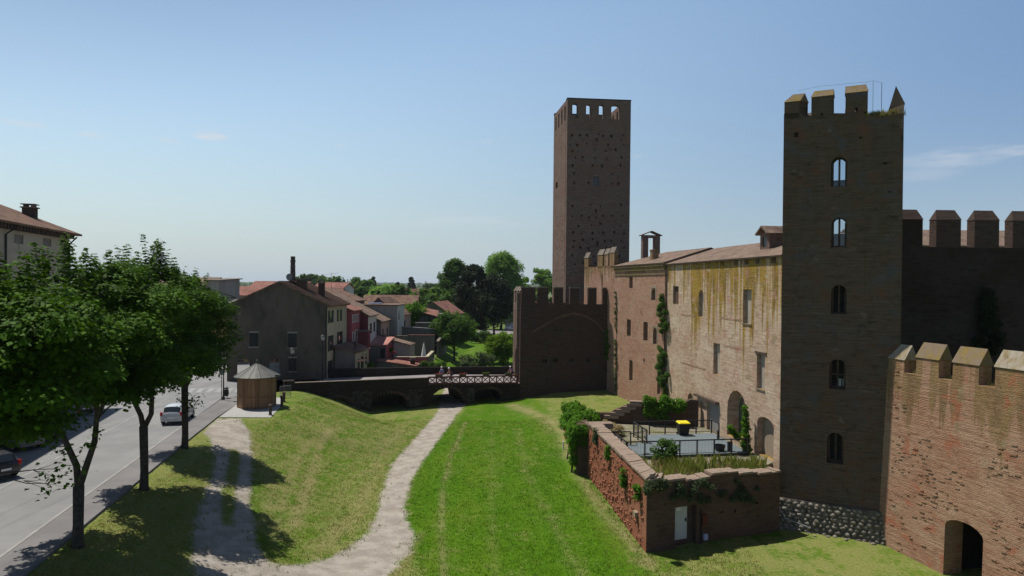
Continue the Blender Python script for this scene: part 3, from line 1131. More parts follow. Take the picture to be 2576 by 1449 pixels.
# ================================================================== CASTLE
# --- corner tower ------------------------------------------------
tdx = Vector((.891, -.454))
tnx = Vector((.454, .891))
TFL = Vector((16.2, 41.0))
TFR = TFL + tdx * 6.26
TBR = TFR + tnx * 6.3
TBL = TFL + tnx * 6.3
tower = thing('castle_tower', 'tall square brick corner tower with five arched windows in a column', 'tower', (19.8, 42.5, -3))
W = Wall(TFL, TFR, 1.0)
W.m0, W.m1 = 1.0, -1.0
wins = []
for q in ((2090, 394, 2131, 469), (2091, 547, 2130, 621), (2090, 717, 2130, 790), (2086, 904, 2127, 979), (2080, 1089, 2122, 1166)):
    up_ = q[1] < 600
    wins.append(W.px(*q, kind='round', through=up_, depth=.9))
for q in ((2222, 408, 2234, 414), (2233, 480, 2243, 485), (2033, 412, 2037, 416), (1996, 333, 2008, 345), (2162, 344, 2169, 349)):
    W.px(*q, depth=.35, tagname='solid')
zs = W.hit(2030, 294)[1]
outl = [(0, -3.2), (W.L, -3.2), (W.L, zs - .36), (W.L - .55, zs - .16), (W.L - 1.0, zs - .34), (W.L - 1.9, zs - .16), (W.L - 2.1, zs + .05)]
m_px = []
for (a, b) in ((1971, 2011), (2041, 2094), (2127, 2183)):
    m_px.append((W.hit(a, 270)[0], W.hit(b, 270)[0]))
outl += [(m_px[2][0], zs), (m_px[1][1], zs + .08), (m_px[1][0], zs), (m_px[0][1] + .3, zs), (m_px[0][1], zs + .3), (0, zs + .3)]
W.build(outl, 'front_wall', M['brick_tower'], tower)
for (a, b), zt_, zc, slot in ((m_px[0], 228, 255, None), (m_px[1], 218, 242, (284, 301)), (m_px[2], 205, 232, (270, 288))):
    um = 2000 if a < 1 else (2068 if a < 3 else 2155)
    zc_, ztop = W.hit(um, zc)[1], W.hit(um, zt_)[1] - .1
    sl_ = (W.hit(um, slot[1])[1], W.hit(um, slot[0])[1]) if slot else None
    W.merlon(max(a, .02), b, zs - .02, zc_, ztop, M['brick_tower'], M['lichen_cap'], tower, 'gable', .75, sl_)
for i, h in enumerate(wins):
    dep = .55
    fr = MB()
    (s0, s1), (z0, z1) = h['s'], h['z']
    zsr = z1 - (s1 - s0) / 2
    for (a, b, c, d) in ((s0, s0 + .09, z0, zsr + .12), (s1 - .09, s1, z0, zsr + .12), ((s0 + s1) / 2 - .06, (s0 + s1) / 2 + .06, z0, z1 - .03), (s0, s1, z0, z0 + .1)):
        W.bar(fr, a, b, c, d, dep, dep + .07)
    if i == 3:
        W.bar(fr, s0, s1, z0 + .75, z0 + .85, dep, dep + .07)
    f = fr.build('window', M['wood_dark'], tower)
    W.plate(h, 'pane', M['clear'] if i < 2 else M['dark_void'], f, dep=dep + .09)  # lower windows: dark sheet painted for the unlit room behind
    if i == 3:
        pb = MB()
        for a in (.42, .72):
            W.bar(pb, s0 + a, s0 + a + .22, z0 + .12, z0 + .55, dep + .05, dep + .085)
        pb.build('sky_square', M['lamp_glass'], f)  # pale squares painted in for sky seen through the tower
# grass on the broken parapet
W2 = Wall(TFR, TBR, .75)
W2.m0, W2.m1 = 1.0, -1.0
W2.n = Vector((tdx.x, tdx.y, 0))
for a in (.02, 2.3, 4.6):
    W2.merlon(a, a + 1.35, zs - .4, W.hit(2255, 262)[1] - (0 if a < 1 else .5), W.hit(2255, 211)[1] - (0 if a < 1 else .8), M['brick_tower'], M['cap_dark'], tower, 'gable', .66)
W2.build([(0, -3.2), (W2.L, -3.2), (W2.L, zs - .36), (0, zs - .36)], 'side_wall', M['brick_tower'], tower)
W3 = Wall(TBL, TFL, .75)
W3.m0, W3.m1 = 1.0, -1.0
W3.n = -Vector((tdx.x, tdx.y, 0))
for a in (.6, 2.9):
    W3.merlon(a, a + 1.3, zs - .1, zs + 1.1, zs + 1.9, M['brick_tower'], M['lichen_cap'], tower, 'gable', .72)
W3.build([(0, -3.2), (W3.L, -3.2), (W3.L, zs - .1), (0, zs - .1)], 'side_wall', M['brick_tower'], tower)
W4 = Wall(TBL, TBR, .75)
W4.m0, W4.m1 = 1.0, -1.0
W4.n = Vector((tnx.x, tnx.y, 0))
for (k, dz, hh) in ((0, 1.15, 2.2), (1, .95, 2.0)):
    h = wins[k]
    W4.hole(h['s'][0] - .1, h['s'][1] + .5, h['z'][0] + dz + (.0 if k == 0 else .2), h['z'][0] + dz + hh, 'round', through=True)
W4.build([(0, -3.2), (W4.L, -3.2), (W4.L, zs - .1), (0, zs - .1)], 'back_wall', M['brick_tower'], tower)
for a in (.7, 3.2):
    W4.merlon(a, a + 1.3, zs - .1, zs + .9, zs + 1.6, M['brick_tower'], M['stone_cap'], tower, 'gable', .72)
mb = MB()
quad = [TFL + tdx * .95 + tnx * 1.02, TFR - tdx * .8 + tnx * 1.02, TBR - tdx * .8 - tnx * .8, TBL + tdx * .8 - tnx * .8]
for z in (20.6, 16.2, 12.3, 7.6, 3.2):  # unseen floors, added to keep the inside of the tower dark
    mb = MB()
    mb.prism(quad, z, z + .2)
    mb.build('floor', M['wood_dark'], tower)
# cobble footing
rng = random.Random(5)
WB = Wall(TFL - tdx * .12 - tnx * .12, TFL + tdx * 5.5 - tnx * .12, 1.0, .16, -.9)
mb = MB()
WB.bar(mb, 0, WB.L, -3.3, -1.15, .02, .4)
mb.build('stone_base', m_plain('earthy core', (.10, .088, .07), .95, var=.4, scale=3), tower)
mb = MB()


def stone(mb, c, r, rng, fl=(1, .7, .75)):
    n, rings = 7, 4
    prof = [(math.sin(math.pi * (i + .5) / rings), -math.cos(math.pi * (i + .5) / rings)) for i in range(rings)]
    rot = Matrix.Rotation(rng.uniform(0, 6.28), 3, 'Z') @ Matrix.Rotation(rng.uniform(-.3, .3), 3, 'X')
    vs = []
    for (pr, pz) in prof:
        for k in range(n):
            a = 2 * math.pi * k / n
            q = Vector((math.cos(a) * pr * fl[0], math.sin(a) * pr * fl[1], pz * fl[2])) * r * rng.uniform(.85, 1.12)
            vs.append(Vector(c) + rot @ q)
    fs = [(i * n + k, i * n + (k + 1) % n, (i + 1) * n + (k + 1) % n, (i + 1) * n + k) for i in range(rings - 1) for k in range(n)]
    fs += [tuple(range(n - 1, -1, -1)), tuple(range((rings - 1) * n, rings * n))]
    mb.add(vs, fs)


for row in range(8):
    z = -1.3 - row * .22
    s = rng.uniform(0, .2)
    while s < WB.L:
        r = rng.uniform(.10, .20)
        stone(mb, WB.pt(s + r, z + rng.uniform(-.04, .04), .05), r, rng, (1.1, .75, .68))
        s += r * 2.05 + .02
mb.build('cobbles', M['stone'], tower, smooth=True)
mb = MB()
for i in range(9):
    q = Vector((17.2 + i * .52, 39.7 - i * .22, 0)) + Vector((rng.uniform(-.2, .2), rng.uniform(-.35, .1), 0))
    stone(mb, (q.x, q.y, float(zt(q.x, q.y)) + .03), rng.uniform(.06, .17), rng, (1.2, .9, .5))
tag(mb.build('loose_stones', M['stone'], smooth=True), 'loose fallen stones on the grass below the cobbled tower foot', 'stones', kind='stuff')

# --- keep (far tall tower) ----------------------------------------
KFL, KFR, KBL = Vector((7.6, 97.0)), Vector((16.76, 97.9)), Vector((6.28, 106.7))
KBR = KFR + KBL - KFL
keep = thing('castle_keep', 'tallest square brick tower with a row of arched openings round its flat top', 'tower', (11.6, 102, -3))
ktop = P(1423, 248, 97).z
rng = random.Random(11)
Wf = Wall(KFL, KFR, .9)
arcs = [(1440, 260, 1453, 297), (1474.5, 262, 1486, 298), (1506.7, 263, 1519, 299), (1538, 264, 1560, 300)]
hs = [Wf.px(*q, kind='seg', through=True) for q in arcs]
kz0, kz1 = hs[1]['z']
win = Wf.px(1492, 444, 1507, 467, depth=.5)
Wf.px(1497, 526, 1501, 537, depth=.4, tagname='solid')
Wf.px(1500, 607, 1505, 620, depth=.4, tagname='solid')
taken = [(h['s'], h['z']) for h in Wf.holes]


def free(W, s, z, r):
    for h in W.holes:
        if h['s'][0] - r < s < h['s'][1] + r and h['z'][0] - r < z < h['z'][1] + r:
            return False
    return True


rows = [(340, 7), (352, 5), (362, 5), (378, 4), (398, 5), (418, 4), (438, 3), (460, 5), (516, 4), (545, 7), (566, 4), (585, 6), (604, 6), (624, 7), (643, 4), (662, 5), (690, 4)]
for v, n in rows:
    for k in range(n):
        u = 1428 + (k + rng.uniform(.2, .8)) * (148 / n)
        s, z = Wf.hit(u, v + rng.uniform(-3, 3))
        r = rng.uniform(.08, .17)
        if .4 < s < Wf.L - .4 and free(Wf, s, z, .5):
            Wf.hole(s - r, s + r, z - r * 1.2, z + r * 1.2, depth=.4, tagname='solid')
Wf.build([(0, -3), (Wf.L, -3), (Wf.L, ktop), (0, ktop)], 'front_wall', M['brick_keep'], keep)
w_ = Wf.plate(win, 'window', m_plain('grey shutter board', (.10, .11, .125), .6), keep, dep=.3)
for (p, q, nm) in ((KBL, KFL, 'side_wall'), (KFR, KBR, 'side_wall'), (KBL, KBR, 'back_wall')):
    w = Wall(p, q, .9)
    ctr = (KFL + KBR) / 2
    mid = (p + q) / 2
    w.n = Vector((w.d.y, -w.d.x, 0))
    if w.n.dot(Vector((mid.x - ctr.x, mid.y - ctr.y, 0))) < 0:
        w.n = -w.n
    for k in range(4):
        c = w.L * (.16 + .225 * k)
        w.hole(c - .42, c + .42, kz0 - .05, kz1 + .05, 'seg', through=True)
    if nm == 'side_wall' and p is KBL:
        w.px(1398, 458, 1403, 474, depth=.4, tagname='solid')
        w.px(1391, 280, 1395, 304, depth=.3, tagname='solid') if False else None
        for v in (340, 372, 545, 566, 585, 604, 624, 643, 662, 680, 700):
            for k in range(3):
                s, z = w.hit(1391 + k * 11 + rng.uniform(-2, 2), v + rng.uniform(-4, 4))
                if .5 < s < w.L - .5 and free(w, s, z, .5):
                    w.hole(s - .13, s + .13, z - .16, z + .16, depth=.4, tagname='solid')
    e0, e1 = (.905, w.L - .905) if nm == 'back_wall' else (0.0, w.L)
    if nm == 'side_wall':
        e0, e1 = (0, w.L - .905) if p is KBL else (.905, w.L)
    w.build([(e0, -3), (e1, -3), (e1, ktop - .004), (e0, ktop - .004)], nm, M['brick_keep'], keep)
mb = MB()
mb.prism([KFL + Vector((.95, 1)), KFR + Vector((-1, 1)), KBR + Vector((-1, -1)), KBL + Vector((1, -1))], kz0 - .45, kz0 - .1)
mb.build('floor', M['plaster_grey'], keep)
for (p, q) in ((KFL, KFR), (KBR, KBL)):
    mb = MB()
    e = (q - p).normalized()
    n = Vector((e.y, -e.x))
    a, b = p - e * .05 + n * .06, q + e * .05 + n * .06
    mb.hexa([(a.x, a.y, ktop + .003), (b.x, b.y, ktop + .003), (b.x - n.x * 1.0, b.y - n.y * 1.0, ktop + .003), (a.x - n.x * 1.0, a.y - n.y * 1.0, ktop + .003)],
            [(a.x, a.y, ktop + .14), (b.x, b.y, ktop + .14), (b.x - n.x * 1.0, b.y - n.y * 1.0, ktop + .14), (a.x - n.x * 1.0, a.y - n.y * 1.0, ktop + .14)])
    mb.build('coping', M['iron'], keep)

# --- hall: long sunlit wall -----------------------------------------
A, Bp, Cp, Dp = Vector((18.7, 47.0)), Vector((15.8, 69.6)), Vector((12.9, 84.5)), Vector((9.9, 93.7))
hall = thing('castle_hall', 'long sunlit brick castle hall streaked with yellow moss beside the corner tower', 'castle hall', (20, 58, -2))
Wh = Wall(A, Bp, 1.0)
z6 = lambda x, y: (1509.3 + .34268 * x, 550 + .34268 * y)
z7 = lambda x, y: (1375.1 + .32871 * x, 972.7 + .32871 * y)


def pxz(Wl, f, x0, y0, x1, y1, **k):
    a, b = f(x0, y0), f(x1, y1)
    return Wl.px(a[0], a[1], b[0], b[1], **k)


blk, nich = [], []
for q in ((885, 305, 915, 347), (981, 301, 1010, 342), (1057, 293, 1090, 337), (1138, 288, 1171, 330), (1255, 281, 1292, 325)):
    blk.append(pxz(Wh, z6, *q, depth=.6, tagname='solid'))
bfill = pxz(Wh, z6, 536, 496, 577, 627, depth=.22)
for q, kd in (((723, 524, 760, 720), 'round'), ((1050, 520, 1112, 772), 'rect'), ((832, 916, 880, 1146), 'rect'), ((1151, 994, 1210, 1253), 'rect'), ((643, 1280, 686, 1356), 'round')):
    nich.append(pxz(Wh, z6, *q, kind=kd, depth=.32))
greyfill = pxz(Wh, z7, 1226, 118, 1324, 352, depth=.25)
arch = pxz(Wh, z7, 1382, 30, 1531, 402, kind='round', depth=1.0, through=True)
nich2 = pxz(Wh, z7, 1610, 236, 1738, 540, kind='seg', depth=.45)
ztl, ztr = Wh.hit(1683, 665)[1], Wh.hit(1966, 643)[1]
Wh.build([(0, -3.2), (Wh.L, -3.2), (Wh.L, ztl), (0, ztr)], 'wall', M['brick_main'], hall)
for h in nich:
    b = Wh.plate(h, 'blocked_window', M['plaster_pale'], hall, dep=h['d'] - .02)
lint = MB()
Wh.bar(lint, nich[3]['s'][0] - .25, nich[3]['s'][1] + .25, nich[3]['z'][1] + .003, nich[3]['z'][1] + .16, -.06, .25)
lint.build('lintel', M['wood_dark'], hall)
lint = MB()
Wh.bar(lint, greyfill['s'][0] + .1, greyfill['s'][1] + 2.2, greyfill['z'][1] + .004, greyfill['z'][1] + .2, -.35, .1)
lint.build('lintel', M['wood_dark'], hall)
for h in (nich[1], nich[3]):
    sill = MB()
    Wh.bar(sill, h['s'][0] - .06, h['s'][1] + .06, h['z'][0] - .1, h['z'][0] + .003, -.06, .3)
    sill.build('sill', M['lichen_cap'], hall)
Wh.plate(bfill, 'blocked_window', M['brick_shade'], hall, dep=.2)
Wh.plate(greyfill, 'blocked_doorway', m_plaster('grey infill', (.30, .29, .275), (.24, .23, .22), .4, .6), hall, dep=.23)
Wh.plate(nich2, 'blocked_arch', m_plaster('tan niche', (.34, .27, .20), (.26, .21, .15), .6, .7), hall, dep=.43)
# gateway behind the arch: pale reveal, dark passage
mb = MB()
s0, s1 = arch['s']
Wh.bar(mb, s0 - .3, s1 + .5, arch['z'][0] - .2, arch['z'][1] + .4, 3.5, 3.6)
Wh.bar(mb, s0 - .45, s0 - .3, arch['z'][0] - .2, arch['z'][1] + .4, 1.003, 3.5)
Wh.bar(mb, s0 - .3, s1 + .5, arch['z'][1] + .25, arch['z'][1] + .4, 1.003, 3.5)
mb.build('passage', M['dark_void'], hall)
mb = MB()
Wh.bar(mb, s0 + (s1 - s0) * .52, s1 + .3, arch['z'][0], arch['z'][1] + .2, 1.35, 1.45)
mb.build('passage_wall', M['plaster_pale'], hall)
# brick string courses and scars
for (x0, y0, x1, y1) in ((600, 712, 700, 722), (880, 745, 1040, 752), (590, 1105, 770, 1112), (905, 960, 1060, 968), (830, 640, 836, 700)):
    a, b = Wh.hit(*z6(x0, y0)), Wh.hit(*z6(x1, y1))
    s_, e_ = sorted((a[0], b[0]))
    n = max(2, int((e_ - s_) / .35))
    mb = MB()
    for k in range(n):
        Wh.bar(mb, s_ + (e_ - s_) * k / n, s_ + (e_ - s_) * (k + 1.02) / n, b[1] + rng.uniform(-.04, .02), b[1] + rng.uniform(.08, .15), -.014 - .001 * (k % 3), .2)
    mb.build('brick_scar', M['brick_left'], hall)


def roof_on(Wl, z0, z1, depth, rise, mat, parent, s0=0.0, s1=None, over=.25, hipL=0.0, hipR=0.0, up=.04):
    s1 = Wl.L if s1 is None else s1
    mb = MB()
    zr = max(z0, z1) + rise
    e0, e1 = Wl.pt(s0, z0 + up, -over), Wl.pt(s1, z1 + up, -over)
    r0, r1 = Wl.pt(s0 + hipR, zr, depth), Wl.pt(s1 - hipL, zr, depth)
    b0, b1 = Wl.pt(s0, z0 + up, depth * 2), Wl.pt(s1, z1 + up, depth * 2)
    mb.slab(e0, e1, r1, r0, .14)
    mb.slab(b0, b1, r1, r0, .14)
    mb.add([e0, r0, b0, e1, r1, b1], [(0, 1, 2), (3, 4, 5)])
    return mb.build('roof', mat, parent), zr


hroof, hzr = roof_on(Wh, ztr, ztl, 5.2, 1.75, M['tiles_old'], hall)
# dormer with a little window, facing the moat
WD = Wall(Wh.pt(Wh.hit(1930, 640)[0] + .2, 0, 2.3)[:2], Wh.pt(Wh.hit(1904, 640)[0] + .2, 0, 2.3)[:2], .15)
dd = thing('x', None, None)
bpy.data.objects.remove(dd)
zd0 = hzr - 1.15
zd1 = P(1905, 604, 57).z
mbd = MB()
sD = Wh.hit(1860, 640)[0]
for (a, b, d0, d1) in ((-.75, -.6, 2.2, 5.0), (.6, .75, 2.2, 5.0)):
    Wh.bar(mbd, sD + a, sD + b, zd0, zd0 + 1.45, d0, d1)
Wh.bar(mbd, sD - .75, sD + .75, zd0, zd0 + .35, 2.1, 2.2)
Wh.bar(mbd, sD - .75, sD + .75, zd0 + 1.15, zd0 + 1.55, 2.1, 2.2)
Wh.bar(mbd, sD - .75, sD - .35, zd0 + .35, zd0 + 1.15, 2.1, 2.2)
Wh.bar(mbd, sD + .35, sD + .75, zd0 + .35, zd0 + 1.15, 2.1, 2.2)
dorm = mbd.build('dormer', M['brick_keep'], hall)
mb = MB()
a0, a1 = Wh.pt(sD - .98, zd0 + 1.42, 1.75), Wh.pt(sD + .98, zd0 + 1.42, 1.75)
c0, c1 = Wh.pt(sD - .98, zd0 + 1.42, 5.4), Wh.pt(sD + .98, zd0 + 1.42, 5.4)
t0, t1 = Wh.pt(sD, zd0 + 2.05, 1.75), Wh.pt(sD, zd0 + 2.05, 5.4)
mb.slab(a0, c0, t1, t0, .12)
mb.slab(a1, c1, t1, t0, .12)
mb.build('roof', M['tiles_old'], dorm)
mb = MB()
Wh.bar(mb, sD - .36, sD + .36, zd0 + .34, zd0 + 1.16, 2.15, 2.18)
mb.build('window', M['clear'], dorm)

# --- left block of the hall -------------------------------------------
wing = thing('castle_wing', 'rosy brick castle block with small windows and a bell cote on its roof', 'castle wing', (17, 77, -2.5))
Wl = Wall(Bp + Vector((-.22, -.04)), Cp + Vector((-.22, -.04)), 1.0)
lw = []
for q, kd in (((215, 428, 240, 510), 'rect'), ((379, 511, 408, 598), 'round'), ((197, 740, 226, 862), 'rect'), ((318, 758, 350, 897), 'rect'),
              ((391, 801, 418, 922), 'round'), ((214, 1036, 240, 1190), 'seg'), ((319, 1026, 329, 1054), 'rect'), ((420, 1118, 442, 1290), 'rect')):
    lw.append((pxz(Wl, z6, *q, kind=kd, depth=.55), kd))
zwl, zwr = Wl.hit(1552, 676)[1], Wl.hit(1674, 668)[1]
zw = (zwl + zwr) / 2
Wl.build([(0, -3.2), (Wl.L, -3.2), (Wl.L, zw), (0, zw)], 'wall', M['brick_left'], wing)
for h, kd in lw:
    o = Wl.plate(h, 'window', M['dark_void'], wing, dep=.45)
for k in (1, 4):
    mb = MB()
    h = lw[k][0]
    for (a, b, c, d) in ((h['s'][0] - .18, h['s'][0] - .01, h['z'][0], h['z'][1]), (h['s'][1] + .01, h['s'][1] + .18, h['z'][0], h['z'][1]), (h['s'][0] - .18, h['s'][1] + .18, h['z'][1] + .01, h['z'][1] + .22)):
        Wl.bar(mb, a, b, c, d, -.03, .1)
    mb.build('window_surround', M['pale_cap'], wing)
mb = MB()
Wl.bar(mb, -.15, Wl.L + .1, zw + .003, zw + .28, -.22, .95)
Wl.bar(mb, -.1, Wl.L + .05, zw - .38, zw - .003, -.12, .1)
Wl.bar(mb, -.1, Wl.L + .05, zw - .9, zw - .78, -.07, .1)
mb.build('cornice', m_brick('mossy cornice', (.20, .12, .07), (.24, .16, .09), (.26, .21, .13), pale=(.23, .19, .05), hole=.4), wing)
wroof, wzr = roof_on(Wl, zw + .28, zw + .28, 5.0, 1.7, M['tiles_old'], wing, hipL=4.0, over=.3)
mb = MB()
Wl.bar(mb, -.06, .02, zw - .2, zw + .28, .1, 1.0)
rr = [Wl.pt(-.05, zw + .25, -.3), Wl.pt(-.05, wzr, 5.0), Wl.pt(-.05, wzr - .35, 5.0), Wl.pt(-.05, zw - .1, -.3)]
mb.add(rr + [p + Wl.d * .15 for p in rr], [(0, 1, 2, 3), (7, 6, 5, 4), (0, 1, 5, 4), (1, 2, 6, 5), (2, 3, 7, 6), (3, 0, 4, 7)])
mb.build('verge', M['wood_dark'], wing)
# bell cote
bc = P(1636, 650, 83)
mb = MB()
bw, bd = 2.15, .75
zb0, zb1 = wzr - 1.2, P(1636, 592, 83).z
rzb = .12
for sx in (-1, 1):
    mb.box((bc.x + sx * (bw / 2 - .34) * math.cos(rzb), 83 + sx * (bw / 2 - .34) * math.sin(rzb), (zb0 + zb1) / 2), (.68, bd, zb1 - zb0), rzb)
mb.box((bc.x, 83, zb1 - .16), (bw - 1.36, bd - .01, .32), rzb)
cote = mb.build('bell_cote', M['brick_keep'], wing)
mb = MB()
ca, sa = math.cos(rzb), math.sin(rzb)
L_, D_ = bw / 2 + .22, bd / 2 + .2
def rp(a, b, z):
    return (bc.x + a * ca - b * sa, 83 + a * sa + b * ca, z)
mb.slab(rp(-L_, -D_, zb1), rp(-L_, D_, zb1), rp(0, D_, zb1 + .52), rp(0, -D_, zb1 + .52), .1)
mb.slab(rp(L_, -D_, zb1), rp(L_, D_, zb1), rp(0, D_, zb1 + .52), rp(0, -D_, zb1 + .52), .1)
mb.build('roof', M['tiles_old'], cote)
mb = MB()
cc = P(1646, 645, 77)
mb.box((cc.x, 77, cc.z - .1), (.75, .75, 1.5), .12)
mb.box((cc.x, 77, cc.z + .7), (.88, .88, .12), .12)
mb.build('chimney', M['brick_left'], wing)

# --- low stretch with four tall merlons ---------------------------------
low = thing('castle_wall', 'short rosy brick wall with four slim merlons in front of the tallest tower', 'castle wall', (11, 89, -2.5))
Wc = Wall(Cp + Vector((-.1, .06)), Dp, .8)
zc0, zc1 = Wc.hit(1546, 668)[1], Wc.hit(1470, 673)[1]
Wc.hole(*sorted((Wc.hit(1516, 720)[0], Wc.hit(1513, 720)[0])), Wc.hit(1515, 735)[1], Wc.hit(1515, 690)[1], depth=.3, tagname='solid')
Wc.build([(0, -3.2), (Wc.L, -3.2), (Wc.L, zc1), (0, zc0)], 'wall', M['brick_left'], low)
for (a, b, t_) in ((1470, 1480, 635), (1503, 1516, 627), (1520, 1530, 625), (1533, 1545, 621)):
    s0, s1 = sorted((Wc.hit(a, 650)[0], Wc.hit(b, 650)[0]))
    ztp = Wc.hit((a + b) / 2, t_)[1]
    zz = zc0 + (zc1 - zc0) * (s0 / Wc.L)
    Wc.merlon(s0, s1, min(zc0, zc1) - .2, ztp - .75, ztp, M['brick_left'], M['stone_cap'], low, 'gable', .55)

# --- gate tower at the bridge head --------------------------------------
gate = thing('gate_tower', 'dark crenellated brick gate tower where the bridge meets the castle', 'gate tower', (6, 88, -3))
GL, GR, GBL = Vector((1.1, 85.0)), Vector((12.25, 86.6)), Vector((.21, 92.5))
Wg = Wall(GL, GR, .8)
zg = Wg.hit(1400, 765)[1]
zgt = Wg.hit(1400, 722)[1]
for q in ((1364, 904, 1376, 912), (1392, 902, 1404, 910), (1430, 902, 1442, 910), (1474, 903, 1484, 910)):
    Wg.px(*q, depth=.4, tagname='solid')
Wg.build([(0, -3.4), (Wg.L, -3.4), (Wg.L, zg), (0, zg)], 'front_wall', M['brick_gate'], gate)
for (a, b) in ((1311.8, 1347), (1353, 1379), (1394, 1417), (1434, 1457), (1480, 1501), (1516.6, 1526)):
    s0, s1 = Wg.hit(a, 745)[0], Wg.hit(b, 745)[0]
    body = MB()
    Wg.bar(body, max(s0, .01), s1, zg + .002, zgt - .15, .02, .6)
    mo = body.build('merlon', M['brick_gate'], gate)
    body = MB()
    Wg.bar(body, max(s0, .01) - .03, s1 + .03, zgt - .148, zgt, -.02, .64)
    body.build('cap', M['stone_cap'], mo)
# traces of an old roof line on the gate wall
mb = MB()
pts = [(1338, 836), (1372, 815), (1404, 798), (1440, 788), (1470, 795), (1500, 812), (1520, 838)]
for (a, b) in zip(pts[:-1], pts[1:]):
    pa, pb = Wg.hit(*a), Wg.hit(*b)
    n = 6
    for k in range(n):
        f0, f1 = k / n, (k + .7) / n
        s_a, s_b = pa[0] + (pb[0] - pa[0]) * f0, pa[0] + (pb[0] - pa[0]) * f1
        z_a = pa[1] + (pb[1] - pa[1]) * f0
        Wg.bar(mb, s_a, s_b, z_a - .12, z_a + .14, -.05, .2)
mb.build('roof_scar', m_brick('rubbed brick', (.19, .10, .07), (.21, .12, .085), (.2, .15, .11)), gate)
Wgl = Wall(GBL, GL + Vector((-.003, .80)), .8)
Wgl.n = Vector((Wgl.d.y, -Wgl.d.x, 0))
if Wgl.n.x > 0:
    Wgl.n = -Wgl.n
sl0 = Wgl.L
for c in (1.9, 5.2):
    Wgl.hole(c - .14, c + .14, 1.0, 8.3, depth=.3, tagname='solid')
Wgl.hole(2.2, 4.9, -.9, 3.2, 'round', depth=.75, tagname='solid')
Wgl.build([(0, -3.4), (Wgl.L, -3.4), (Wgl.L, zg), (0, zg)], 'side_wall', M['brick_keep'], gate)
for (a, b) in ((.4, 1.9), (2.7, 4.2), (4.9, 6.3)):
    Wgl.merlon(a, b, zg, zgt - .55, zgt, M['brick_keep'], M['stone_cap'], gate, 'gable', .6)
mb = MB()
cs = [(GL.x - .45, GL.y + .85), (GL.x - .01, GL.y + .85), (GL.x - .01, GL.y + 1.6), (GL.x - .45, GL.y + 1.6)]
mb.prism(cs, -1.2, zgt - .8)
mb.build('corner_pilaster', M['brick_keep'], gate)
Wgb = Wall(GBL, Vector((11.2, 94.2)), .8)
Wgb.build([(.81, -3.4), (Wgb.L, -3.4), (Wgb.L, zg), (.81, zg)], 'back_wall', M['brick_gate'], gate)
mb = MB()
mb.prism([GL + Vector((.8, .9)), GR + Vector((-.2, .9)), Vector((11.0, 93.0)), GBL + Vector((.9, .2))], zg - 1.4, zg - 1.2)
mb.build('walkway', M['plaster_grey'], gate)

# --- sunlit curtain wall coming towards the viewer ------------------------
curt = thing('curtain_wall', 'sunlit red brick wall with lichen capped merlons at the right edge', 'castle wall', (22, 30, -3))
N0 = Vector((20.86, 38.70))
N1 = N0 + Vector((.216, -.976)) * 27
Wn = Wall(N0, N1, 1.1, .03, -2.9)
doorn = None
zn = 6.87
sa_, za_ = Wn.hit(2374, 1400)
sb_, _ = Wn.hit(2472, 1400)
zdn = Wn.hit(2405, 1306)[1]
doorn = Wn.hole(sa_, sb_, -3.0, zdn, 'seg', through=True)
Wn.build([(0, -3.3), (doorn['s'][0] - .3, -3.3), (Wn.L, -3.3), (Wn.L, zn), (0, zn)], 'wall', M['brick_near'], curt)
mb = MB()
Wn.bar(mb, doorn['s'][0] - .3, doorn['s'][1] + .6, -3.2, zdn + .4, 2.6, 2.7)
Wn.bar(mb, doorn['s'][0] - .4, doorn['s'][0] - .3, -3.2, zdn + .4, 1.12, 2.6)
Wn.bar(mb, doorn['s'][1] + .5, doorn['s'][1] + .6, -3.2, zdn + .4, 1.12, 2.6)
Wn.bar(mb, doorn['s'][0] - .3, doorn['s'][1] + .5, zdn + .3, zdn + .4, 1.12, 2.6)
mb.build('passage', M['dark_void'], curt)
mz = [(2216, 2274, 8.35, 'pale_cap'), (2303.6, 2360.6, 8.6, 'lichen_cap'), (2396, 2462, 8.6, 'lichen_cap'), (2503, 2585, 8.65, 'pale_cap')]
last = None
for (a, b, zt_, cp) in mz:
    s0, s1 = Wn.hit(a, 930)[0], Wn.hit(b, 930)[0]
    Wn.merlon(max(s0, .05), s1, zn - .02, zt_ - .8, zt_, M['brick_near'], M[cp], curt, 'gable', .75, over=.05, d0=.02)
    last = s1
while last < Wn.L - 3:
    Wn.merlon(last + .8, last + 2.2, zn - .02, 7.85, 8.65, M['brick_near'], M['pale_cap'], curt, 'gable', .75, d0=.02)
    last += 2.2
# patches of eroded brick
rng = random.Random(3)
mb = MB()
for (u0, v0, u1, v1, n) in ((2220, 930, 2270, 1130, 26), (2240, 1100, 2340, 1200, 40), (2300, 1180, 2420, 1300, 40), (2480, 1120, 2570, 1200, 26), (2230, 1230, 2350, 1390, 30), (2480, 1300, 2570, 1440, 26)):
    for k in range(n):
        s, z = Wn.hit(rng.uniform(u0, u1), rng.uniform(v0, v1))
        if not free(Wn, s, z, .3):
            continue
        w_ = rng.uniform(.1, .32)
        h_ = rng.uniform(.04, .07)
        Wn.bar(mb, s, s + w_, z, z + h_, -rng.uniform(.015, .04), .05)
mb.build('loose_bricks', M['brick_near'], curt)

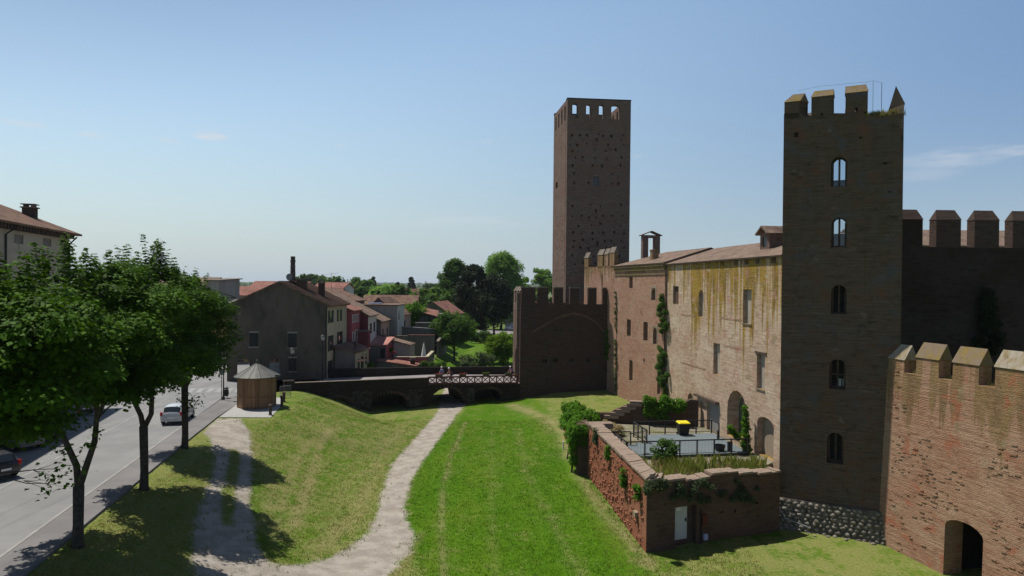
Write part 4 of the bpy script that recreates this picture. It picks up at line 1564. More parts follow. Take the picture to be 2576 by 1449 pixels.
# --- dark back wall behind the corner tower --------------------------------
back = thing('curtain_wall', 'shaded dark brick wall with hipped merlons behind the corner tower', 'castle wall', (32, 45, -3))
Wk = Wall((24.75, 44.4), (46, 45.0), 1.0)
zk, zkt, zks = Wk.hit(2400, 622)[1], Wk.hit(2400, 527)[1], Wk.hit(2400, 553)[1]
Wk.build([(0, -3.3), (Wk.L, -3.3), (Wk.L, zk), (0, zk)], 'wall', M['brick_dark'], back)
pitch = 96.2
for k in range(6):
    a, b = 2259 + k * pitch, 2321 + k * pitch
    s0, s1 = Wk.hit(a, 600)[0], Wk.hit(b, 600)[0]
    Wk.merlon(max(s0, .0), s1, zk - .02, zks, zkt, M['brick_dark'] if k == 0 else M['brick_gate'], M['brick_gate'], back, 'hip', .72, over=.03)
# courtyard house whose roof shows above it
court = thing('courtyard_building', 'tiled courtyard roof seen through the gaps of the dark back wall', 'building', (38, 62, -3))
mb = MB()
mb.box((44, 63, 5.5), (26, 8, 17.0))
mb.build('wall', M['brick_dark'], court)
mb = MB()
zr_ = P(2430, 579, 62.9).z
mb.slab((30.5, 58.6, zr_ - 1.7), (57.5, 58.9, zr_ - 1.7), (57.5, 63, zr_), (30.5, 62.9, zr_), .15)
mb.slab((30.5, 67.4, zr_ - 1.7), (57.5, 67.4, zr_ - 1.7), (57.5, 63, zr_), (30.5, 62.9, zr_), .15)
mb.build('roof', M['tiles_old'], court)

# ================================================================== WALLED TERRACE IN FRONT OF THE HALL
E0, E1, E2 = Vector((7.35, 36.6)), Vector((15.95, 40.25)), Vector((5.85, 51.4))
terr = thing('terrace_wall', 'low ruined brick wall with a grey door enclosing the terrace', 'low wall', (9, 40, -3))
We = Wall(E0, E1, .75)
We.m0 = 1.356
dz = We.hit(1717, 1364)[1]
sd0, sd1 = We.hit(1698, 1320)[0], We.hit(1752, 1320)[0]
door_h = We.hole(sd0, sd1, -3.0, We.hit(1720, 1274)[1], 'rect', depth=.5)
for q in ((1812, 1286, 1822, 1290), (1846, 1282, 1852, 1290), (1900, 1262, 1908, 1268)):
    We.px(*q, depth=.2, tagname='solid')
tops = [(0, 1.08), (.9, 1.02), (1.0, .92), (2.5, .92), (2.6, .82), (4.2, .84), (4.3, .98), (6.2, .98), (6.3, .80), (7.6, .74), (7.7, .66), (We.L, .70)]
outl = [(0, -3.3), (We.L, -3.3)] + [(s, z - .12) for s, z in reversed(tops)]
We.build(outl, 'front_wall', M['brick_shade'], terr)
mb = MB()
for i in range(0, len(tops) - 1, 2):
    (a, z), (b, _z) = tops[i], tops[i + 1]
    rr_ = random.Random(i)
    n = max(1, int((b - a) / .32))
    for k in range(n):
        We.bar(mb, a + (b - a) * k / n + .008, a + (b - a) * (k + 1) / n - .006, z - .118, z - rr_.choice((0, 0, .0, .05)), -.05 + rr_.uniform(-.02, .02), .78 + rr_.uniform(-.04, .05))
We.bar(mb, .05, .55, 1.085, 1.2, .05, .5)
We.bar(mb, .12, .4, 1.205, 1.3, .08, .35)
mb.build('coping', M['brick_cap'], terr)
dp = MB()
sm = sd0 + (sd1 - sd0) * .66
We.bar(dp, sd0 + .03, sm, dz + .02, door_h['z'][1] - .03, .36, .42)
door = dp.build('door', M['door_grey'], terr)
dp = MB()
We.bar(dp, sm - .12, sm - .06, dz + .98, dz + 1.2, .30, .358)
We.bar(dp, sm - .2, sm - .06, dz + 1.1, dz + 1.13, .27, .302)
dp.build('handle', M['black'], door)
dp = MB()
We.bar(dp, sd0 + .2, sd0 + .5, dz + 1.62, dz + 1.86, .35, .357)
dp.build('notice', M['white_paint'], door)
dp = MB()
We.bar(dp, sm + .01, sd1 - .005, -2.98, door_h['z'][1] - .01, .40, .49)
We.bar(dp, sd0 + .005, sm, -2.98, dz + .015, .38, .49)
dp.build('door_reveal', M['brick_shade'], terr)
dp = MB()
We.bar(dp, sd0 - .1, sd1 + .1, door_h['z'][1] + .004, door_h['z'][1] + .3, -.02, .2)
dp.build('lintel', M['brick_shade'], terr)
bx = MB()
s_, z_ = We.hit(1770, 1306)
We.bar(bx, s_ - .18, s_ + .18, z_ - .3, z_ + .3, -.16, -.003)
tag(bx.build('hose_cabinet', M['red_paint']), 'small dark red cabinet fixed to the wall beside the grey door', 'cabinet')
bx = MB()
s_, z_ = We.hit(1773, 1349)
We.bar(bx, s_ - .11, s_ + .11, z_ - .17, z_ + .14, -.14, -.003)
tag(bx.build('meter_box', m_plain('bluish white plastic', (.42, .5, .68), .4, var=.05)), 'small whitish meter box low on the wall right of the grey door', 'meter box')
bx = MB()
We.bar(bx, We.hit(1762, 1320)[0] - .03, We.hit(1762, 1320)[0] + .03, -2.9, We.hit(1762, 1300)[1] + .4, -.08, -.02)
tag(bx.build('cable_pipe', M['iron']), 'thin dark pipe running up the wall beside the red cabinet', 'pipe')
bx = MB()
q0, q1 = We.pt(We.L - .1, -1.6, -.1), We.pt(We.L - .05, -2.6, -.9)
bx.tube([q0, (q0 + q1) / 2 + Vector((0, 0, .1)), q1 + Vector((.9, -.3, .3))], .04, 6)
tag(bx.build('drain_pipe', M['steel_far']), 'pale pipe slanting out by the cobbled tower foot', 'pipe')

Ws = Wall(E0, E2, .8)
Ws.m0 = 1.356
Ws.n = -Vector((Ws.d.y, -Ws.d.x, 0)) if Vector((Ws.d.y, -Ws.d.x, 0)).x > 0 else Vector((Ws.d.y, -Ws.d.x, 0))
Ws.build([(.76 * 0 + .003, -3.3), (Ws.L, -3.3), (Ws.L, .98), (.003, .98)], 'side_wall', M['brick_red'], terr)
mb = MB()
segs = [(0, 3.4, 1.10), (3.4, 7.4, 1.14), (7.4, 11.2, 1.12), (11.2, Ws.L + .05, 1.16)]
for (a, b, z) in segs:
    n = int((b - a) / .5)
    for k in range(n):
        rr_ = random.Random(int(a * 10) + k)
        Ws.bar(mb, a + (b - a) * k / n + .004, a + (b - a) * (k + 1) / n, .983, z + rr_.uniform(-.015, .015), -.07 + rr_.uniform(-.02, .02), .9 + rr_.uniform(-.05, .05))
mb.build('coping', M['brick_cap'], terr)
mb = MB()
Ws.bar(mb, Ws.L - .1, Ws.L + .75, .6, 1.02, -.05, 1.9)
mb.build('wall_return', M['brick_cap'], terr)
# knocked out bricks on the eroded face
rng = random.Random(9)
mb = MB()
for k in range(420):
    s = rng.uniform(.4, Ws.L - .4)
    z = rng.uniform(-2.9, .6)
    if rng.random() < .35 and s < 4:
        continue
    w_ = rng.uniform(.1, .3)
    Ws.bar(mb, s, s + w_, z, z + rng.uniform(.05, .1), -rng.uniform(.02, .1), .03)
mb.build('loose_bricks', M['brick_red'], terr)
mb = MB()
s_, z_ = Ws.hit(1603, 1292)
Ws.bar(mb, s_ - .25, s_ + .2, z_ - .15, z_ + .13, -.2, .1)
mb.build('white_stone', M['pale_cap'], terr)
# pier and continuing wall under the ivy
E3 = Vector((4.9, 62.0))
mb = MB()
mb.prism([(5.1, 51.6), (5.85, 51.5), (6.0, 53.5), (5.1, 53.5)], -3.2, .9)
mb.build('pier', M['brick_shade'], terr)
Wx = Wall((5.25, 53.5), E3, .7)
Wx.n = Vector((-1, -.06, 0)).normalized()
Wx.build([(0, -3.3), (Wx.L, -3.3), (Wx.L, .2), (0, .3)], 'side_wall', M['brick_red'], terr)
# back wall of the terrace
Wb = Wall((5.2, 62.2), (16.2, 60.4), .6)
bsx = [Wb.hit(u, 1035)[0] for u in (1520, 1535, 1560, 1584, 1600, 1757)]
outl = [(0, -3), (bsx[5], -3), (bsx[5], 1.35), (bsx[5] - .7, 1.4), (bsx[5] - 1.1, 1.15), (bsx[4] + 2, 1.0), (bsx[4], .95), (bsx[3] + .02, .92), (bsx[3], .62), (bsx[3] - .5, .6), (bsx[2], .4), (bsx[2] - .5, .2), (bsx[1], -.1), (0, -.2)]
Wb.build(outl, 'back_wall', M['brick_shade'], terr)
mb = MB()
for i in range(5):
    Wb.bar(mb, bsx[0] + i * .5, bsx[0] + i * .5 + 1.3, -.5 + i * .28, -.25 + i * .28, -.35 + .05 * i, .02)
Wb.bar(mb, bsx[3], bsx[5] - 1.2, .96, 1.06, -.06, .66)
mb.build('coping', M['brick_cap'], terr)

tp = [(7.9, 37.8), (15.8, 41.2), (17.3, 47), (18.55, 48.2), (17.0, 60.2), (6.0, 61.4), (6.3, 51.5)]


def m_terrace():
    t = NT('terrace earth')
    oc = t.coord('Object')
    a = t.noise(oc, .8, 6, .65)
    b = t.noise(oc, 5, 5, .7)
    col = t.mix(t.ramp(a, .4, .62), (.24, .21, .165), (.15, .15, .07))
    col = t.mix(t.math('MULTIPLY', t.ramp(b, .55, .7), .8), col, (.40, .37, .33))
    t.bump(b, .6, .08)
    return t.done(col, .95, .1)


flat_poly('terrace_ground', tp, -.95, m_terrace(), .6)
# steel deck
deck = thing('metal_deck', 'pale blue grey metal deck laid over the walled terrace', 'deck', (13, 53, -.95))
dk = [(9.35, 48.75), (17.5, 50.3), (16.85, 56.7), (11.0, 55.8), (10.75, 52.9), (8.8, 52.2)]
mb = MB()
mb.prism(dk, -.80, -.74)
mb.build('deck_surface', M['deck_metal'], deck)
mb = MB()
for (a, b) in zip(dk, dk[1:] + dk[:1]):
    a, b = Vector((*a, -.875)), Vector((*b, -.875))
    e = (b - a).normalized()
    mb.box(tuple((a + b) / 2), ((b - a).length - .02, .08, .14), math.atan2(e.y, e.x))
mb.build('edge_beam', M['rail_metal'], deck)
mb = MB()
mb.box((9.9, 49.4, -.735), (.45, .45, .012), .1)
mb.build('hatch', M['black'], deck)


def railing(name, label, runs, h=1.08, base=-.80, mesh=False, gap=1.25):
    t = thing(name, label, 'railing', (runs[0][0][0], runs[0][0][1], base), 0, 'steel railings round the terrace deck')
    tr = MB()
    pn = MB()
    for (a, b) in runs:
        a, b = Vector((*a, 0)), Vector((*b, 0))
        e = b - a
        ang = math.atan2(e.y, e.x)
        L = e.length
        mid = (a + b) / 2
        tr.box((mid.x, mid.y, base + h), (L + .06, .085, .075), ang)
        n = max(1, round(L / gap))
        for k in range(n + 1):
            q = a + e * (k / n)
            pb = MB()
            pb.box((q.x, q.y, base + h / 2 - .015 - .1), (.085, .085, h + .15), ang)
            pb.build('post', M['rail_metal'], t)
        pn.box((mid.x, mid.y, base + .14), (L - .07, .025, .035), ang)
        m_ = int(L / .11)
        for k in range(1, m_):
            q = a + e * (k / m_)
            pn.tube([(q.x, q.y, base + .12), (q.x, q.y, base + h - .03)], .006, 4, False)
    tr.build('top_rail', M['rail_metal'], t)
    pn.build('wire_panel', M['rail_metal'], t)
    return t


railing('steel_railing', 'long grey steel railing along the near edge of the terrace deck', [((8.35, 48.7), (17.5, 50.2))])
railing('steel_railing', 'grey steel railing at the back of the deck behind the yellow lidded bin', [((10.1, 55.95), (16.8, 57.0)), ((16.8, 57.0), (17.0, 55.6))])
railing('steel_railing', 'short grey railing along the stair by the long side wall', [((8.3, 48.75), (7.75, 52.1)), ((7.75, 52.1), (9.2, 52.15))])
railing('steel_railing', 'slanting grey railing between the stair and the deck', [((10.1, 55.85), (10.55, 52.75))])
st = thing('deck_stair', 'small grey steel stair dropping from the deck to the wall foot', 'stair', (9.2, 53, -1.5))
mb = MB()
for i in range(5):
    mb.box((10.2 - i * .32, 53.1 + i * .45, -.9 - i * .14), (1.0, .32, .04), 2.2)
mb.build('tread', M['deck_metal'], st)
mb = MB()
mb.tube([(10.5, 52.9, .2), (9.4, 54.6, -.45)], .03, 6)
mb.tube([(9.2, 52.2, .2), (10.2, 53.8, -.5)], .03, 6)
mb.build('handrail', M['rail_metal'], st)
# wheeled bin with yellow lid
bn = thing('wheeled_bin', 'black wheeled bin with a yellow lid standing on the deck', 'bin', (14.15, 55.9, -.74), .1)
mb = MB()
mb.hexa([(-.36, -.32, .08), (.36, -.32, .08), (.36, .32, .08), (-.36, .32, .08)], [(-.46, -.42, .98), (.46, -.42, .98), (.46, .42, .98), (-.46, .42, .98)])
mb.build('body', M['black'], bn, local=True)
mb = MB()
mb.hexa([(-.49, -.45, .985), (.49, -.45, .985), (.49, .45, .985), (-.49, .45, .985)], [(-.42, -.36, 1.09), (.42, -.36, 1.09), (.42, .36, 1.12), (-.42, .36, 1.12)])
mb.build('lid', M['yellow'], bn, local=True, bevel=.02)
for sx in (-1, 1):
    mb = MB()
    mb.tube([(sx * .37, .3, .1), (sx * .44, .3, .1)], .1, 12)
    mb.build('wheel', M['rubber'], bn, local=True)
mb = MB()
mb.tube([(-.36, .47, .95), (-.36, .54, .97), (.36, .54, .97), (.36, .47, .95)], .02, 6)
mb.build('handle', M['black'], bn, local=True)
pl = thing('planter_tub', 'dark half barrel tub standing at the near edge of the deck', 'tub', (15.55, 50.6, -.74))
mb = MB()
mb.lathe((0, 0, 0), [(.30, 0), (.36, .2), (.40, .42), (.41, .45), (.37, .45), (.36, .36)], 18)
mb.build('tub', M['iron'], pl, local=True)
mb = MB()
mb.lathe((0, 0, 0), [(.352, .30), (.352, .36)], 16)
mb.build('soil', M['trunk'], pl, local=True)
mb = MB()
mb.box((16.28, 50.55, -.42), (.30, .22, .64), .15)
mb.box((16.28, 50.55, -.07), (.34, .26, .05), .15)
tag(mb.build('stage_box', M['black']), 'black upright box beside the dark tub on the deck', 'box')
mb = MB()
mb.box((16.55, 54.3, -.38), (.16, .16, .72), .15)
mb.lathe((16.55, 54.3, -.02), [(.09, 0), (.09, .05), (.03, .10)], 10)
tag(mb.build('bollard_light', M['rail_metal']), 'short grey bollard light by the hall arch', 'bollard')
mb = MB()
mb.tube([(4.55, 58.5, float(zt(4.5, 58.5)) - .1), (4.55, 58.5, float(zt(4.5, 58.5)) + .62)], .06, 8)
mb.lathe((4.55, 58.5, float(zt(4.5, 58.5)) + .62), [(.07, 0), (.07, .05), (.01, .08)], 8)
tag(mb.build('marker_post', M['white_paint']), 'small white marker post in the grass left of the ivy', 'post')

# ================================================================== BRIDGE
be = Vector((.8854, .4648))
BN0, BN1 = Vector((-23.2, 71.9)), Vector((1.06, 84.65))
BF0, BF1 = Vector((-21.75, 81.35)), Vector((.22, 92.95))
LB = (BN1 - BN0).length


def zdeck(s):
    return float(np.interp(s, [0, 15.4, LB], [0.0, -.22, -.84]))


bridge = thing('brick_bridge', 'dark arched brick bridge leading from the houses to the gate tower', 'bridge', (-11, 80, -3.2))
WBr = Wall(BN0, BN1, 4.0)
nat_n = WBr.n.copy()
WBr.n = Vector((.30, -.955, 0))
for (q, thr) in (((821, 1006, 889, 1060), False), ((945, 998, 1040, 1064), False), ((1098, 986, 1200, 1062), True), ((1226, 992, 1302, 1060), False)):
    h = WBr.px(*q, kind='seg' if not thr else 'round', depth=3.2, tagname=None if thr else 'solid')
    if thr:
        h['th'], h['d'] = True, 8.6
WBr.th = 8.6
sR = 15.42
outl = [(0, -3.6), (LB, -3.6), (LB, zdeck(LB) - .06), (sR, zdeck(sR) - .06), (0, -.06)]
# keep arch bottoms above the outline bottom
for h in WBr.holes:
    h['p'] = [(s, max(z, -3.5)) for s, z in h['p']]
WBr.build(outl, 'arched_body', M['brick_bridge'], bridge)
# brick rings and stonework between the arches
mb = MB()
rng = random.Random(21)
for h in WBr.holes:
    ps = h['p'][2:]
    for (a, b) in zip(ps[:-1], ps[1:]):
        for f in (0, .5):
            s = a[0] + (b[0] - a[0]) * (f + .25)
            z = a[1] + (b[1] - a[1]) * (f + .25)
            c = ((h['s'][0] + h['s'][1]) / 2, h['z'][0] + (h['z'][1] - h['z'][0]) * .3)
            d = Vector((s - c[0], z - c[1])).normalized()
            WBr.bar(mb, s + d.x * .02 - .12, s + d.x * .3 + .12, z + d.y * .02, z + d.y * .3 + .1, -.04, .1)
mb.build('arch_ring', M['brick_gate'], bridge)
for (ua, ub) in ((893, 945), (1042, 1078), (1205, 1226)):
    mb = MB()
    for k in range(70):
        s, z = WBr.hit(rng.uniform(ua, ub), rng.uniform(990, 1035))
        if free(WBr, s, z, .12):
            WBr.bar(mb, s, s + rng.uniform(.15, .4), z, z + rng.uniform(.08, .2), -rng.uniform(.02, .06), .05)
    mb.build('pier_stones', m_plain('damp rubble', (.055, .049, .042), .95, var=.35, scale=1.5), bridge)
# roadway on top
mb = MB()
N_ = 12
for k in range(N_):
    f0, f1 = k / N_, (k + 1) / N_
    a, b = BN0 + (BN1 - BN0) * f0, BN0 + (BN1 - BN0) * f1
    c, d = BF0 + (BF1 - BF0) * f1, BF0 + (BF1 - BF0) * f0
    za, zb = zdeck(LB * f0), zdeck(LB * f1)
    mb.hexa([(a.x, a.y, za - .05), (b.x, b.y, zb - .05), (c.x, c.y, zb - .05), (d.x, d.y, za - .05)],
            [(a.x, a.y, za + .006), (b.x, b.y, zb + .006), (c.x, c.y, zb + .006), (d.x, d.y, za + .006)])
mb.build('roadway', M['deck_road'], bridge)
WP = Wall(BN0 + Vector((nat_n.x, nat_n.y)) * .004, BN1 + Vector((nat_n.x, nat_n.y)) * .004, .45)
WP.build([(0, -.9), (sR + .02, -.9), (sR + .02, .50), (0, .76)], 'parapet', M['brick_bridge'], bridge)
mb = MB()
mb.box((BN0.x - .35, BN0.y + .35, .42), (1.0, 1.1, 1.0), .48)
mb.box((BN0.x - .35, BN0.y + .35, .97), (1.12, 1.22, .1), .48)
mb.build('end_pier', M['brick_bridge'], bridge)
mb = MB()
for k in range(30):
    a, b = (sR - .25) * k / 30, (sR - .25) * (k + 1) / 30
    WP.hexa = None
    z0_, z1_ = .762 - (.26) * a / (sR - .2), .762 - .26 * b / (sR - .2)
    mb.hexa([WP.pt(a, z0_, -.03), WP.pt(b, z1_, -.03), WP.pt(b, z1_, .48), WP.pt(a, z0_, .48)],
            [WP.pt(a, z0_ + .05, -.03), WP.pt(b, z1_ + .05, -.03), WP.pt(b, z1_ + .05, .48), WP.pt(a, z0_ + .05, .48)])
mb.build('coping', M['stone_cap'], bridge)
WF = Wall(BF0, BF1, .45)
WF.build([(0, -.75), (WF.L, -1.3), (WF.L, .22), (WF.L * .5, .72), (0, 1.12)], 'parapet', M['brick_bridge'], bridge)
# timber railing with crossed braces
rail = thing('bridge_railing', 'red brown timber railing with crossed braces on the bridge edge', 'railing', (-4, 82, -.4))
rs0, rs1 = sR, LB - .25
nP = 12


def rb(s):
    return zdeck(s) + .05, float(np.interp(s, [rs0, rs1], [.56, .14]))


def rpt(s, z, dep=.02):
    q = BN0 + be * s
    return Vector((q.x, q.y, z)) - Vector((nat_n.x, nat_n.y, 0)) * dep


mb = MB()
mb.tube([rpt(rs0, rb(rs0)[1]), rpt(rs1, rb(rs1)[1])], .10, 6)
mb.build('top_rail', M['wood_red'], rail)
mb = MB()
mb.tube([rpt(rs0, rb(rs0)[0]), rpt(rs1, rb(rs1)[0])], .10, 6)
mb.build('bottom_rail', M['wood_red'], rail)
for k in range(nP + 1):
    s = rs0 + (rs1 - rs0) * k / nP
    a, b = rb(s)
    mb = MB()
    mb.tube([rpt(s, a - .25), rpt(s, b + .05)], .085, 6)
    mb.build('post', M['wood_red'], rail)
    if k < nP:
        s2 = rs0 + (rs1 - rs0) * (k + 1) / nP
        a2, b2 = rb(s2)
        mb = MB()
        mb.tube([rpt(s, a, .10), rpt(s2, b2, .10)], .058, 5)
        mb.tube([rpt(s, b, .15), rpt(s2, a2, .15)], .058, 5)
        mb.build('cross_brace', M['wood_red'], rail)

# ================================================================== foliage tools
def leaf_obj(name, Pn, Nn, S, tone, mat, parent=None, local=False, elong=1.5, seed=0):
    """many small folded leaf faces as one mesh"""
    rs = np.random.RandomState(seed)
    n = len(Pn)
    Nn = Nn / np.maximum(np.linalg.norm(Nn, axis=1, keepdims=True), 1e-6)
    r = rs.normal(size=(n, 3))
    a = np.cross(Nn, r)
    a /= np.maximum(np.linalg.norm(a, axis=1, keepdims=True), 1e-6)
    b = np.cross(Nn, a)
    L = (S * elong * .5)[:, None]
    Wd = (S * .5)[:, None]
    fold = Nn * (S * .16)[:, None]
    v = np.stack([Pn - a * L, Pn + b * Wd + fold - a * L * .1, Pn + a * L, Pn - b * Wd + fold - a * L * .1], 1).reshape(-1, 3)
    me = bpy.data.meshes.new(name)
    me.vertices.add(n * 4)
    me.vertices.foreach_set('co', v.astype('f').ravel())
    me.loops.add(n * 4)
    me.loops.foreach_set('vertex_index', np.arange(n * 4, dtype='i'))
    me.polygons.add(n)
    me.polygons.foreach_set('loop_start', np.arange(0, n * 4, 4, dtype='i'))
    me.polygons.foreach_set('loop_total', np.full(n, 4, 'i'))
    at = me.attributes.new('tone', 'FLOAT', 'FACE')
    at.data.foreach_set('value', np.clip(tone, 0, 1).astype('f'))
    me.update(calc_edges=True)
    me.materials.append(mat)
    o = bpy.data.objects.new(name, me)
    C.objects.link(o)
    adopt(o, parent, local)
    return o


def crown_pts(rs, clumps, per, flat=.7):
    """leaf positions in round clumps: clumps = (x,y,z,r)"""
    cl = np.asarray(clumps, float)
    w = cl[:, 3] ** 2
    cnt = np.maximum(6, (per * len(cl) * w / w.sum()).astype(int))
    idx = np.repeat(np.arange(len(cl)), cnt)
    n = len(idx)
    d = rs.normal(size=(n, 3))
    d /= np.linalg.norm(d, axis=1, keepdims=True)
    rad = cl[idx, 3] * rs.uniform(0.15, 1, n) ** .55
    off = d * rad[:, None]
    off[:, 2] *= flat
    p = cl[idx, :3] + off
    nr = d * .5 + rs.normal(size=(n, 3)) * .45 + np.array([0, 0, .55])
    tone = rs.beta(2, 2, n) * .7 + rs.uniform(0, .3, len(cl))[idx]
    return p, nr, tone


def ellipsoid_clumps(rs, c, rad, n, r0, r1, inner=.35, low=-.8):
    out = []
    while len(out) < n:
        d = rs.normal(size=3)
        d /= np.linalg.norm(d)
        if d[2] < low:
            continue
        k = rs.uniform(inner, 1) ** .6
        out.append((c[0] + d[0] * rad[0] * k, c[1] + d[1] * rad[1] * k, c[2] + d[2] * rad[2] * k, rs.uniform(r0, r1)))
    return out


def limb(mb, p0, p1, r0, r1, rng, n=5, wob=.12, sides=7):
    p0, p1 = Vector(p0), Vector(p1)
    L = (p1 - p0).length
    pts, rr = [], []
    for i in range(n + 1):
        f = i / n
        w = math.sin(f * math.pi) * wob * L * .3
        pts.append(p0.lerp(p1, f) + Vector((rng.uniform(-w, w), rng.uniform(-w, w), rng.uniform(-w, w) * .4)))
        rr.append(r0 + (r1 - r0) * f)
    mb.tube(pts, rr, sides)
    return pts


# ---------- the four street trees on the left
def street_tree(label, base, fork_z, limbs, crown, seed, nleaf, bare_twigs=()):
    rng = random.Random(seed)
    rs = np.random.RandomState(seed)
    t = thing('street_tree', label, 'tree', base, 0, 'street trees along the pavement')
    mb = MB()
    bx_, by_, bz_ = base
    fk = Vector((bx_ + rng.uniform(-.05, .05), by_, fork_z))
    mb.tube([(bx_, by_, bz_ - .25), (bx_, by_, bz_ + .1), (bx_ + .02, by_, bz_ + .9), tuple(fk)], [.30, .235, .205, .22], 12)
    tips = []
    main_l = []
    for q_, (tx, ty, tz) in enumerate(limbs):
        end = Vector((bx_ + tx, by_ + ty, tz))
        if q_ < 2:                                       # the two limbs of the fork
            st0, r0 = fk - Vector((0, 0, .15)), .155
        else:                                            # later limbs leave those two higher up
            st0, r0 = main_l[q_ % 2][3], .09
        pts = limb(mb, st0, end, r0, .055, rng, 6, .2, 8)
        main_l.append(pts)
        for k in range(5):
            p = pts[3 + k % 4]
            q = p + Vector((rng.uniform(-1.9, 1.9), rng.uniform(-1.9, 1.9), rng.uniform(.5, 2.6)))
            pp = limb(mb, p, q, .045, .016, rng, 4, .25, 5)
            tips += [pp[-1], pp[-2]]
    allp = [q for l in main_l[:2] for q in l] + [fk]
    for (x, y, z, r, n) in bare_twigs:
        tgt = Vector((x, y, z))
        near = min(allp, key=lambda q: (q - tgt).length + (2 if q.z > z + .8 else 0))
        limb(mb, near, tgt, .03, .008, rng, 4, .2, 4)
        for k in range(3):
            limb(mb, near.lerp(tgt, .7), tgt + Vector((rng.uniform(-r, r), rng.uniform(-r, r), rng.uniform(-r, r))) * .6, .012, .004, rng, 3, .2, 3)
    mb.build('trunk', M['trunk'], t, smooth=True)
    (cx, cy, cz), (rx, ry, rz) = crown
    # a shaded heart of scattered leaves
    core = ellipsoid_clumps(rs, (cx, cy, cz - .1 * rz), (rx * .74, ry * .74, rz * .76), 70, .5, .8, .0, -1)
    p, nr, tone = crown_pts(rs, core, nleaf // 2 // len(core))
    # boughs: flattened pads whose upper faces carry most of the leaves
    pads = []
    for k in range(46):
        a = 2.399963 * k + rs.uniform(-.5, .5)
        zz_ = -.86 + 1.74 * ((k + .5) / 46) + rs.uniform(-.12, .12)
        m_ = math.sqrt(max(.06, 1 - zz_ * zz_)) * rs.uniform(.72, 1.04)
        pads.append((cx + rx * m_ * math.cos(a), cy + ry * m_ * math.sin(a), cz + rz * zz_ * rs.uniform(.88, 1.05), rs.uniform(.55, 1.25)))
    PP, NN, TT = [], [], []
    wsum = sum(q[3] ** 2 for q in pads)
    for (x, y, z, r) in pads:
        n = int(nleaf * .55 * r * r / wsum)
        d = rs.normal(size=(n, 3))
        d[:, 2] = np.abs(d[:, 2]) * 1.0 - .45
        d /= np.linalg.norm(d, axis=1, keepdims=True)
        lump = 1 + .22 * np.sin(d[:, 0] * 7 + x * 3) * np.sin(d[:, 1] * 6 + y * 5) + .16 * rs.normal(size=n)
        PP.append(np.array([x, y, z]) + d * (r * lump * rs.uniform(.62, 1.0, n) ** .5)[:, None] * np.array([1.1, 1.1, .62]))
        NN.append(d * .55 + rs.normal(size=(n, 3)) * .33 + np.array([0, 0, .75]))
        TT.append(np.clip(rs.beta(2, 2, n) * .75 + rs.uniform(-.05, .3), 0, 1))
    # upright shoots with tiers of flat leaves, mostly on top
    for k in range(105):
        a = rs.uniform(0, 2 * math.pi)
        q = rs.uniform(.02, 1.0) ** .75
        x, y = cx + rx * q * math.cos(a), cy + ry * q * math.sin(a)
        z = cz + rz * math.sqrt(max(.0, 1 - q * q)) * rs.uniform(.82, 1.0)
        h = rs.uniform(.45, 2.0) * (1 - .5 * q)
        n = int(42 * h) + 14
        f = rs.uniform(0, 1, n)
        f = np.round(f * h / .17) * .17
        w_ = .34 * (1 - .6 * f / max(h, .3)) * rs.uniform(.2, 1, n)
        b = rs.uniform(0, 2 * math.pi, n)
        lx, ly = rs.uniform(-.25, .25, 2)
        PP.append(np.stack([x + lx * f + w_ * np.cos(b), y + ly * f + w_ * np.sin(b), z - .15 + f + rs.normal(size=n) * .03], 1))
        NN.append(np.stack([np.cos(b) * .25, np.sin(b) * .25, np.ones(n)], 1) + rs.normal(size=(n, 3)) * .22)
        TT.append(np.clip(rs.beta(2, 2, n) * .6 + .25, 0, 1))
    p = np.vstack([p] + PP)
    nr = np.vstack([nr] + NN)
    tone = np.concatenate([tone] + TT)
    for (x, y, z, r, n) in bare_twigs:
        d = rs.normal(size=(n, 3)) * r * .5
        p = np.vstack([p, np.array([x, y, z]) + d])
        nr = np.vstack([nr, rs.normal(size=(n, 3)) * .5 + [0, 0, .7]])
        tone = np.concatenate([tone, rs.uniform(.2, .8, n)])
    S = rs.uniform(.07, .19, len(p))
    leaf_obj('crown', p, nr, S, tone, M['leaf_street'], t, elong=1.25, seed=seed)
    return t


street_tree('dark street tree nearest the viewer, its trunk hidden past the left edge', (-17.3, 20.8, 0), 2.6, [(-1.5, .3, 8), (1.2, .5, 8.5), (.2, -1, 9), (.3, 1.5, 9)],
            ((-16.6, 21.0, 8.95), (3.4, 3.5, 2.6)), 101, 62000, [(-13.9, 21.2, 5.6, .6, 60), (-14.2, 21.0, 5.2, .5, 40)])
street_tree('street tree with a wide two limbed fork low on its trunk', (-18.7, 29.5, .02), 2.55, [(-1.75, .3, 8.2), (1.45, .3, 8.2), (-.9, -.3, 9), (1.0, .6, 9.2), (.3, 1.2, 9.5)],
            ((-18.9, 29.6, 8.85), (3.75, 3.6, 3.2)), 202, 72000,
            [(-19.6, 29.4, 4.6, .32, 24), (-19.9, 29.5, 4.2, .3, 18), (-18.1, 29.4, 4.4, .35, 28), (-17.9, 29.5, 5.0, .3, 22), (-19.5, 29.5, 4.0, .25, 14)])
street_tree('middle street tree with a narrow fork and straight trunk', (-20.25, 37.7, .02), 3.4, [(-1.6, .2, 7.8), (1.1, .2, 8.2), (.2, 1, 9.2), (-.3, -.8, 9)],
            ((-20.35, 37.8, 8.9), (3.35, 3.5, 3.6)), 303, 64000, [(-20.8, 37.5, 5.1, .5, 50), (-21.6, 37.6, 5.6, .6, 60)])
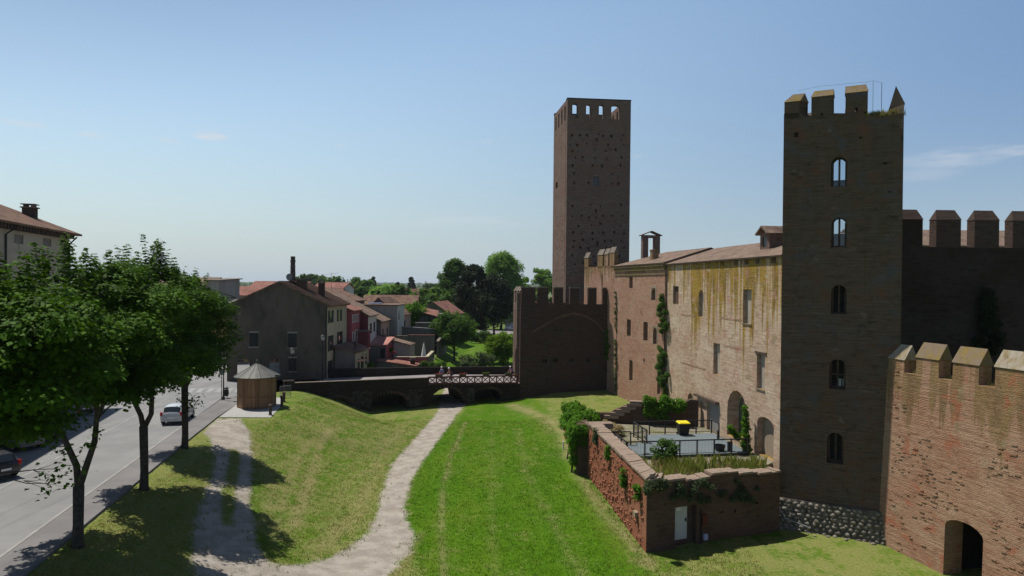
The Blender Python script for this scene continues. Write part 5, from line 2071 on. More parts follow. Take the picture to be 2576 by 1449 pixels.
street_tree('street tree with one straight trunk next to the wooden kiosk', (-22.4, 46.9, .02), 4.2, [(-1.0, .2, 8), (1.2, .1, 8), (.2, 1, 9.2), (0, -.8, 9)],
            ((-22.55, 47.0, 7.7), (2.5, 2.9, 3.5)), 404, 56000, [(-22.0, 46.7, 2.9, .55, 70), (-21.6, 46.7, 3.2, .5, 50), (-22.6, 46.8, 3.3, .45, 40), (-19.6, 46.9, 6.6, .8, 220)])


# ---------- ivy, shrubs and weeds
def bush(name, label, cat, clumps, n, size, mat, seed, group=None, stems=None, flat=.85, elong=1.4):
    rs = np.random.RandomState(seed)
    p, nr, tone = crown_pts(rs, clumps, n // len(clumps), flat)
    c = np.array(clumps)
    t = thing(name, label, cat, (float(c[:, 0].mean()), float(c[:, 1].mean()), float((c[:, 2] - c[:, 3]).min())), 0, group)
    leaf_obj('foliage', p, nr, rs.uniform(size * .7, size * 1.3, len(p)), tone, mat, t, elong=elong, seed=seed)
    if stems:
        for (a, b, r) in stems:
            mb = MB()
            mb.tube([a, ((a[0] + b[0]) / 2 + .1, (a[1] + b[1]) / 2, (a[2] + b[2]) / 2), b], [r, r * .8, r * .5], 6)
            mb.build('stem', M['trunk'], t)
    return t


rs = np.random.RandomState(77)
cl = []
for k in range(60):
    y = rs.uniform(51.3, 61.5)
    top = .55
    cl.append((5.35 + rs.uniform(-.75, .6), y, rs.uniform(-.9, top + .3), rs.uniform(.4, .72)))
for k in range(22):
    cl.append((4.85 + rs.uniform(-.2, .3), rs.uniform(51.6, 54.5), rs.uniform(-2.2, .6), rs.uniform(.3, .5)))
for k in range(14):
    cl.append((6.4 + rs.uniform(-.4, 1.2), rs.uniform(56, 61), rs.uniform(.2, .8), rs.uniform(.3, .55)))
bush('climbing_ivy', 'big bright ivy mound smothering the far end of the low side wall', 'ivy', cl, 14000, .14, M['leaf_ivy'], 51,
     stems=[((4.7, 52.2, -3.0), (4.9, 52.6, .5), .09), ((4.6, 55.0, -2.6), (4.8, 55.2, .3), .07)])
cl = []
for k in range(46):
    s = rs.uniform(bsx[4] + .6, bsx[5] - 1.3)
    f = (s - bsx[4]) / (bsx[5] - bsx[4])
    q = Wb.pt(s, 0, -.3)
    cl.append((q.x + rs.uniform(-.2, .2), q.y + rs.uniform(-.3, .3), rs.uniform(-.2, 1.2 + .4 * math.sin(f * 3)) if f < .5 else rs.uniform(.5, 1.45), rs.uniform(.3, .55)))
bush('climbing_ivy', 'ivy tumbling over the dark back wall of the terrace', 'ivy', cl, 6500, .13, M['leaf_ivy'], 52,
     stems=[((Wb.pt(bsx[4] + 1, -.9, -.1)), (Wb.pt(bsx[4] + 1.4, 1.0, -.2)), .05)])


def wall_climber(Wl, label, u, vs, half, n, mat, seed, depth=.22, size=.13):
    cl = []
    rs = np.random.RandomState(seed)
    for (v0, v1, w) in vs:
        m_ = max(3, int((v1 - v0) / 7))
        for k in range(m_):
            v = v0 + (v1 - v0) * (k + rs.uniform(0, 1)) / m_
            s, z = Wl.hit(u + rs.uniform(-1, 1) * half * w, v)
            q = Wl.pt(s, z, -depth * rs.uniform(.3, 1.2))
            cl.append((q.x, q.y, q.z, rs.uniform(.28, .45) * (.6 + .4 * w)))
    a, b = Wl.hit(u, vs[0][0]), Wl.hit(u, vs[-1][1])
    return bush('climbing_ivy', label, 'ivy', cl, n, size, mat, seed,
                stems=[(tuple(Wl.pt(b[0], b[1], -.08)), tuple(Wl.pt(a[0], a[1], -.08)), .06)])


wall_climber(Wl, 'tall grey green climber on the joint between the rosy wing and the mossy hall', 1671, [(738, 760, .5), (760, 838, 1.1), (872, 960, 1.4), (960, 1008, .8)], 9, 8500, M['leaf_mid'], 61, .16, .10)
wall_climber(Wl, 'thin brownish green climber near the left corner of the rosy wing', 1550.5, [(735, 830, .45), (850, 985, .6)], 4, 1500, M['leaf_grey'], 62, .1, .11)
wall_climber(Wc, 'small bright ivy beside the shaded gate tower', 1529, [(828, 905, .9)], 4, 900, M['leaf_ivy'], 63, .2, .12)
cl = []
for k in range(26):
    f = k / 25
    cl.append((17.55 + .12 * math.sin(k), 50.7 + .3 * f, -.85 + 3.3 * f, .34 - .18 * f + .1 * math.sin(k * 2.1)))
for k in range(10):
    cl.append((16.9 - k * .07, 50.5, .2 + k * .09, .26))
bush('climbing_shrub', 'slim green climber growing up beside the large hall arch', 'shrub', cl, 3000, .12, M['leaf_ivy'], 64, stems=[((17.5, 50.7, -.95), (17.6, 50.9, 2.4), .04)])
bush('shrub', 'round dark green shrub in front of the deck railing', 'shrub', [(10.75 + rs.uniform(-.7, .7), 47.6 + rs.uniform(-.4, .4), -.6 + rs.uniform(0, 1.1), .38) for k in range(20)], 2600, .11, M['leaf_mid'], 65,
     stems=[((10.7, 47.6, -.95), (10.8, 47.6, .1), .04)])
bush('shrub', 'reddish tinged weeds between the stair and the ruined back wall', 'shrub', [(8.4 + rs.uniform(-.8, 1.2), 57 + rs.uniform(-1.5, 1.5), -.8 + rs.uniform(0, .7), .35) for k in range(16)], 1800, .10, M['leaf_dry'], 66)
for i, (u, v, r, lab, mt) in enumerate(((1503, 1095, .5, 'green tuft at the far end of the low side wall top', 'leaf_grey'), (1534, 1137, .42, 'narrow green tuft hanging from the middle of the side wall coping', 'leaf_ivy'),
                                    (1574, 1195, .62, 'largest caper bush hanging on the sunny side wall', 'leaf_ivy'), (1611, 1236, .40, 'small green tuft near the front corner of the side wall', 'leaf_ivy'),
                                    (1634, 1225, .34, 'green tuft on the corner edge of the low wall', 'leaf_grey'))):
    s, z = Ws.hit(u, v)
    cl = [tuple(Ws.pt(s + rs.uniform(-.5, .5) * r, z + rs.uniform(-1.0, .7) * r, -rs.uniform(.02, .22))) + (rs.uniform(.16, .3),) for k in range(9)]
    bush('wall_plant', lab, 'plant', cl, int(1500 * r), .085, M[mt], 70 + i)
for i, (u, v, r, lab) in enumerate(((1696, 1234, .6, 'straggling plant on the shaded front wall left of the door head'), (1762, 1230, .9, 'largest plant trailing over the shaded wall above the red cabinet'), (1834, 1232, .8, 'leafy tuft on the shaded front wall near the tower'),
                                    (1880, 1246, .7, 'drooping plant on the shaded wall beside the tower corner'), (1660, 1215, .4, 'small plant on top of the shaded wall by its sharp corner'))):
    s, z = We.hit(u, v)
    cl = [tuple(We.pt(s + rs.uniform(-1, 1) * r, z + rs.uniform(-.7, .6) * r, -rs.uniform(.05, .25))) + (rs.uniform(.15, .3),) for k in range(12)]
    bush('wall_plant', lab, 'plant', cl, int(1100 * r), .09, M['leaf_grey'], 80 + i)


def tufts(name, pts, n_per, h0, h1, mat, seed, parent=None):
    """upright blades in clumps"""
    rs = np.random.RandomState(seed)
    vs, fs, tn = [], [], []
    P0 = np.repeat(np.asarray(pts, float), n_per, axis=0)
    n = len(P0)
    P0[:, :2] += rs.normal(size=(n, 2)) * .09
    h = rs.uniform(h0, h1, n)
    lean = rs.normal(size=(n, 2)) * .22
    a = rs.uniform(0, 6.28, n)
    w = np.clip(h * .05, .012, .05)
    dx, dy = np.cos(a) * w, np.sin(a) * w
    b0 = P0 + np.stack([dx, dy, 0 * h], 1)
    b1 = P0 - np.stack([dx, dy, 0 * h], 1)
    m0 = P0 + np.stack([lean[:, 0] * h * .4 + dx * .8, lean[:, 1] * h * .4 + dy * .8, h * .6], 1)
    m1 = P0 + np.stack([lean[:, 0] * h * .4 - dx * .8, lean[:, 1] * h * .4 - dy * .8, h * .6], 1)
    t = P0 + np.stack([lean[:, 0] * h, lean[:, 1] * h, h], 1)
    v = np.stack([b0, b1, m1, m0, t], 1).reshape(-1, 3)
    me = bpy.data.meshes.new(name)
    me.vertices.add(n * 5)
    me.vertices.foreach_set('co', v.astype('f').ravel())
    base = np.arange(n)[:, None] * 5
    li = np.concatenate([base + [0, 1, 2, 3], base + [3, 2, 4]], 1).ravel()
    me.loops.add(n * 7)
    me.loops.foreach_set('vertex_index', li.astype('i'))
    st_ = (np.arange(n)[:, None] * 7 + [0, 4]).ravel()
    me.polygons.add(n * 2)
    me.polygons.foreach_set('loop_start', st_.astype('i'))
    me.polygons.foreach_set('loop_total', np.tile([4, 3], n).astype('i'))
    at = me.attributes.new('tone', 'FLOAT', 'FACE')
    at.data.foreach_set('value', np.repeat(rs.uniform(0, 1, n), 2).astype('f'))
    me.update(calc_edges=True)
    me.materials.append(mat)
    o = bpy.data.objects.new(name, me)
    C.objects.link(o)
    adopt(o, parent)
    return o


wp, wd = [], []
while len(wp) < 210:
    x, y = rs.uniform(8, 17.8), rs.uniform(37.8, 47.6)
    if y < 37.4 + (x - 7.35) * .42 + .6 or x > 15.5 + (y - 40) * .35:
        continue
    d_ = math.sin(x * 1.7) * math.cos(y * 1.1) + rs.uniform(-.8, .8)
    if d_ < -.5:
        continue
    (wp if d_ > .1 else wd).append((x, y, -.96))
tag(tufts('weeds', wp, 26, .25, .95, M['leaf_weed'], 91), 'tall green weeds growing over the rubble between wall and deck', 'weeds', kind='stuff')
tag(tufts('dry_weeds', wd, 22, .15, .6, M['leaf_dry'], 92), 'dry brown weeds growing over the rubble between wall and deck', 'weeds', kind='stuff')
tw = [tuple(TFR - tdx * rs.uniform(.1, 2.1) + tnx * rs.uniform(.05, .6)) + (zs - .36,) for k in range(80)]
tag(tufts('parapet_grass', tw, 14, .15, .45, M['grass_dry'], 93), 'dry grass growing on the broken top of the corner tower', 'grass', kind='stuff')
tw = [tuple(Wn.pt(rs.uniform(0, 12), zn, rs.uniform(.1, .9))) for k in range(90)]
tag(tufts('wall_grass', tw, 8, .08, .3, M['grass_dry'], 94), 'grass tufts on the crenel sills of the sunlit curtain wall', 'grass', kind='stuff')

# mown grass near the viewer: short blades over the turf
gp_g, gp_d = [], []
gxr = rs.uniform(-20.5, 13, 60000)
gyr = 25.5 + (rs.uniform(0, 1, 60000) ** 1.6) * 46
sdp = np.maximum(poly_sd(gxr, gyr, path_poly), np.minimum(poly_sd(gxr, gyr, track_poly), -poly_sd(gxr, gyr, strip_poly)))
Bg = np.interp(gyr, BX_Y, BX_X)
wl_x = E0.x + (gyr - E0.y) / (E2.y - E0.y) * (E2.x - E0.x) - .15
fy_ = E0.y + (gxr - E0.x) * (E1.y - E0.y) / (E1.x - E0.x) - .15
okm = (sdp < -.05) & (gxr > Bg + .25) & ~((gyr > fy_) & (gxr > wl_x)) & ~((gxr > 4.3) & (gyr > 50))
gxr, gyr, sdp = gxr[okm], gyr[okm], sdp[okm]
gzr = zt(gxr, gyr)
lux = np.interp(gyr, [24, 36, 42, 50, 60, 77, 95], [-3.5, -5.2, -6.6, -7.2, -7.2, -5.6, -6])
verge = gxr < np.interp(gyr, [26, 32, 36, 40, 46, 52, 57], [-11.5, -12.2, -14.0, -15.2, -17.6, -20.2, -23.0])
isg = ((gxr > lux) & (gxr < 5) & (rs.uniform(0, 1, len(gxr)) < .9)) | ((rs.uniform(0, 1, len(gxr)) < .25) & ~verge)
pts = np.stack([gxr, gyr, gzr - .01], 1)
ed_ = []
rq = np.random.RandomState(31)
for (pl, n_) in ((path_poly, 150), (track_poly, 90)):
    for k in range(n_):
        i_ = rq.randint(len(pl))
        (x0, y0), (x1, y1) = pl[i_], pl[(i_ + 1) % len(pl)]
        f_ = rq.uniform()
        x_, y_ = x0 + (x1 - x0) * f_ + rq.normal() * .28, y0 + (y1 - y0) * f_ + rq.normal() * .28
        if 26 < y_ < 78:
            ed_.append((x_, y_, float(zt(x_, y_)) - .01))
for k in range(160):
    f_ = rq.uniform()
    q_ = (E2 + (E0 - E2) * f_) if k % 2 else (E0 + (E1 - E0) * f_)
    o_ = Vector((-.18, -.05)) if k % 2 else Vector((.05, -.18))
    x_, y_ = q_.x + o_.x * rq.uniform(.3, 2.5), q_.y + o_.y * rq.uniform(.3, 2.5)
    ed_.append((x_, y_, float(zt(x_, y_)) - .01))
tag(tufts('edge_weeds', ed_, 7, .05, .14, M['grass_blade'], 97), 'rough grass tufts along the gravel path edges and wall foot', 'weeds', kind='stuff')
tag(tufts('grass', pts[isg], 4, .04, .10, M['grass_blade'], 95), 'short green turf covering the moat floor and banks', 'grass', kind='stuff')
tag(tufts('dry_grass', pts[~isg], 4, .04, .10, M['grass_dry'], 96), 'dry straw coloured turf covering the moat banks', 'grass', kind='stuff')

# ================================================================== HOUSES
def simple_window(Wl, s0, s1, z0, z1, parent, shut=None, fr=None, pane='glass'):
    """window applied to a far wall: frame standing 3 cm proud round a pane"""
    mb = MB()
    Wl.bar(mb, s0, s1, z0, z1, -.02, .03)
    w = mb.build('window', M[pane], parent)
    if fr:
        f = MB()
        t = .09
        Wl.bar(f, s0 - t, s0 - .002, z0 - t, z1 + t, -.05, .03)
        Wl.bar(f, s1 + .002, s1 + t, z0 - t, z1 + t, -.05, .03)
        Wl.bar(f, s0, s1, z1 + .002, z1 + t, -.05, .03)
        Wl.bar(f, s0, s1, z0 - t, z0 - .002, -.05, .03)
        f.build('frame', M[fr], w)
    if shut:
        wd_ = (s1 - s0) * .52
        for (a, b) in ((s0 - wd_ - .02, s0 - .02), (s1 + .02, s1 + wd_ + .02)):
            f = MB()
            Wl.bar(f, a, b, z0 - .03, z1 + .03, -.07, -.021)
            f.build('shutter', M[shut], w)
    return w


def house(label, quad, z0, ze, zr, wall, roof, axis='y', wins=(), cat='house', name='house', over=.35, wall2=None, group=None, mono=None, th=.16):
    """quad: front left, front right, back right, back left (plan); ridge along y (away), x (across) or a single slope"""
    FL, FR, BR, BL = [Vector(q) for q in quad]
    c = (FL + FR + BR + BL) / 4
    t = thing(name, label, cat, (c.x, c.y, z0), 0, group)

    def v3(p, z):
        return Vector((p.x, p.y, z))
    mb, mb2 = MB(), MB()
    if axis == 'y':
        fm, bm_ = (FL + FR) / 2, (BL + BR) / 2
        mb.add([v3(FL, z0), v3(FR, z0), v3(FR, ze), v3(fm, zr), v3(FL, ze)], [(0, 1, 2, 3, 4)])
        mb.add([v3(BL, z0), v3(BR, z0), v3(BR, ze), v3(bm_, zr), v3(BL, ze)], [(4, 3, 2, 1, 0)])
        side = ((FR, BR), (BL, FL))
    elif axis == 'x':
        lm, rm = (FL + BL) / 2, (FR + BR) / 2
        mb2.add([v3(FR, z0), v3(BR, z0), v3(BR, ze), v3(rm, zr), v3(FR, ze)], [(0, 1, 2, 3, 4)])
        mb.add([v3(FL, z0), v3(BL, z0), v3(BL, ze), v3(lm, zr), v3(FL, ze)], [(4, 3, 2, 1, 0)])
        side = ((FL, FR), (BR, BL))
    else:                                   # single slope, high edge named by mono
        zz = {'l': (zr, ze, ze, zr), 'b': (ze, ze, zr, zr), 'f': (zr, zr, ze, ze), 'r': (ze, zr, zr, ze), 'flat': (ze, ze, ze, ze)}[mono]
        P4 = (FL, FR, BR, BL)
        for i in range(4):
            j = (i + 1) % 4
            (mb2 if i == 1 and wall2 else mb).add([v3(P4[i], z0), v3(P4[j], z0), v3(P4[j], zz[j]), v3(P4[i], zz[i])], [(0, 1, 2, 3)])
        side = ()
    for i, (p, q) in enumerate(side):
        tgt = mb2 if (wall2 and axis == 'y' and i == 0) else mb
        tgt.add([v3(p, z0), v3(q, z0), v3(q, ze), v3(p, ze)], [(0, 1, 2, 3)])
    if mb2.f and not wall2:
        mb.add(mb2.v, mb2.f)
    mb.build('wall', M[wall], t, fix=False)
    if wall2 and mb2.f:
        mb2.build('side_wall', M[wall2], t, fix=False)
    ex, ey = (FR - FL).normalized(), (BL - FL).normalized()
    r = MB()
    up = .04
    if axis == 'y':
        k = (zr - ze) / ((FR - FL).length / 2)
        a0, a1 = fm - ey * over, bm_ + ey * over
        r.slab(v3(FR + ex * over - ey * over, ze - k * over + up), v3(BR + ex * over + ey * over, ze - k * over + up), v3(a1, zr + up), v3(a0, zr + up), th)
        r.slab(v3(FL - ex * over - ey * over, ze - k * over + up), v3(BL - ex * over + ey * over, ze - k * over + up), v3(a1, zr + up), v3(a0, zr + up), th)
    elif axis == 'x':
        k = (zr - ze) / ((BL - FL).length / 2)
        a0, a1 = lm - ex * over, rm + ex * over
        r.slab(v3(FL - ey * over - ex * over, ze - k * over + up), v3(FR - ey * over + ex * over, ze - k * over + up), v3(a1, zr + up), v3(a0, zr + up), th)
        r.slab(v3(BL + ey * over - ex * over, ze - k * over + up), v3(BR + ey * over + ex * over, ze - k * over + up), v3(a1, zr + up), v3(a0, zr + up), th)
    else:
        o = over
        pts = [v3(FL - ex * o - ey * o, zz[0] + up), v3(FR + ex * o - ey * o, zz[1] + up), v3(BR + ex * o + ey * o, zz[2] + up), v3(BL - ex * o + ey * o, zz[3] + up)]
        r.slab(*pts, th)
    rf = r.build('roof', M[roof], t)
    Wfront = Wall(FL, FR, .3)
    Wright = Wall(FR, BR, .3)
    Wright.n = Vector((Wright.d.y, -Wright.d.x, 0))
    for w in wins:
        sd_, s, z, w_, h_ = w[:5]
        shut = w[5] if len(w) > 5 else None
        fr = w[6] if len(w) > 6 else None
        simple_window(Wfront if sd_ == 'f' else Wright, s, s + w_, z, z + h_, t, shut, fr)
    return t, rf


def chimney_on(parent, x, y, z0, z1, w=.6, mat='brick_gate', cap='stone_cap', rz=0.1):
    mb = MB()
    mb.box((x, y, (z0 + z1) / 2), (w, w * .8, z1 - z0), rz)
    c = mb.build('chimney', M[mat], parent)
    mb = MB()
    mb.box((x, y, z1 + .055), (w * 1.25, w * 1.05, .1), rz)
    for sx_ in (-1, 1):
        mb.box((x + sx_ * w * .35, y, z1 + .205), (w * .22, w * .7, .2), rz)
    mb.box((x, y, z1 + .335), (w * 1.2, w, .07), rz)
    mb.build('cap', M[cap], c)
    return c


# --- main house: grey gable towards the viewer, cream side -----------------
H1q = [Vector((-32.5, 78.0)), Vector((-21.9, 81.0)), Vector((-21.65, 89.6)), Vector((-32.2, 88.8))]
main = thing('gabled_house', 'large house with a blank dark grey gable, cream side and weathered tile roof', 'house', (-27, 84, 0))
Wm = Wall(H1q[0], H1q[1], .5)
zeL, zeR = Wm.hit(573, 767)[1], Wm.hit(825, 767)[1]
sap, zap = Wm.hit(700, 709)
mh = []
for q in ((627.7, 837.5, 649.3, 872), (724.8, 838.5, 746, 874), (726, 901, 745, 934)):
    mh.append(Wm.px(*q, depth=.25))
shop = Wm.px(676, 902, 703, 941, depth=.25)
pas = Wm.px(596, 903, 628, 953, kind='seg', through=True)
pas['p'] = [(s, max(z, .02)) for s, z in pas['p']]
hol = Wm.px(697, 789, 700.5, 793.5, depth=.2, tagname='solid')
Wm.build([(0, -.3), (Wm.L, -.3), (Wm.L, zeR), (sap, zap), (0, zeL)], 'gable_wall', M['gable_plaster'], main)
for i, h in enumerate(mh):
    w = Wm.plate(h, 'window', M['shutter'], main, dep=.12)
    f = MB()
    Wm.bar(f, h['s'][0] - .08, h['s'][1] + .08, h['z'][1] + .003, h['z'][1] + .18, -.06, .1)
    f.build('lintel', M['grey_plaster'], w)
    f = MB()
    Wm.bar(f, h['s'][0] - .1, h['s'][1] + .1, h['z'][0] - .12, h['z'][0] - .003, -.08, .1)
    f.build('sill', M['grey_plaster'], w)
w = Wm.plate(shop, 'shop_window', m_plain('curtained shop glass', (.19, .21, .215), .3, var=.35, scale=1.4), main, dep=.15)
f = MB()
zc_ = shop['z'][1] - .55
for (a, b, c, d) in ((shop['s'][0], shop['s'][1], zc_, zc_ + .08), (shop['s'][0], shop['s'][0] + .07, shop['z'][0], shop['z'][1]), (shop['s'][1] - .07, shop['s'][1], shop['z'][0], shop['z'][1]),
                     ((shop['s'][0] + shop['s'][1]) / 2 - .03, (shop['s'][0] + shop['s'][1]) / 2 + .03, shop['z'][0], shop['z'][1])):
    Wm.bar(f, a, b, c, d, .08, .14)
f.build('frame', M['grey_plaster'], w)
f = MB()
Wm.bar(f, shop['s'][0] + .07, shop['s'][1] - .07, zc_ + .085, shop['z'][1] - .03, .10, .14)
f.build('transom', M['glass'], w)
Wr = Wall(H1q[1], H1q[2], .5)
Wr.n = Vector((Wr.d.y, -Wr.d.x, 0))
zeB = P(871, 762, 89.6).z
Wr.build([(.003, -.3), (Wr.L, -.3), (Wr.L, zeR), (.003, zeR)], 'side_wall', M['cream_plaster'], main)
for (a, b, c, d) in ((.9, 1.9, 6.6, 8.0), (4.6, 5.6, 6.6, 8.0), (.9, 1.9, 3.2, 5.0), (4.8, 5.9, 3.2, 5.2), (.8, 1.7, .5, 2.0)):
    simple_window(Wr, a, b, c, d, main, 'shutter', None)
Wlft = Wall(H1q[3], H1q[0] + Vector((0, .51)), .5)
Wlft.n = Vector((-1, 0, 0))
Wlft.hole(2.0, Wlft.L - .9, .02, 3.6, 'seg', through=True)
Wlft.build([(0, -.3), (Wlft.L, -.3), (Wlft.L, zeL), (0, zeL)], 'side_wall', M['yellow_plaster'], main)
mb = MB()
bmid = (H1q[2] + H1q[3]) / 2
mb.add([(H1q[3].x, H1q[3].y, -.3), (H1q[2].x, H1q[2].y, -.3), (H1q[2].x, H1q[2].y, zeR), (bmid.x, bmid.y, zap), (H1q[3].x, H1q[3].y, zeL)], [(0, 1, 2, 3, 4)])
mb.build('back_wall', M['gable_plaster'], main)
mb = MB()                                      # inner wall of the arcade passage
a = Wm.pt(pas['s'][1] + .35, 0, .51)
mb.add([(a.x, a.y, 0), (a.x + .2, a.y + 7.6, 0), (a.x + .2, a.y + 7.6, 3.9), (a.x, a.y, 3.9), (a.x + .3, a.y, 0), (a.x + .5, a.y + 7.6, 0), (a.x + .5, a.y + 7.6, 3.9), (a.x + .3, a.y, 3.9)],
       [(0, 1, 2, 3), (7, 6, 5, 4), (0, 1, 5, 4), (3, 2, 6, 7), (0, 3, 7, 4)])
mb.build('arcade_wall', M['yellow_plaster'], main)
mb = MB()
apx = Wm.pt(sap, zap)
ov = .3
fr_, br_ = Wm.pt(Wm.L + .45, zeR - .12, -.18), Vector((H1q[2].x + .45, H1q[2].y + .2, zeR - .12))
fl_, bl_ = Wm.pt(-.4, zeL - .12, -.18), Vector((H1q[3].x - .4, H1q[3].y + .2, zeL - .12))
af, ab = Wm.pt(sap, zap + .06, -.18), Vector((bmid.x, bmid.y + .2, zap + .06))
mb.slab(fr_, br_, ab, af, .16)
mb.slab(fl_, bl_, ab, af, .16)
mroof = mb.build('roof', M['tiles'], main)
# rows of round tiles standing out on the sunny slope
mb = MB()
for k in range(34):
    f = (k + .5) / 34
    a_, b_ = fr_.lerp(br_, f), af.lerp(ab, f)
    mb.tube([a_ + Vector((0, 0, .02)), b_ + Vector((0, 0, .02))], .075, 6, True)
mb.build('tile_rows', M['tiles'], mroof)
chimney_on(main, *P(809, 735, 84.5)[:2], P(809, 748, 84.5).z, P(809, 712, 84.5).z, .72, 'brick_gate')
mb = MB()
q = P(758, 715, 83)
mb.box((q.x, 83.2, q.z - .3), (1.2, 1.7, 1.5), .28)
dm = mb.build('dormer', M['brick_gate'], main)
mb = MB()
mb.slab((q.x - 1.5, 82.0, q.z + .35), (q.x + 1.15, 82.7, q.z + .85), (q.x + .75, 84.6, q.z + .85), (q.x - 1.9, 83.9, q.z + .35), .14)
mb.build('roof', M['tiles_old'], dm)
mb = MB()
for (s_, z_) in ((Wm.L - .12, 0),):
    mb.tube([Wm.pt(s_, .1, -.08), Wm.pt(s_, zeR - .35, -.08), Wm.pt(s_ + .4, zeR - .12, -.1)], .05, 6)
mb.build('drain_pipe', M['iron'], main)
dish = thing('satellite_dish', 'round grey satellite dish on the ridge of the grey gabled house', 'satellite dish', tuple(P(728, 708, 82.2)))
q = P(728, 697, 82.0)
mb = MB()
prof = [(0.0, .12), (.2, .09), (.36, .03), (.42, 0), (.42, -.02), (.2, .05), (0.02, .08)]
ring = []
vs, fs = [], []
for i, (r_, d_) in enumerate(prof):
    for k in range(16):
        a_ = 2 * math.pi * k / 16
        vs.append((q.x + r_ * math.cos(a_) * .95, q.y + d_, q.z + r_ * math.sin(a_)))
for i in range(len(prof) - 1):
    for k in range(16):
        fs.append((i * 16 + k, i * 16 + (k + 1) % 16, (i + 1) * 16 + (k + 1) % 16, (i + 1) * 16 + k))
mb.add(vs, fs)
mb.build('reflector', M['steel_far'], dish, smooth=True)
mb = MB()
mb.tube([(q.x, q.y + .15, q.z), (q.x, q.y + .25, q.z - .7)], .03, 6)
mb.tube([(q.x, q.y + .1, q.z - .2), (q.x, q.y - .45, q.z - .05)], .015, 5)
mb.build('mast', M['iron'], dish)
an = P(834, 695, 90)
mb = MB()
mb.tube([(an.x, 90, an.z - 1.9), (an.x, 90, an.z + .5)], .025, 5)
mb.tube([(an.x - .9, 90, an.z + .2), (an.x + .9, 90.2, an.z + .45)], .015, 4)
for k in range(6):
    mb.tube([(an.x - .8 + k * .3, 89.7, an.z + .22 + k * .04), (an.x - .8 + k * .3, 90.5, an.z + .22 + k * .04)], .01, 4)
tag(mb.build('roof_aerial', M['steel_far']), 'thin television aerial on a mast above the tiled roofs', 'aerial')

z3 = lambda x, y: (831.8 + .17588 * x, 697.6 + .17588 * y)


def H(x, y, Y):
    return P(*z3(x, y), Y)


SH = 'shutter'
house('pink rendered house with small white framed windows next to the grey gabled house', [(-31, 89.9), (-21.1, 90.0), (-21.0, 94.6), (-31, 94.6)], -.5, 7.85, 9.9, 'pink_plaster', 'tiles_red', 'y',
      [('r', .4, 6.2, .5, .9, None, 'white_paint'), ('r', 1.7, 6.2, .5, .9, None, 'white_paint'), ('r', 3.0, 6.2, .5, .9, None, 'white_paint'), ('r', .5, 2.9, .6, 1.9, None, 'white_paint'), ('r', 1.9, 2.6, .9, 2.4, None, 'white_paint'), ('r', 3.4, 2.9, .6, 1.9, None, 'white_paint')])
house('house with a dark red flank and grey back beyond the pink one', [(-31, 94.9), (-19.95, 94.9), (-19.8, 100.0), (-31, 100.0)], -.5, 7.0, 9.9, 'dark_red', 'tiles_old', 'y',
      [('r', .9, 4.3, 1.2, 1.4, None, None), ('r', 3.2, 4.4, .9, 1.4), ('r', .5, 1.2, .8, 1.5), ('r', 2.7, .8, 1.2, 2.4)], wall2='white_plaster')
house('flat dark red extension with a grey edge beside the pink house', [(-21.5, 93.0), (-19.6, 93.2), (-19.6, 94.7), (-21.5, 94.7)], -.5, 4.9, 5.0, 'dark_red', 'stone_cap', 'm', mono='flat', over=.1, cat='extension', name='house_extension')
house('low brown roofed house with a ruddy grey back wall', [(-29, 100.3), (-19.2, 100.3), (-19.1, 106.6), (-29, 106.6)], -.5, 5.9, 8.3, 'dull_plaster', 'tiles_old', 'y', [('r', 1.0, 3.2, .7, 1.4), ('r', 4.2, 3.2, .7, 1.4), ('r', 1.1, .6, .8, 1.6)], wall2='rosy_plaster')
hz, hr_ = house('grey flat topped house with a blue skylight among the tiled roofs', [(-26, 107.0), (-18.0, 107.3), (-17.8, 113), (-26, 113)], -.5, 8.0, 8.1, 'grey_plaster', 'tiles_old', 'm', [('r', .8, 5.6, .8, 1.5, None, 'white_paint')], mono='flat', over=.25, wall2='white_plaster')
mb = MB()
q = P(943, 764, 109)
mb.box((q.x, 109.5, 8.2), (2.0, 1.6, .1))
mb.build('skylight', m_plain('blue tarp', (.14, .22, .45), .5), hz)
house('tile roofed house behind the grey flat topped one', [(-34, 101), (-24.6, 101.5), (-24.4, 113), (-34, 113)], -.5, 8.7, 10.6, 'dull_plaster', 'tiles', 'y')
house('rosy house with a roof terrace and pink corner posts', [(-25, 113.5), (-19.3, 113.5), (-17.8, 120.5), (-25, 120.5)], -.5, 6.3, 9.0, 'dull_plaster', 'tiles', 'y', [('r', 1.0, 3.2, .8, 1.8, None, 'white_paint'), ('r', 3.6, 3.2, .8, 1.8), ('r', 5.2, .6, .8, 1.7)], wall2='rosy_plaster')
house('long red roofed house lying across the middle of the village', [(-32.5, 148), (-21.0, 149), (-21.2, 157), (-32.5, 156)], -.5, 6.7, 8.7, 'cream_plaster', 'tiles', 'x')
hw, _ = house('white house with a red hipped looking roof among distant trees', [(-39.5, 228), (-32.6, 231), (-25.5, 246), (-33, 247)], -.8, 6.9, 9.4, 'white_plaster', 'tiles_red', 'y', [('f', 1.2, 3.6, 1.0, 1.3), ('f', 4.2, 3.6, 1.0, 1.3), ('f', 2.9, 6.9, .8, .6), ('r', 2, 3.4, 1.0, 1.4), ('r', 6, 3.4, 1.0, 1.4), ('r', 10, 3.4, 1.0, 1.4)])
house('ochre house partly hidden by the tall trees', [(-27, 262), (-20, 262), (-20, 272), (-27, 272)], -.8, 7.0, 9.6, 'rosy_plaster', 'tiles', 'y', [('f', 1, 3.4, 1, 1.4), ('f', 4, 3.4, 1, 1.4)])
house('low red roofed barn with a dark gable behind the ivy', [(-18.4, 131), (-12.2, 135), (-10.4, 145), (-17, 145)], -1.2, 5.4, 7.8, 'dull_plaster', 'tiles_red', 'y')
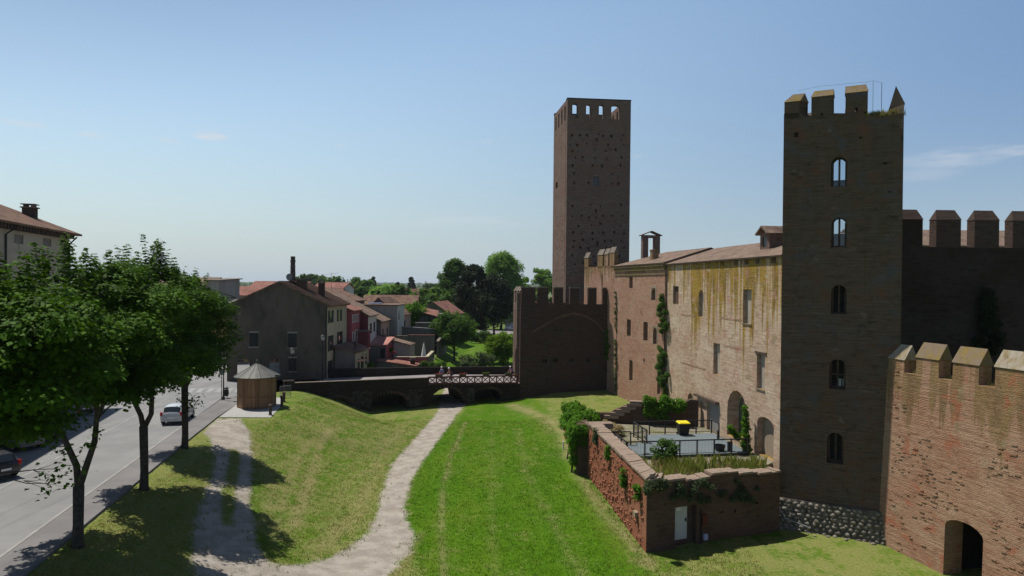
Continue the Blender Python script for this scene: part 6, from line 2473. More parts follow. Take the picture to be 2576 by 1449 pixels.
ht, _ = house('pale grey house with a pink red roof behind the gabled house', [(-43.5, 150), (-37.4, 150.5), (-36.6, 158), (-43, 158)], -.5, 10.2, 11.4, 'white_plaster', 'tiles_red', 'x', [('f', 1.0, 8.6, .6, .8), ('f', 3.0, 8.6, .6, .8), ('f', 4.4, 8.6, .6, .8), ('r', 2, 7, 1, 1)])
house('small pink red roofed building right of the pale grey house', [(-40.5, 146), (-37.7, 146), (-36.6, 153), (-40.5, 153)], -.5, 8.9, 10.0, 'white_plaster', 'tiles_red', 'x', [('f', 1.0, 7.2, .8, .8)])
# roofs on the left between the trees and the gabled house
house('low house with a faded red roof left of the gabled house', [(-51, 124), (-45.2, 124), (-45.2, 132), (-51, 132)], -.5, 9.0, 10.5, 'grey_plaster', 'tiles_red', 'x')
house('grey shed with dark openings behind the left roof slope', [(-44.5, 118), (-37.8, 118.5), (-37.8, 126), (-44.5, 126)], -.5, 9.2, 10.4, 'dull_plaster', 'tiles_grey', 'm', [('f', 1.5, 7.4, 1.6, 1.0), ('f', 4, 7.4, 1.2, .9)], mono='b')
house('distant house with a long faded red roof behind the left ridge', [(-58, 150), (-46, 150), (-46, 160), (-58, 160)], -.5, 9.6, 11.5, 'cream_plaster', 'tiles_red', 'x')
house('brown roofed house just above the street trees', [(-66, 122), (-54.5, 122), (-54.5, 132), (-66, 132)], -.5, 10.6, 12.1, 'dull_plaster', 'tiles_old', 'x', [('f', 2, 7, 1, 1.5), ('f', 6, 7, 1, 1.5)])
yel, _ = house('ochre arcaded house beside the left flank of the gabled house', [(-42.5, 96), (-37.2, 96.5), (-37.2, 106), (-42.5, 106)], -.3, 7.4, 8.6, 'yellow_plaster', 'tiles_grey', 'm', [('f', .8, .1, 1.6, 2.9), ('f', 3.1, .1, 1.5, 2.9)], mono='b', over=.7)
blkh, _ = house('tall bare concrete house with a dark balcony next to the street trees', [(-46.5, 104), (-44.7, 104), (-44.7, 112), (-46.5, 112)], -.3, 11.6, 11.9, 'grey_plaster', 'stone_cap', 'm', [('f', .5, 8.3, .7, 1.5), ('f', .5, 4.4, .7, 1.9)], mono='b')
mb = MB()
mb.box((-42.5, 95.3, 7.2), (5.6, .08, .08))
mb.box((-42.5, 95.3, 6.2), (5.6, .08, .08))
for k in range(15):
    mb.box((-45.2 + k * .38, 95.3, 6.7), (.035, .035, .95))
mb.tube([(-45.3, 95.6, 11.2), (-38.6, 95.6, 9.2)], .09, 6)
mb.tube([(-45.3, 95.6, 9.2), (-38.6, 95.6, 9.15)], .09, 6)
mb.build('balcony_railing', M['iron'], yel)
# little buildings and garden walls just beyond the bridge
s1, _ = house('lean-to with a cream side and patched tile roof beside the gabled house', [(-21.6, 83.5), (-19.35, 84.6), (-18.9, 90.4), (-20.9, 89.9)], -.5, 2.75, 3.7, 'dull_plaster', 'tiles', 'm', [('r', 1.0, .1, .8, 1.7), ('r', 2.4, .1, 1.1, 2.1), ('r', 4.3, .8, .7, 1.3)], mono='l', over=.22, cat='lean-to', name='lean_to', wall2='cream_plaster')
mb = MB()
q = P(893, 880, 86)
mb.tube([(q.x, q.y, 2.6), (q.x, q.y, 3.9)], .09, 8)
mb.lathe((q.x, q.y, 3.9), [(.14, 0), (.05, .18)], 8)
mb.build('flue', M['iron'], s1)
house('outbuilding with a bright pink sheet roof and red end wall', [(-20.2, 95.8), (-17.6, 95.8), (-17.2, 99.4), (-20.0, 99.4)], -.5, 2.75, 3.55, 'dull_plaster', 'tiles_pink', 'm', [('f', 1.8, .2, .7, 2.0)], mono='b', over=.15, cat='outbuilding', name='outbuilding', wall2='pink_plaster')
house('brick lean-to with a sloping coping behind the pink roofed outbuilding', [(-21.3, 100.2), (-16.2, 100.2), (-16.0, 101.4), (-21.2, 101.4)], -.5, 2.9, 4.4, 'rosy_plaster', 'tiles', 'm', mono='l', over=.1, cat='lean-to', name='lean_to')
house('brown roofed shed right of the pink roofed outbuilding', [(-17.0, 98.5), (-14.7, 98.5), (-14.4, 101.5), (-17, 101.5)], -.5, 2.5, 3.2, 'grey_plaster', 'tiles_old', 'm', mono='l', over=.15, cat='shed', name='shed')
shd, _ = house('low tiled roof rising just over the bridge parapet', [(-18.4, 93.6), (-13.2, 93.9), (-12.8, 96.5), (-17.8, 96.6)], -.9, .05, .85, 'dull_plaster', 'tiles_red', 'm', mono='l', over=.15, cat='shed', name='shed')
chimney_on(shd, *P(1038, 915, 95)[:2], -.5, .75, .65, 'brick_gate')


def garden_wall(label, p, q, z0, z1, z1b, mat, cap, th=.35, name='garden_wall'):
    t = thing(name, label, 'garden wall', (p[0], p[1], z0))
    w = Wall(p, q, th)
    w.build([(0, z0), (w.L, z0), (w.L, z1b), (0, z1)], 'wall', M[mat], t)
    mb = MB()
    mb.hexa([w.pt(-.03, z1 + .003, -.06), w.pt(w.L + .03, z1b + .003, -.06), w.pt(w.L + .03, z1b + .003, th + .06), w.pt(-.03, z1 + .003, th + .06)],
            [w.pt(-.03, z1 + .11, -.06), w.pt(w.L + .03, z1b + .11, -.06), w.pt(w.L + .03, z1b + .11, th + .06), w.pt(-.03, z1 + .11, th + .06)])
    mb.build('coping', M[cap], t)
    return t


garden_wall('dark red patio wall with a cream coping', (-16.6, 97.0), (-12.0, 97.6), -1.6, .85, .85, 'pink_plaster', 'cream_plaster')
garden_wall('short cream topped side wall of the patio rising to the back', (-11.9, 97.7), (-11.6, 102), -1.6, .88, 1.25, 'dull_plaster', 'cream_plaster')
garden_wall('tall dark wall behind the patio with a tiled coping', (-16.0, 106), (-12.0, 106.4), -1, 3.3, 3.3, 'dull_plaster', 'tiles_red')
garden_wall('dark wall with a thin pale coping left of the tiled one', (-22.5, 105), (-16.1, 105.6), -1, 3.2, 3.2, 'dull_plaster', 'stone_cap')
garden_wall('long dark garden wall with a sloping pale top', (-18.6, 111), (-12.5, 112), -1, 4.35, 3.9, 'dull_plaster', 'concrete')
garden_wall('upper grey terrace wall with a white rim below the ivy', (-16.5, 117), (-12.4, 117.6), -1, 4.6, 4.6, 'dull_plaster', 'concrete')
garden_wall('low dark wall end beside the lawn tree', (-11.5, 108), (-11.2, 118), -1.6, 2.2, 3.4, 'dull_plaster', 'stone_cap')
flat_poly('patio', [(-16.4, 97.4), (-12.1, 98), (-11.8, 105.9), (-16.2, 105.7)], -.2, M['concrete'], .5)
# closed parasol
q = P(1066, 885, 100.5)
pz = -.2
pr = thing('closed_parasol', 'closed white parasol standing on the small walled patio', 'parasol', (q.x, 100.5, pz))
mb = MB()
mb.lathe((q.x, 100.5, pz + .75), [(.42, 0), (.40, .15), (.30, .7), (.2, 1.3), (.09, 1.85), (.02, 2.05)], 9)
mb.build('canopy', M['white_cloth'], pr, smooth=True)
mb = MB()
mb.tube([(q.x, 100.5, pz), (q.x, 100.5, pz + 2.9)], .03, 6)
mb.build('pole', M['white_paint'], pr)
mb = MB()
mb.lathe((q.x, 100.5, pz), [(.3, 0), (.3, .08), (.05, .12)], 10)
mb.build('base', M['iron'], pr)
bush('potted_shrub', 'pale flowering shrub in the middle of the patio', 'shrub', [(q.x - 2.0 + rs.uniform(-.5, .5), 101.5, .5 + rs.uniform(-.2, .5), .35) for k in range(8)], 500, .16, M['leaf_lime'], 121, stems=[((q.x - 2, 101.5, -.2), (q.x - 2, 101.5, .6), .03)])
bush('flower_pot', 'yellow green plant with pink flowers on the patio side', 'plant', [tuple(H(870 + rs.uniform(-25, 40), 1040 + rs.uniform(-15, 15), 97.5)) + (.25,) for k in range(7)], 300, .14, M['leaf_lime'], 122)
bush('flower_pot', 'pink flowers hanging over the patio wall end', 'plant', [tuple(H(915 + rs.uniform(-25, 25), 1072 + rs.uniform(-6, 6), 97)) + (.16,) for k in range(5)], 160, .12, M['flower_red'], 123)
bush('shrub', 'yellowish green shrub by the lean-to behind the parapet', 'shrub', [tuple(H(560 + rs.uniform(-40, 40), 1265 + rs.uniform(-30, 25), 90)) + (.35,) for k in range(9)], 600, .14, M['leaf_lime'], 124)
bush('shrub', 'low bright bushes along the garden edge behind the bridge parapet', 'shrub', [tuple(P(rs.uniform(1052, 1118), rs.uniform(912, 924), 95.5)) + (.4,) for k in range(16)], 1500, .13, M['leaf_mid'], 125)
# ivy covered house and hedge
cl = []
for k in range(90):
    x = rs.uniform(-18.8, -12.0)
    f = (x + 18.8) / 6.8
    cl.append((x, 121.5 + rs.uniform(-.8, 2.5), rs.uniform(1.5, 7.1 - 1.0 * f + .8 * math.sin(f * 6)), rs.uniform(.6, 1.0)))
t_ = bush('ivy_covered_shed', 'shed wholly overgrown with dark ivy between the tiled roofs', 'ivy', cl, 9000, .26, M['leaf_ivy'], 126)
mb = MB()
mb.prism([(-18.4, 122.2), (-12.4, 122.2), (-12.4, 126), (-18.4, 126)], -.5, 6.0)
mb.build('wall', M['dull_plaster'], t_)
mb = MB()
mb.slab((-16.2, 121.2, 6.35), (-13.2, 121.2, 5.6), (-13.2, 124, 6.5), (-16.2, 124, 7.1), .15)
mb.build('roof', M['tiles_red'], t_)

# --- tall house on the far left ---------------------------------------------
BLc, BLd = Vector((-41.4, 63.7)), Vector((.26, -1)).normalized()
lh = thing('tall_house', 'tall beige house with a bracketed tile eave at the upper left edge', 'house', (-44, 50, 0))
near_end = BLc + BLd * 42
Wv = Wall(near_end, BLc, .5)
zev = P(172, 588, 63.7).z
for q in ((35, 590, 59, 613), (108, 600, 129, 619)):
    a = Wv.px(*q, depth=.18)
    Wv.plate(a, 'window', m_plain('brown shutter', (.20, .165, .14), .8), lh, dep=.1)
Lv = Wv.L
for k in range(7):
    for (z0_, z1_) in ((8.6, 10.6), (4.6, 6.6)):
        s_ = Lv - 2.0 - k * 3.4
        a = Wv.hole(s_ - 1.0, s_, z0_, z1_, depth=.25)
        Wv.plate(a, 'window', M['shutter'], lh, dep=.12)
Wv.build([(0, -.3), (Lv, -.3), (Lv, zev - .25), (0, zev - .25)], 'facade', M['beige_plaster'], lh)
into = -Wv.n
en = Wall(BLc, BLc + Vector((into.x, into.y)) * 12, .5)
en.n = Vector((BLd.x, BLd.y, 0)) * -1
en.build([(.5, -.3), (12, -.3), (12, zev - .25), (.5, zev - .25)], 'end_wall', M['beige_plaster'], lh)
mb = MB()
for k in range(70):
    s_ = Lv - .2 - k * .55
    if s_ < .2:
        break
    Wv.bar(mb, s_ - .16, s_, zev - .5, zev - .12, -.55, -.003)
mb.build('eave_brackets', M['wood_dark'], lh)
mb = MB()
Wv.bar(mb, -.2, Lv + .1, zev - 2.15, zev - 2.0, -.05, .1)
Wv.bar(mb, -.2, Lv + .1, zev - .62, zev - .52, -.08, .1)
mb.build('string_course', M['beige_plaster'], lh)
mb = MB()
zrv = zev + 3.1
ov = .85
c0, c1 = Wv.pt(Lv + ov, zev, -ov), Wv.pt(-2, zev, -ov)
d0, d1 = Wv.pt(Lv + ov, zev, 12 + ov), Wv.pt(-2, zev, 12 + ov)
r0_, r1_ = Wv.pt(Lv - 6, zrv, 6), Wv.pt(-2, zrv, 6)
mb.slab(c0, c1, r1_, r0_, .16)
mb.slab(d0, d1, r1_, r0_, .16)
mb.add([c0, d0, r0_, c0 - Vector((0, 0, .16)), d0 - Vector((0, 0, .16)), r0_ - Vector((0, 0, .16))], [(0, 1, 2), (5, 4, 3), (0, 1, 4, 3)])
mb.build('roof', M['tiles'], lh)
q = P(75, 560, 60)
chimney_on(lh, q.x, 60, P(75, 572, 60).z - .8, P(75, 524, 60).z, .95, 'brick_gate', 'tiles_old', .25)
mb = MB()
s_ = Wv.hit(11, 640)[0]
mb.tube([Wv.pt(s_, 0, -.1), Wv.pt(s_, zev - .9, -.1), Wv.pt(s_ + .5, zev - .3, -.6)], .07, 6)
s_ = Lv - .15
mb.tube([Wv.pt(s_, 0, -.1), Wv.pt(s_, zev - 1.0, -.1), Wv.pt(s_ + .4, zev - .3, -.6)], .07, 6)
mb.build('drain_pipe', M['iron'], lh)
# brick factory chimney
fc = thing('factory_chimney', 'tall tapering brick factory chimney rising behind the gabled house', 'chimney', tuple(P(738, 709, 135)[:2]) + (0,))
q = P(737, 650, 135)
zt_ = P(737, 645, 135).z
mb = MB()
mb.lathe((q.x, 135, 0), [(.80, 0), (.62, 9.5), (.44, zt_ - 1.2), (.52, zt_ - 1.15), (.52, zt_ - .75), (.44, zt_ - .7), (.45, zt_)], 12)
mb.build('shaft', M['brick_gate'], fc)
mb = MB()
for z in (zt_ - 3.4, zt_ - 5.0, zt_ - 2.0):
    mb.lathe((q.x, 135, z), [(.56, 0), (.56, .12)], 12)
mb.build('iron_hoops', M['stone_cap'], fc)

# ================================================================== STREET THINGS
kx, ky = -23.25, 62.4
ks = thing('wooden_kiosk', 'octagonal wooden kiosk with a conical grey metal roof', 'kiosk', (kx, ky, .045))
ap = 1.62
oct_ = lambda r, ph=math.pi / 8: [(kx + r * math.cos(ph + k * math.pi / 4), ky + r * math.sin(ph + k * math.pi / 4)) for k in range(8)]
mb = MB()
mb.prism(oct_(1.62), .048, 2.95)
body = mb.build('walls', M['wood_kiosk'], ks)
for k in range(8):
    a0, a1 = Vector(oct_(1.625)[k]), Vector(oct_(1.625)[(k + 1) % 8])
    e = (a1 - a0)
    L = e.length
    e.normalize()
    ang = math.atan2(e.y, e.x)
    n_ = Vector((e.y, -e.x))
    fr = MB()
    for j in range(9):
        q = a0 + e * (L * (j + .5) / 9)
        tone_w = .9
        fr.box((q.x + n_.x * .012, q.y + n_.y * .012, 1.5), (L / 9 - .025, .035, 2.84), ang)
    fr.build('boards', M['wood_kiosk'], ks)
    fr = MB()
    for (s_, w_) in ((.06, .12), (L - .06, .12)):
        q = a0 + e * s_
        fr.box((q.x + n_.x * .045, q.y + n_.y * .045, 1.5), (w_, .05, 2.86), ang)
    q = a0 + e * (L / 2)
    for z in (.16, 1.12, 2.82):
        fr.box((q.x + n_.x * .043, q.y + n_.y * .043, z), (L - .26, .045, .13), ang)
    fr.build('frame', M['wood_frame'], ks)
mb = MB()
mb.prism(oct_(1.78), 2.953, 3.0)
mb.build('eave_board', M['wood_dark'], ks)
N_ = 24
mb = MB()
rE, zE, zA = 2.0, 2.86, 4.08
pts = [(kx + rE * math.cos(2 * math.pi * k / N_), ky + rE * math.sin(2 * math.pi * k / N_), zE) for k in range(N_)]
mid_ = [(kx + .95 * math.cos(2 * math.pi * k / N_), ky + .95 * math.sin(2 * math.pi * k / N_), zE + .60) for k in range(N_)]
low_ = [(p[0], p[1], zE - .07) for p in pts]
mb.add(pts + mid_ + [(kx, ky, zA)] + low_, [(k, (k + 1) % N_, N_ + (k + 1) % N_, N_ + k) for k in range(N_)] + [(N_ + k, N_ + (k + 1) % N_, 2 * N_) for k in range(N_)]
       + [(2 * N_ + 1 + k, 2 * N_ + 1 + (k + 1) % N_, (k + 1) % N_, k) for k in range(N_)] + [tuple(2 * N_ + 1 + k for k in range(N_ - 1, -1, -1))])
kr = mb.build('roof', M['zinc'], ks)
mb = MB()
for k in range(0, N_, 2):
    mb.tube([pts[k], mid_[k], (kx, ky, zA)], .025, 4)
mb.build('seams', M['zinc_dark'], kr)
mb = MB()
mb.lathe((kx, ky, zA - .06), [(.1, 0), (.12, .1), (.05, .16), (.09, .24), (.0, .32)], 10)
mb.build('finial', M['zinc_dark'], kr)
mb = MB()
mb.box((kx + 1.95, ky - .2, 2.98), (.5, .5, .05), .3)
mb.build('roof_flap', M['zinc_dark'], ks)

for i, (u, v) in enumerate(((680, 1044), (709, 1021), (714, 1010))):
    q = G(u, v, .04)
    b = thing('bollard', ('short dark bollard at the front corner of the kiosk slab', 'dark bollard nearest the bridge parapet end', 'dark bollard between the others and the bridge parapet end')[i], 'bollard', tuple(q), 0, 'bollards beside the kiosk')
    mb = MB()
    mb.lathe((0, 0, 0), [(.17, -.2), (.17, .02), (.13, .04), (.13, .72), (.17, .76), (.17, .86), (.1, .93), (.0, .95)], 12)
    mb.build('post', M['wood_dark'], b, local=True)
q = G(718, 1000, .02)
ps_ = thing('barrier_panel', 'light metal barrier panel standing by the bridge parapet end', 'barrier', tuple(q), .9)
mb = MB()
mb.tube([(-.6, 0, 0), (-.6, 0, 1.15), (.6, 0, 1.15), (.6, 0, 0)], .03, 6)
mb.build('frame', M['steel_far'], ps_, local=True)
mb = MB()
for k in range(11):
    mb.tube([(-.5 + k * .1, 0, .15), (-.5 + k * .1, 0, 1.12)], .014, 4)
mb.tube([(-.6, 0, .15), (.6, 0, .15)], .02, 4)
mb.build('bars', M['steel_far'], ps_, local=True)


def lantern(label, x, y, z, h, group='lantern posts in front of the gabled house'):
    t = thing('street_lamp', label, 'street lamp', (x, y, z), 0, group)
    mb = MB()
    mb.lathe((0, 0, 0), [(.14, -.1), (.14, .25), (.07, .35), (.05, h * .6), (.04, h - .5)], 10)
    mb.build('pole', M['iron'], t, local=True)
    mb = MB()
    mb.lathe((0, 0, h - .5), [(.08, 0), (.19, .06), (.24, .42)], 8)
    mb.build('lantern', M['lamp_glass'], t, local=True)
    mb = MB()
    mb.lathe((0, 0, h - .08), [(.33, 0), (.28, .08), (.12, .22), (.05, .26), (.03, .36)], 8)
    mb.build('lamp_hood', M['iron'], t, local=True)
    return t


q = G(735, 962, .3)
lantern('lantern post rising behind the end of the bridge parapet', P(735, 962, 74.5).x, 74.5, .02, 4.1)
lantern('tall lantern post against the right corner of the gabled house', P(811, 952, 79.2).x, 79.2, .0, 5.2)
q = G(562, 1004, .1)
lantern('slim dark lamp post at the pavement end left of the kiosk', q.x, q.y, .05, 4.4, 'street lamps')
q = G(569, 1000, .1)
lb = thing('litter_bin', 'dark litter bin beside the lamp post left of the kiosk', 'litter bin', (q.x, q.y, .06))
mb = MB()
mb.lathe((0, 0, .2), [(.18, 0), (.23, .1), (.24, .55), (.25, .6), (.2, .62)], 14)
mb.build('bin', M['iron'], lb, local=True)
mb = MB()
mb.tube([(-.02, .24, 0), (-.02, .24, 1.1)], .03, 6)
mb.build('post', M['iron'], lb, local=True)
mb = MB()
mb.lathe((0, 0, .9), [(.24, 0), (.2, .1), (.05, .16)], 14)
mb.build('lid', M['iron'], lb, local=True)
q = G(557, 1006, .1)
sg = thing('sign_pole', 'thin grey pole with a small sign plate at the pavement end', 'sign', (q.x, q.y, .05))
mb = MB()
mb.tube([(0, 0, 0), (0, 0, 3.0)], .035, 6)
mb.build('pole', M['steel_far'], sg, local=True)
mb = MB()
mb.box((0, -.05, 2.7), (.5, .03, .5), -.3)
mb.build('plate', M['steel_far'], sg, local=True)

# ------------------------------------------------------------------ cars
def make_car(label, loc, rz, paint, kind='hatch', group='cars parked in front of the tall house'):
    """length along local +Y (nose), origin on the road under the middle"""
    t = thing('parked_car' if group else 'car', label, 'car', loc, rz, group)
    if kind == 'van':
        st_ = [(-2.45, .78, .35, .95, .95), (-2.4, .93, .28, 1.05, 2.05), (-1.0, .95, .25, 1.1, 2.15), (.9, .95, .25, 1.12, 2.12), (1.3, .95, .25, 1.12, 1.95), (1.9, .93, .25, 1.14, 1.2), (2.3, .86, .27, 1.02, 1.02), (2.45, .70, .36, .75, .75)]
        cab = (.80, .86)
    elif kind == 'suv':
        st_ = [(-2.2, .70, .42, .85, .85), (-2.12, .86, .36, 1.0, 1.1), (-1.9, .90, .32, 1.02, 1.55), (-.6, .91, .30, 1.04, 1.70), (.35, .91, .30, 1.04, 1.66), (1.05, .91, .30, 1.02, 1.08), (1.75, .88, .32, .94, .94), (2.1, .80, .36, .80, .80), (2.22, .66, .42, .62, .62)]
        cab = (.72, .8)
    else:
        st_ = [(-2.0, .66, .38, .72, .72), (-1.93, .80, .30, .90, .96), (-1.58, .84, .26, .93, 1.38), (-.9, .86, .24, .95, 1.46), (.1, .86, .24, .95, 1.45), (.95, .86, .24, .93, 1.0), (1.55, .83, .26, .84, .84), (1.9, .74, .30, .70, .70), (2.02, .60, .38, .55, .55)]
        cab = (.70, .78)

    def ring(y, w, zb, zm, zr_, grow=0.0):
        cabin = zr_ > zm + .05
        wr = w * (cab[0] if cabin else .96)
        ws = w * (.95 if cabin else .97)
        half = [(w * .90, zb), (w, zb + .12), (w * 1.01, (zb + zm) / 2), (w * .985, zm - .04), (ws, zm), ((ws + wr) / 2 + .02, (zm + zr_) / 2), (wr + .03, zr_ - .05 if cabin else zr_ + .02), (wr * .8, zr_ + (.03 if cabin else .05)), (0, zr_ + (.05 if cabin else .07))]
        return [(x, y, z) for x, z in half] + [(-x, y, z) for x, z in half[-2::-1]]
    rings = [ring(*s) for s in st_]
    n = len(rings[0])
    mb = MB()
    vs = [p for r in rings for p in r]
    fs = []
    for i in range(len(rings) - 1):
        for k in range(n - 1):
            fs.append((i * n + k, i * n + k + 1, (i + 1) * n + k + 1, (i + 1) * n + k))
        fs.append((i * n + n - 1, i * n, (i + 1) * n, (i + 1) * n + n - 1))
    fs.append(tuple(range(n)))
    fs.append(tuple(range((len(rings) - 1) * n, len(rings) * n)))
    mb.add(vs, fs)
    bo = mb.build('body', paint, t, smooth=True, local=True)
    bo.data.set_sharp_from_angle(angle=math.radians(32))
    # glass, a few mm proud of the cabin
    cabs = [i for i, s in enumerate(st_) if s[4] > s[3] + .3]
    g0, g1 = cabs[0], cabs[-1]

    def q3(a, b, c, d, off, nm):
        m2 = MB()
        o = Vector(off) * .012
        pts = [Vector(p) + o for p in (a, b, c, d)]
        cen = sum(pts, Vector()) / 4
        pts = [cen + (p - cen) * .90 for p in pts]
        m2.add(pts + [p - o * .8 for p in pts], [(0, 1, 2, 3), (7, 6, 5, 4), (0, 1, 5, 4), (1, 2, 6, 5), (2, 3, 7, 6), (3, 0, 4, 7)])
        m2.build(nm, M['glass'], t, local=True)
    for sgn in (1, -1):
        kk = (4, 6) if sgn == 1 else (n - 4, n - 6)
        for i in range(g0, g1):
            q3(rings[i][kk[0]], rings[i + 1][kk[0]], rings[i + 1][kk[1]], rings[i][kk[1]], (sgn, 0, .2), 'side_window')
    for (ia, ib, lo, hi, off, nm) in ((g0 - 1, g0, .12, .95, (0, -1.0, .6), 'rear_window'), (g1 + 1, g1, .10, .95, (0, .7, 1), 'windscreen')):
        m2 = MB()
        o = Vector(off).normalized() * .014
        for k in range(6, n - 7):
            a_, b_, c_, d_ = [Vector(v) for v in (rings[ia][k], rings[ia][k + 1], rings[ib][k + 1], rings[ib][k])]
            m2.add([a_.lerp(d_, lo) + o, b_.lerp(c_, lo) + o, b_.lerp(c_, hi) + o, a_.lerp(d_, hi) + o], [(0, 1, 2, 3)])
        m2.build(nm, M['glass'], t, local=True)
    R_ = .33 if kind != 'van' else .35
    for sx_ in (1, -1):
        for yw in (st_[0][0] + .72, st_[-1][0] - .78):
            xw = sx_ * (st_[3][1] - .10)
            m2 = MB()
            m2.tube([(xw - .11, yw, R_), (xw - .08, yw, R_), (xw + .08, yw, R_), (xw + .11, yw, R_)], [R_ * .93, R_, R_, R_ * .93], 20)
            w = m2.build('wheel', M['rubber'], t, local=True)
            m2 = MB()
            xo = xw + sx_ * .112
            m2.tube([(xo, yw, R_), (xo + sx_ * .012, yw, R_)], [R_ * .30, R_ * .25], 12)
            for k in range(5):
                a = 2 * math.pi * k / 5
                m2.tube([(xo + sx_ * .005, yw + .05 * math.cos(a), R_ + .05 * math.sin(a)), (xo + sx_ * .005, yw + R_ * .62 * math.cos(a), R_ + R_ * .62 * math.sin(a))], .035, 5)
            m2.tube([(xo - sx_ * .01, yw, R_), (xo, yw, R_)], [R_ * .66, R_ * .64], 18)
            m2.build('rim', M['alloy'], w, local=True)
        m2 = MB()
        yb, wb, zm = st_[1][0], st_[1][1], st_[1][3]
        m2.box((sx_ * (wb - .07), yb - .0, zm - .03 if kind != 'hatch' else zm + .0), (.17, .14, .30))
        m2.build('tail_light', M['tail_light'], t, local=True, bevel=.02)
        m2 = MB()
        yf, wf, zf = st_[-2][0], st_[-2][1], st_[-2][3]
        m2.box((sx_ * (wf - .16), yf + .0, zf - .05), (.30, .18, .14))
        m2.build('headlight', M['head_light'], t, local=True, bevel=.02)
        m2 = MB()
        yc = st_[g1][0] + .25
        m2.box((sx_ * (st_[g1][1] + .09), yc, st_[g1][3] + .08), (.16, .10, .12))
        m2.build('wing_mirror', paint, t, local=True, bevel=.02)
    m2 = MB()
    m2.box((0, st_[0][0] - .012, .62), (.52, .03, .11))
    m2.build('number_plate', M['white_paint'], t, local=True)
    m2 = MB()
    m2.box((0, st_[0][0] + .02, .38), (1.35, .10, .14))
    m2.build('bumper', M['black'] if kind != 'hatch' else paint, t, local=True, bevel=.03)
    return t


road_a = math.atan2(.19, 1.0)
make_car('silver hatchback driving away along the road between the street trees', (-27.25, 55.9, .01), road_a, M['car_silver'], 'hatch', None)
pa = math.radians(63)


def rear_at(u, v, off=2.1):
    q = G(u, v, 0)
    return (q.x - math.sin(pa) * off, q.y + math.cos(pa) * off, .01)


make_car('grey hatchback with bright wheels parked nearest in the tree shade', rear_at(84, 1134), pa, M['car_grey'], 'hatch')
make_car('black car parked beside the grey hatchback', rear_at(122, 1112), pa, M['car_black'], 'suv')
make_car('dark blue car parked with its red tail lamp towards the road', rear_at(176, 1066), pa, M['car_blue'], 'hatch')
make_car('dark sports utility car parked next to the dark blue one', rear_at(214, 1046), pa, M['car_black'], 'suv')
make_car('white van parked farthest along the tall house', rear_at(222, 1016, 2.4), pa, M['car_white'], 'van')
make_car('dark car parked at the left edge under the low branches', rear_at(18, 1210), pa, M['car_black'], 'hatch')

# ------------------------------------------------------------------ people and bicycles
def bicycle(label, loc, rz, paint, group='bicycles on the bridge'):
    t = thing('bicycle', label, 'bicycle', loc, rz, group)
    r = .35
    wx = (-.53, .53)
    for x in wx:
        mb = MB()
        pts = [(x + r * math.cos(2 * math.pi * k / 24), 0, r + r * math.sin(2 * math.pi * k / 24)) for k in range(25)]
        mb.tube(pts, .024, 6, False)
        for k in range(10):
            a = 2 * math.pi * k / 10
            mb.tube([(x, 0, r), (x + r * math.cos(a), 0, r + r * math.sin(a))], .005, 3, False)
        mb.build('wheel', M['rubber'], t, local=True)
    mb = MB()
    bb, seat_t, head_t, head_b = (-.07, 0, .30), (-.25, 0, .80), (.33, 0, .86), (.39, 0, .66)
    for (a, b, q) in ((bb, seat_t, .018), (seat_t, head_t, .018), (bb, head_b, .022), (head_t, head_b, .022), (head_b, (.53, 0, .35), .016), (bb, (-.53, 0, .35), .014), (seat_t, (-.53, 0, .35), .012), (seat_t, (-.28, 0, .93), .014)):
        mb.tube([a, b], q, 6)
    mb.build('frame', paint, t, local=True)
    mb = MB()
    mb.box((-.29, 0, .95), (.26, .14, .06), 0, .8)
    mb.build('saddle', M['black'], t, local=True)
    mb = MB()
    mb.tube([head_t, (.31, 0, 1.02)], .014, 6)
    mb.tube([(.22, -.29, 1.02), (.31, -.2, 1.03), (.31, .2, 1.03), (.22, .29, 1.02)], .013, 6)
    mb.build('handlebar', M['iron'], t, local=True)
    mb = MB()
    mb.tube([(-.07, .08, .30), (-.07, -.08, .30)], .05, 8)
    mb.tube([(-.07, .09, .30), (.06, .09, .18)], .01, 5)
    mb.tube([(-.07, -.09, .30), (-.20, -.09, .42)], .01, 5)
    mb.build('crank', M['iron'], t, local=True)
    return t


def skin_obj(name, joints, edges, mat, parent, sub=1):
    me = bpy.data.meshes.new(name)
    names = list(joints)
    me.from_pydata([joints[k][0] for k in names], [(names.index(a), names.index(b)) for a, b in edges], [])
    o = bpy.data.objects.new(name, me)
    C.objects.link(o)
    o.parent = parent
    sk = o.modifiers.new('skin', 'SKIN')
    sk.use_smooth_shade = True
    for i, k in enumerate(names):
        r = joints[k][1]
        r = r if isinstance(r, tuple) else (r, r)
        me.skin_vertices[0].data[i].radius = r
        me.skin_vertices[0].data[i].use_root = (i == 0)
    sb = o.modifiers.new('subd', 'SUBSURF')
    sb.levels = sb.render_levels = sub
    me.materials.append(mat)
    return o


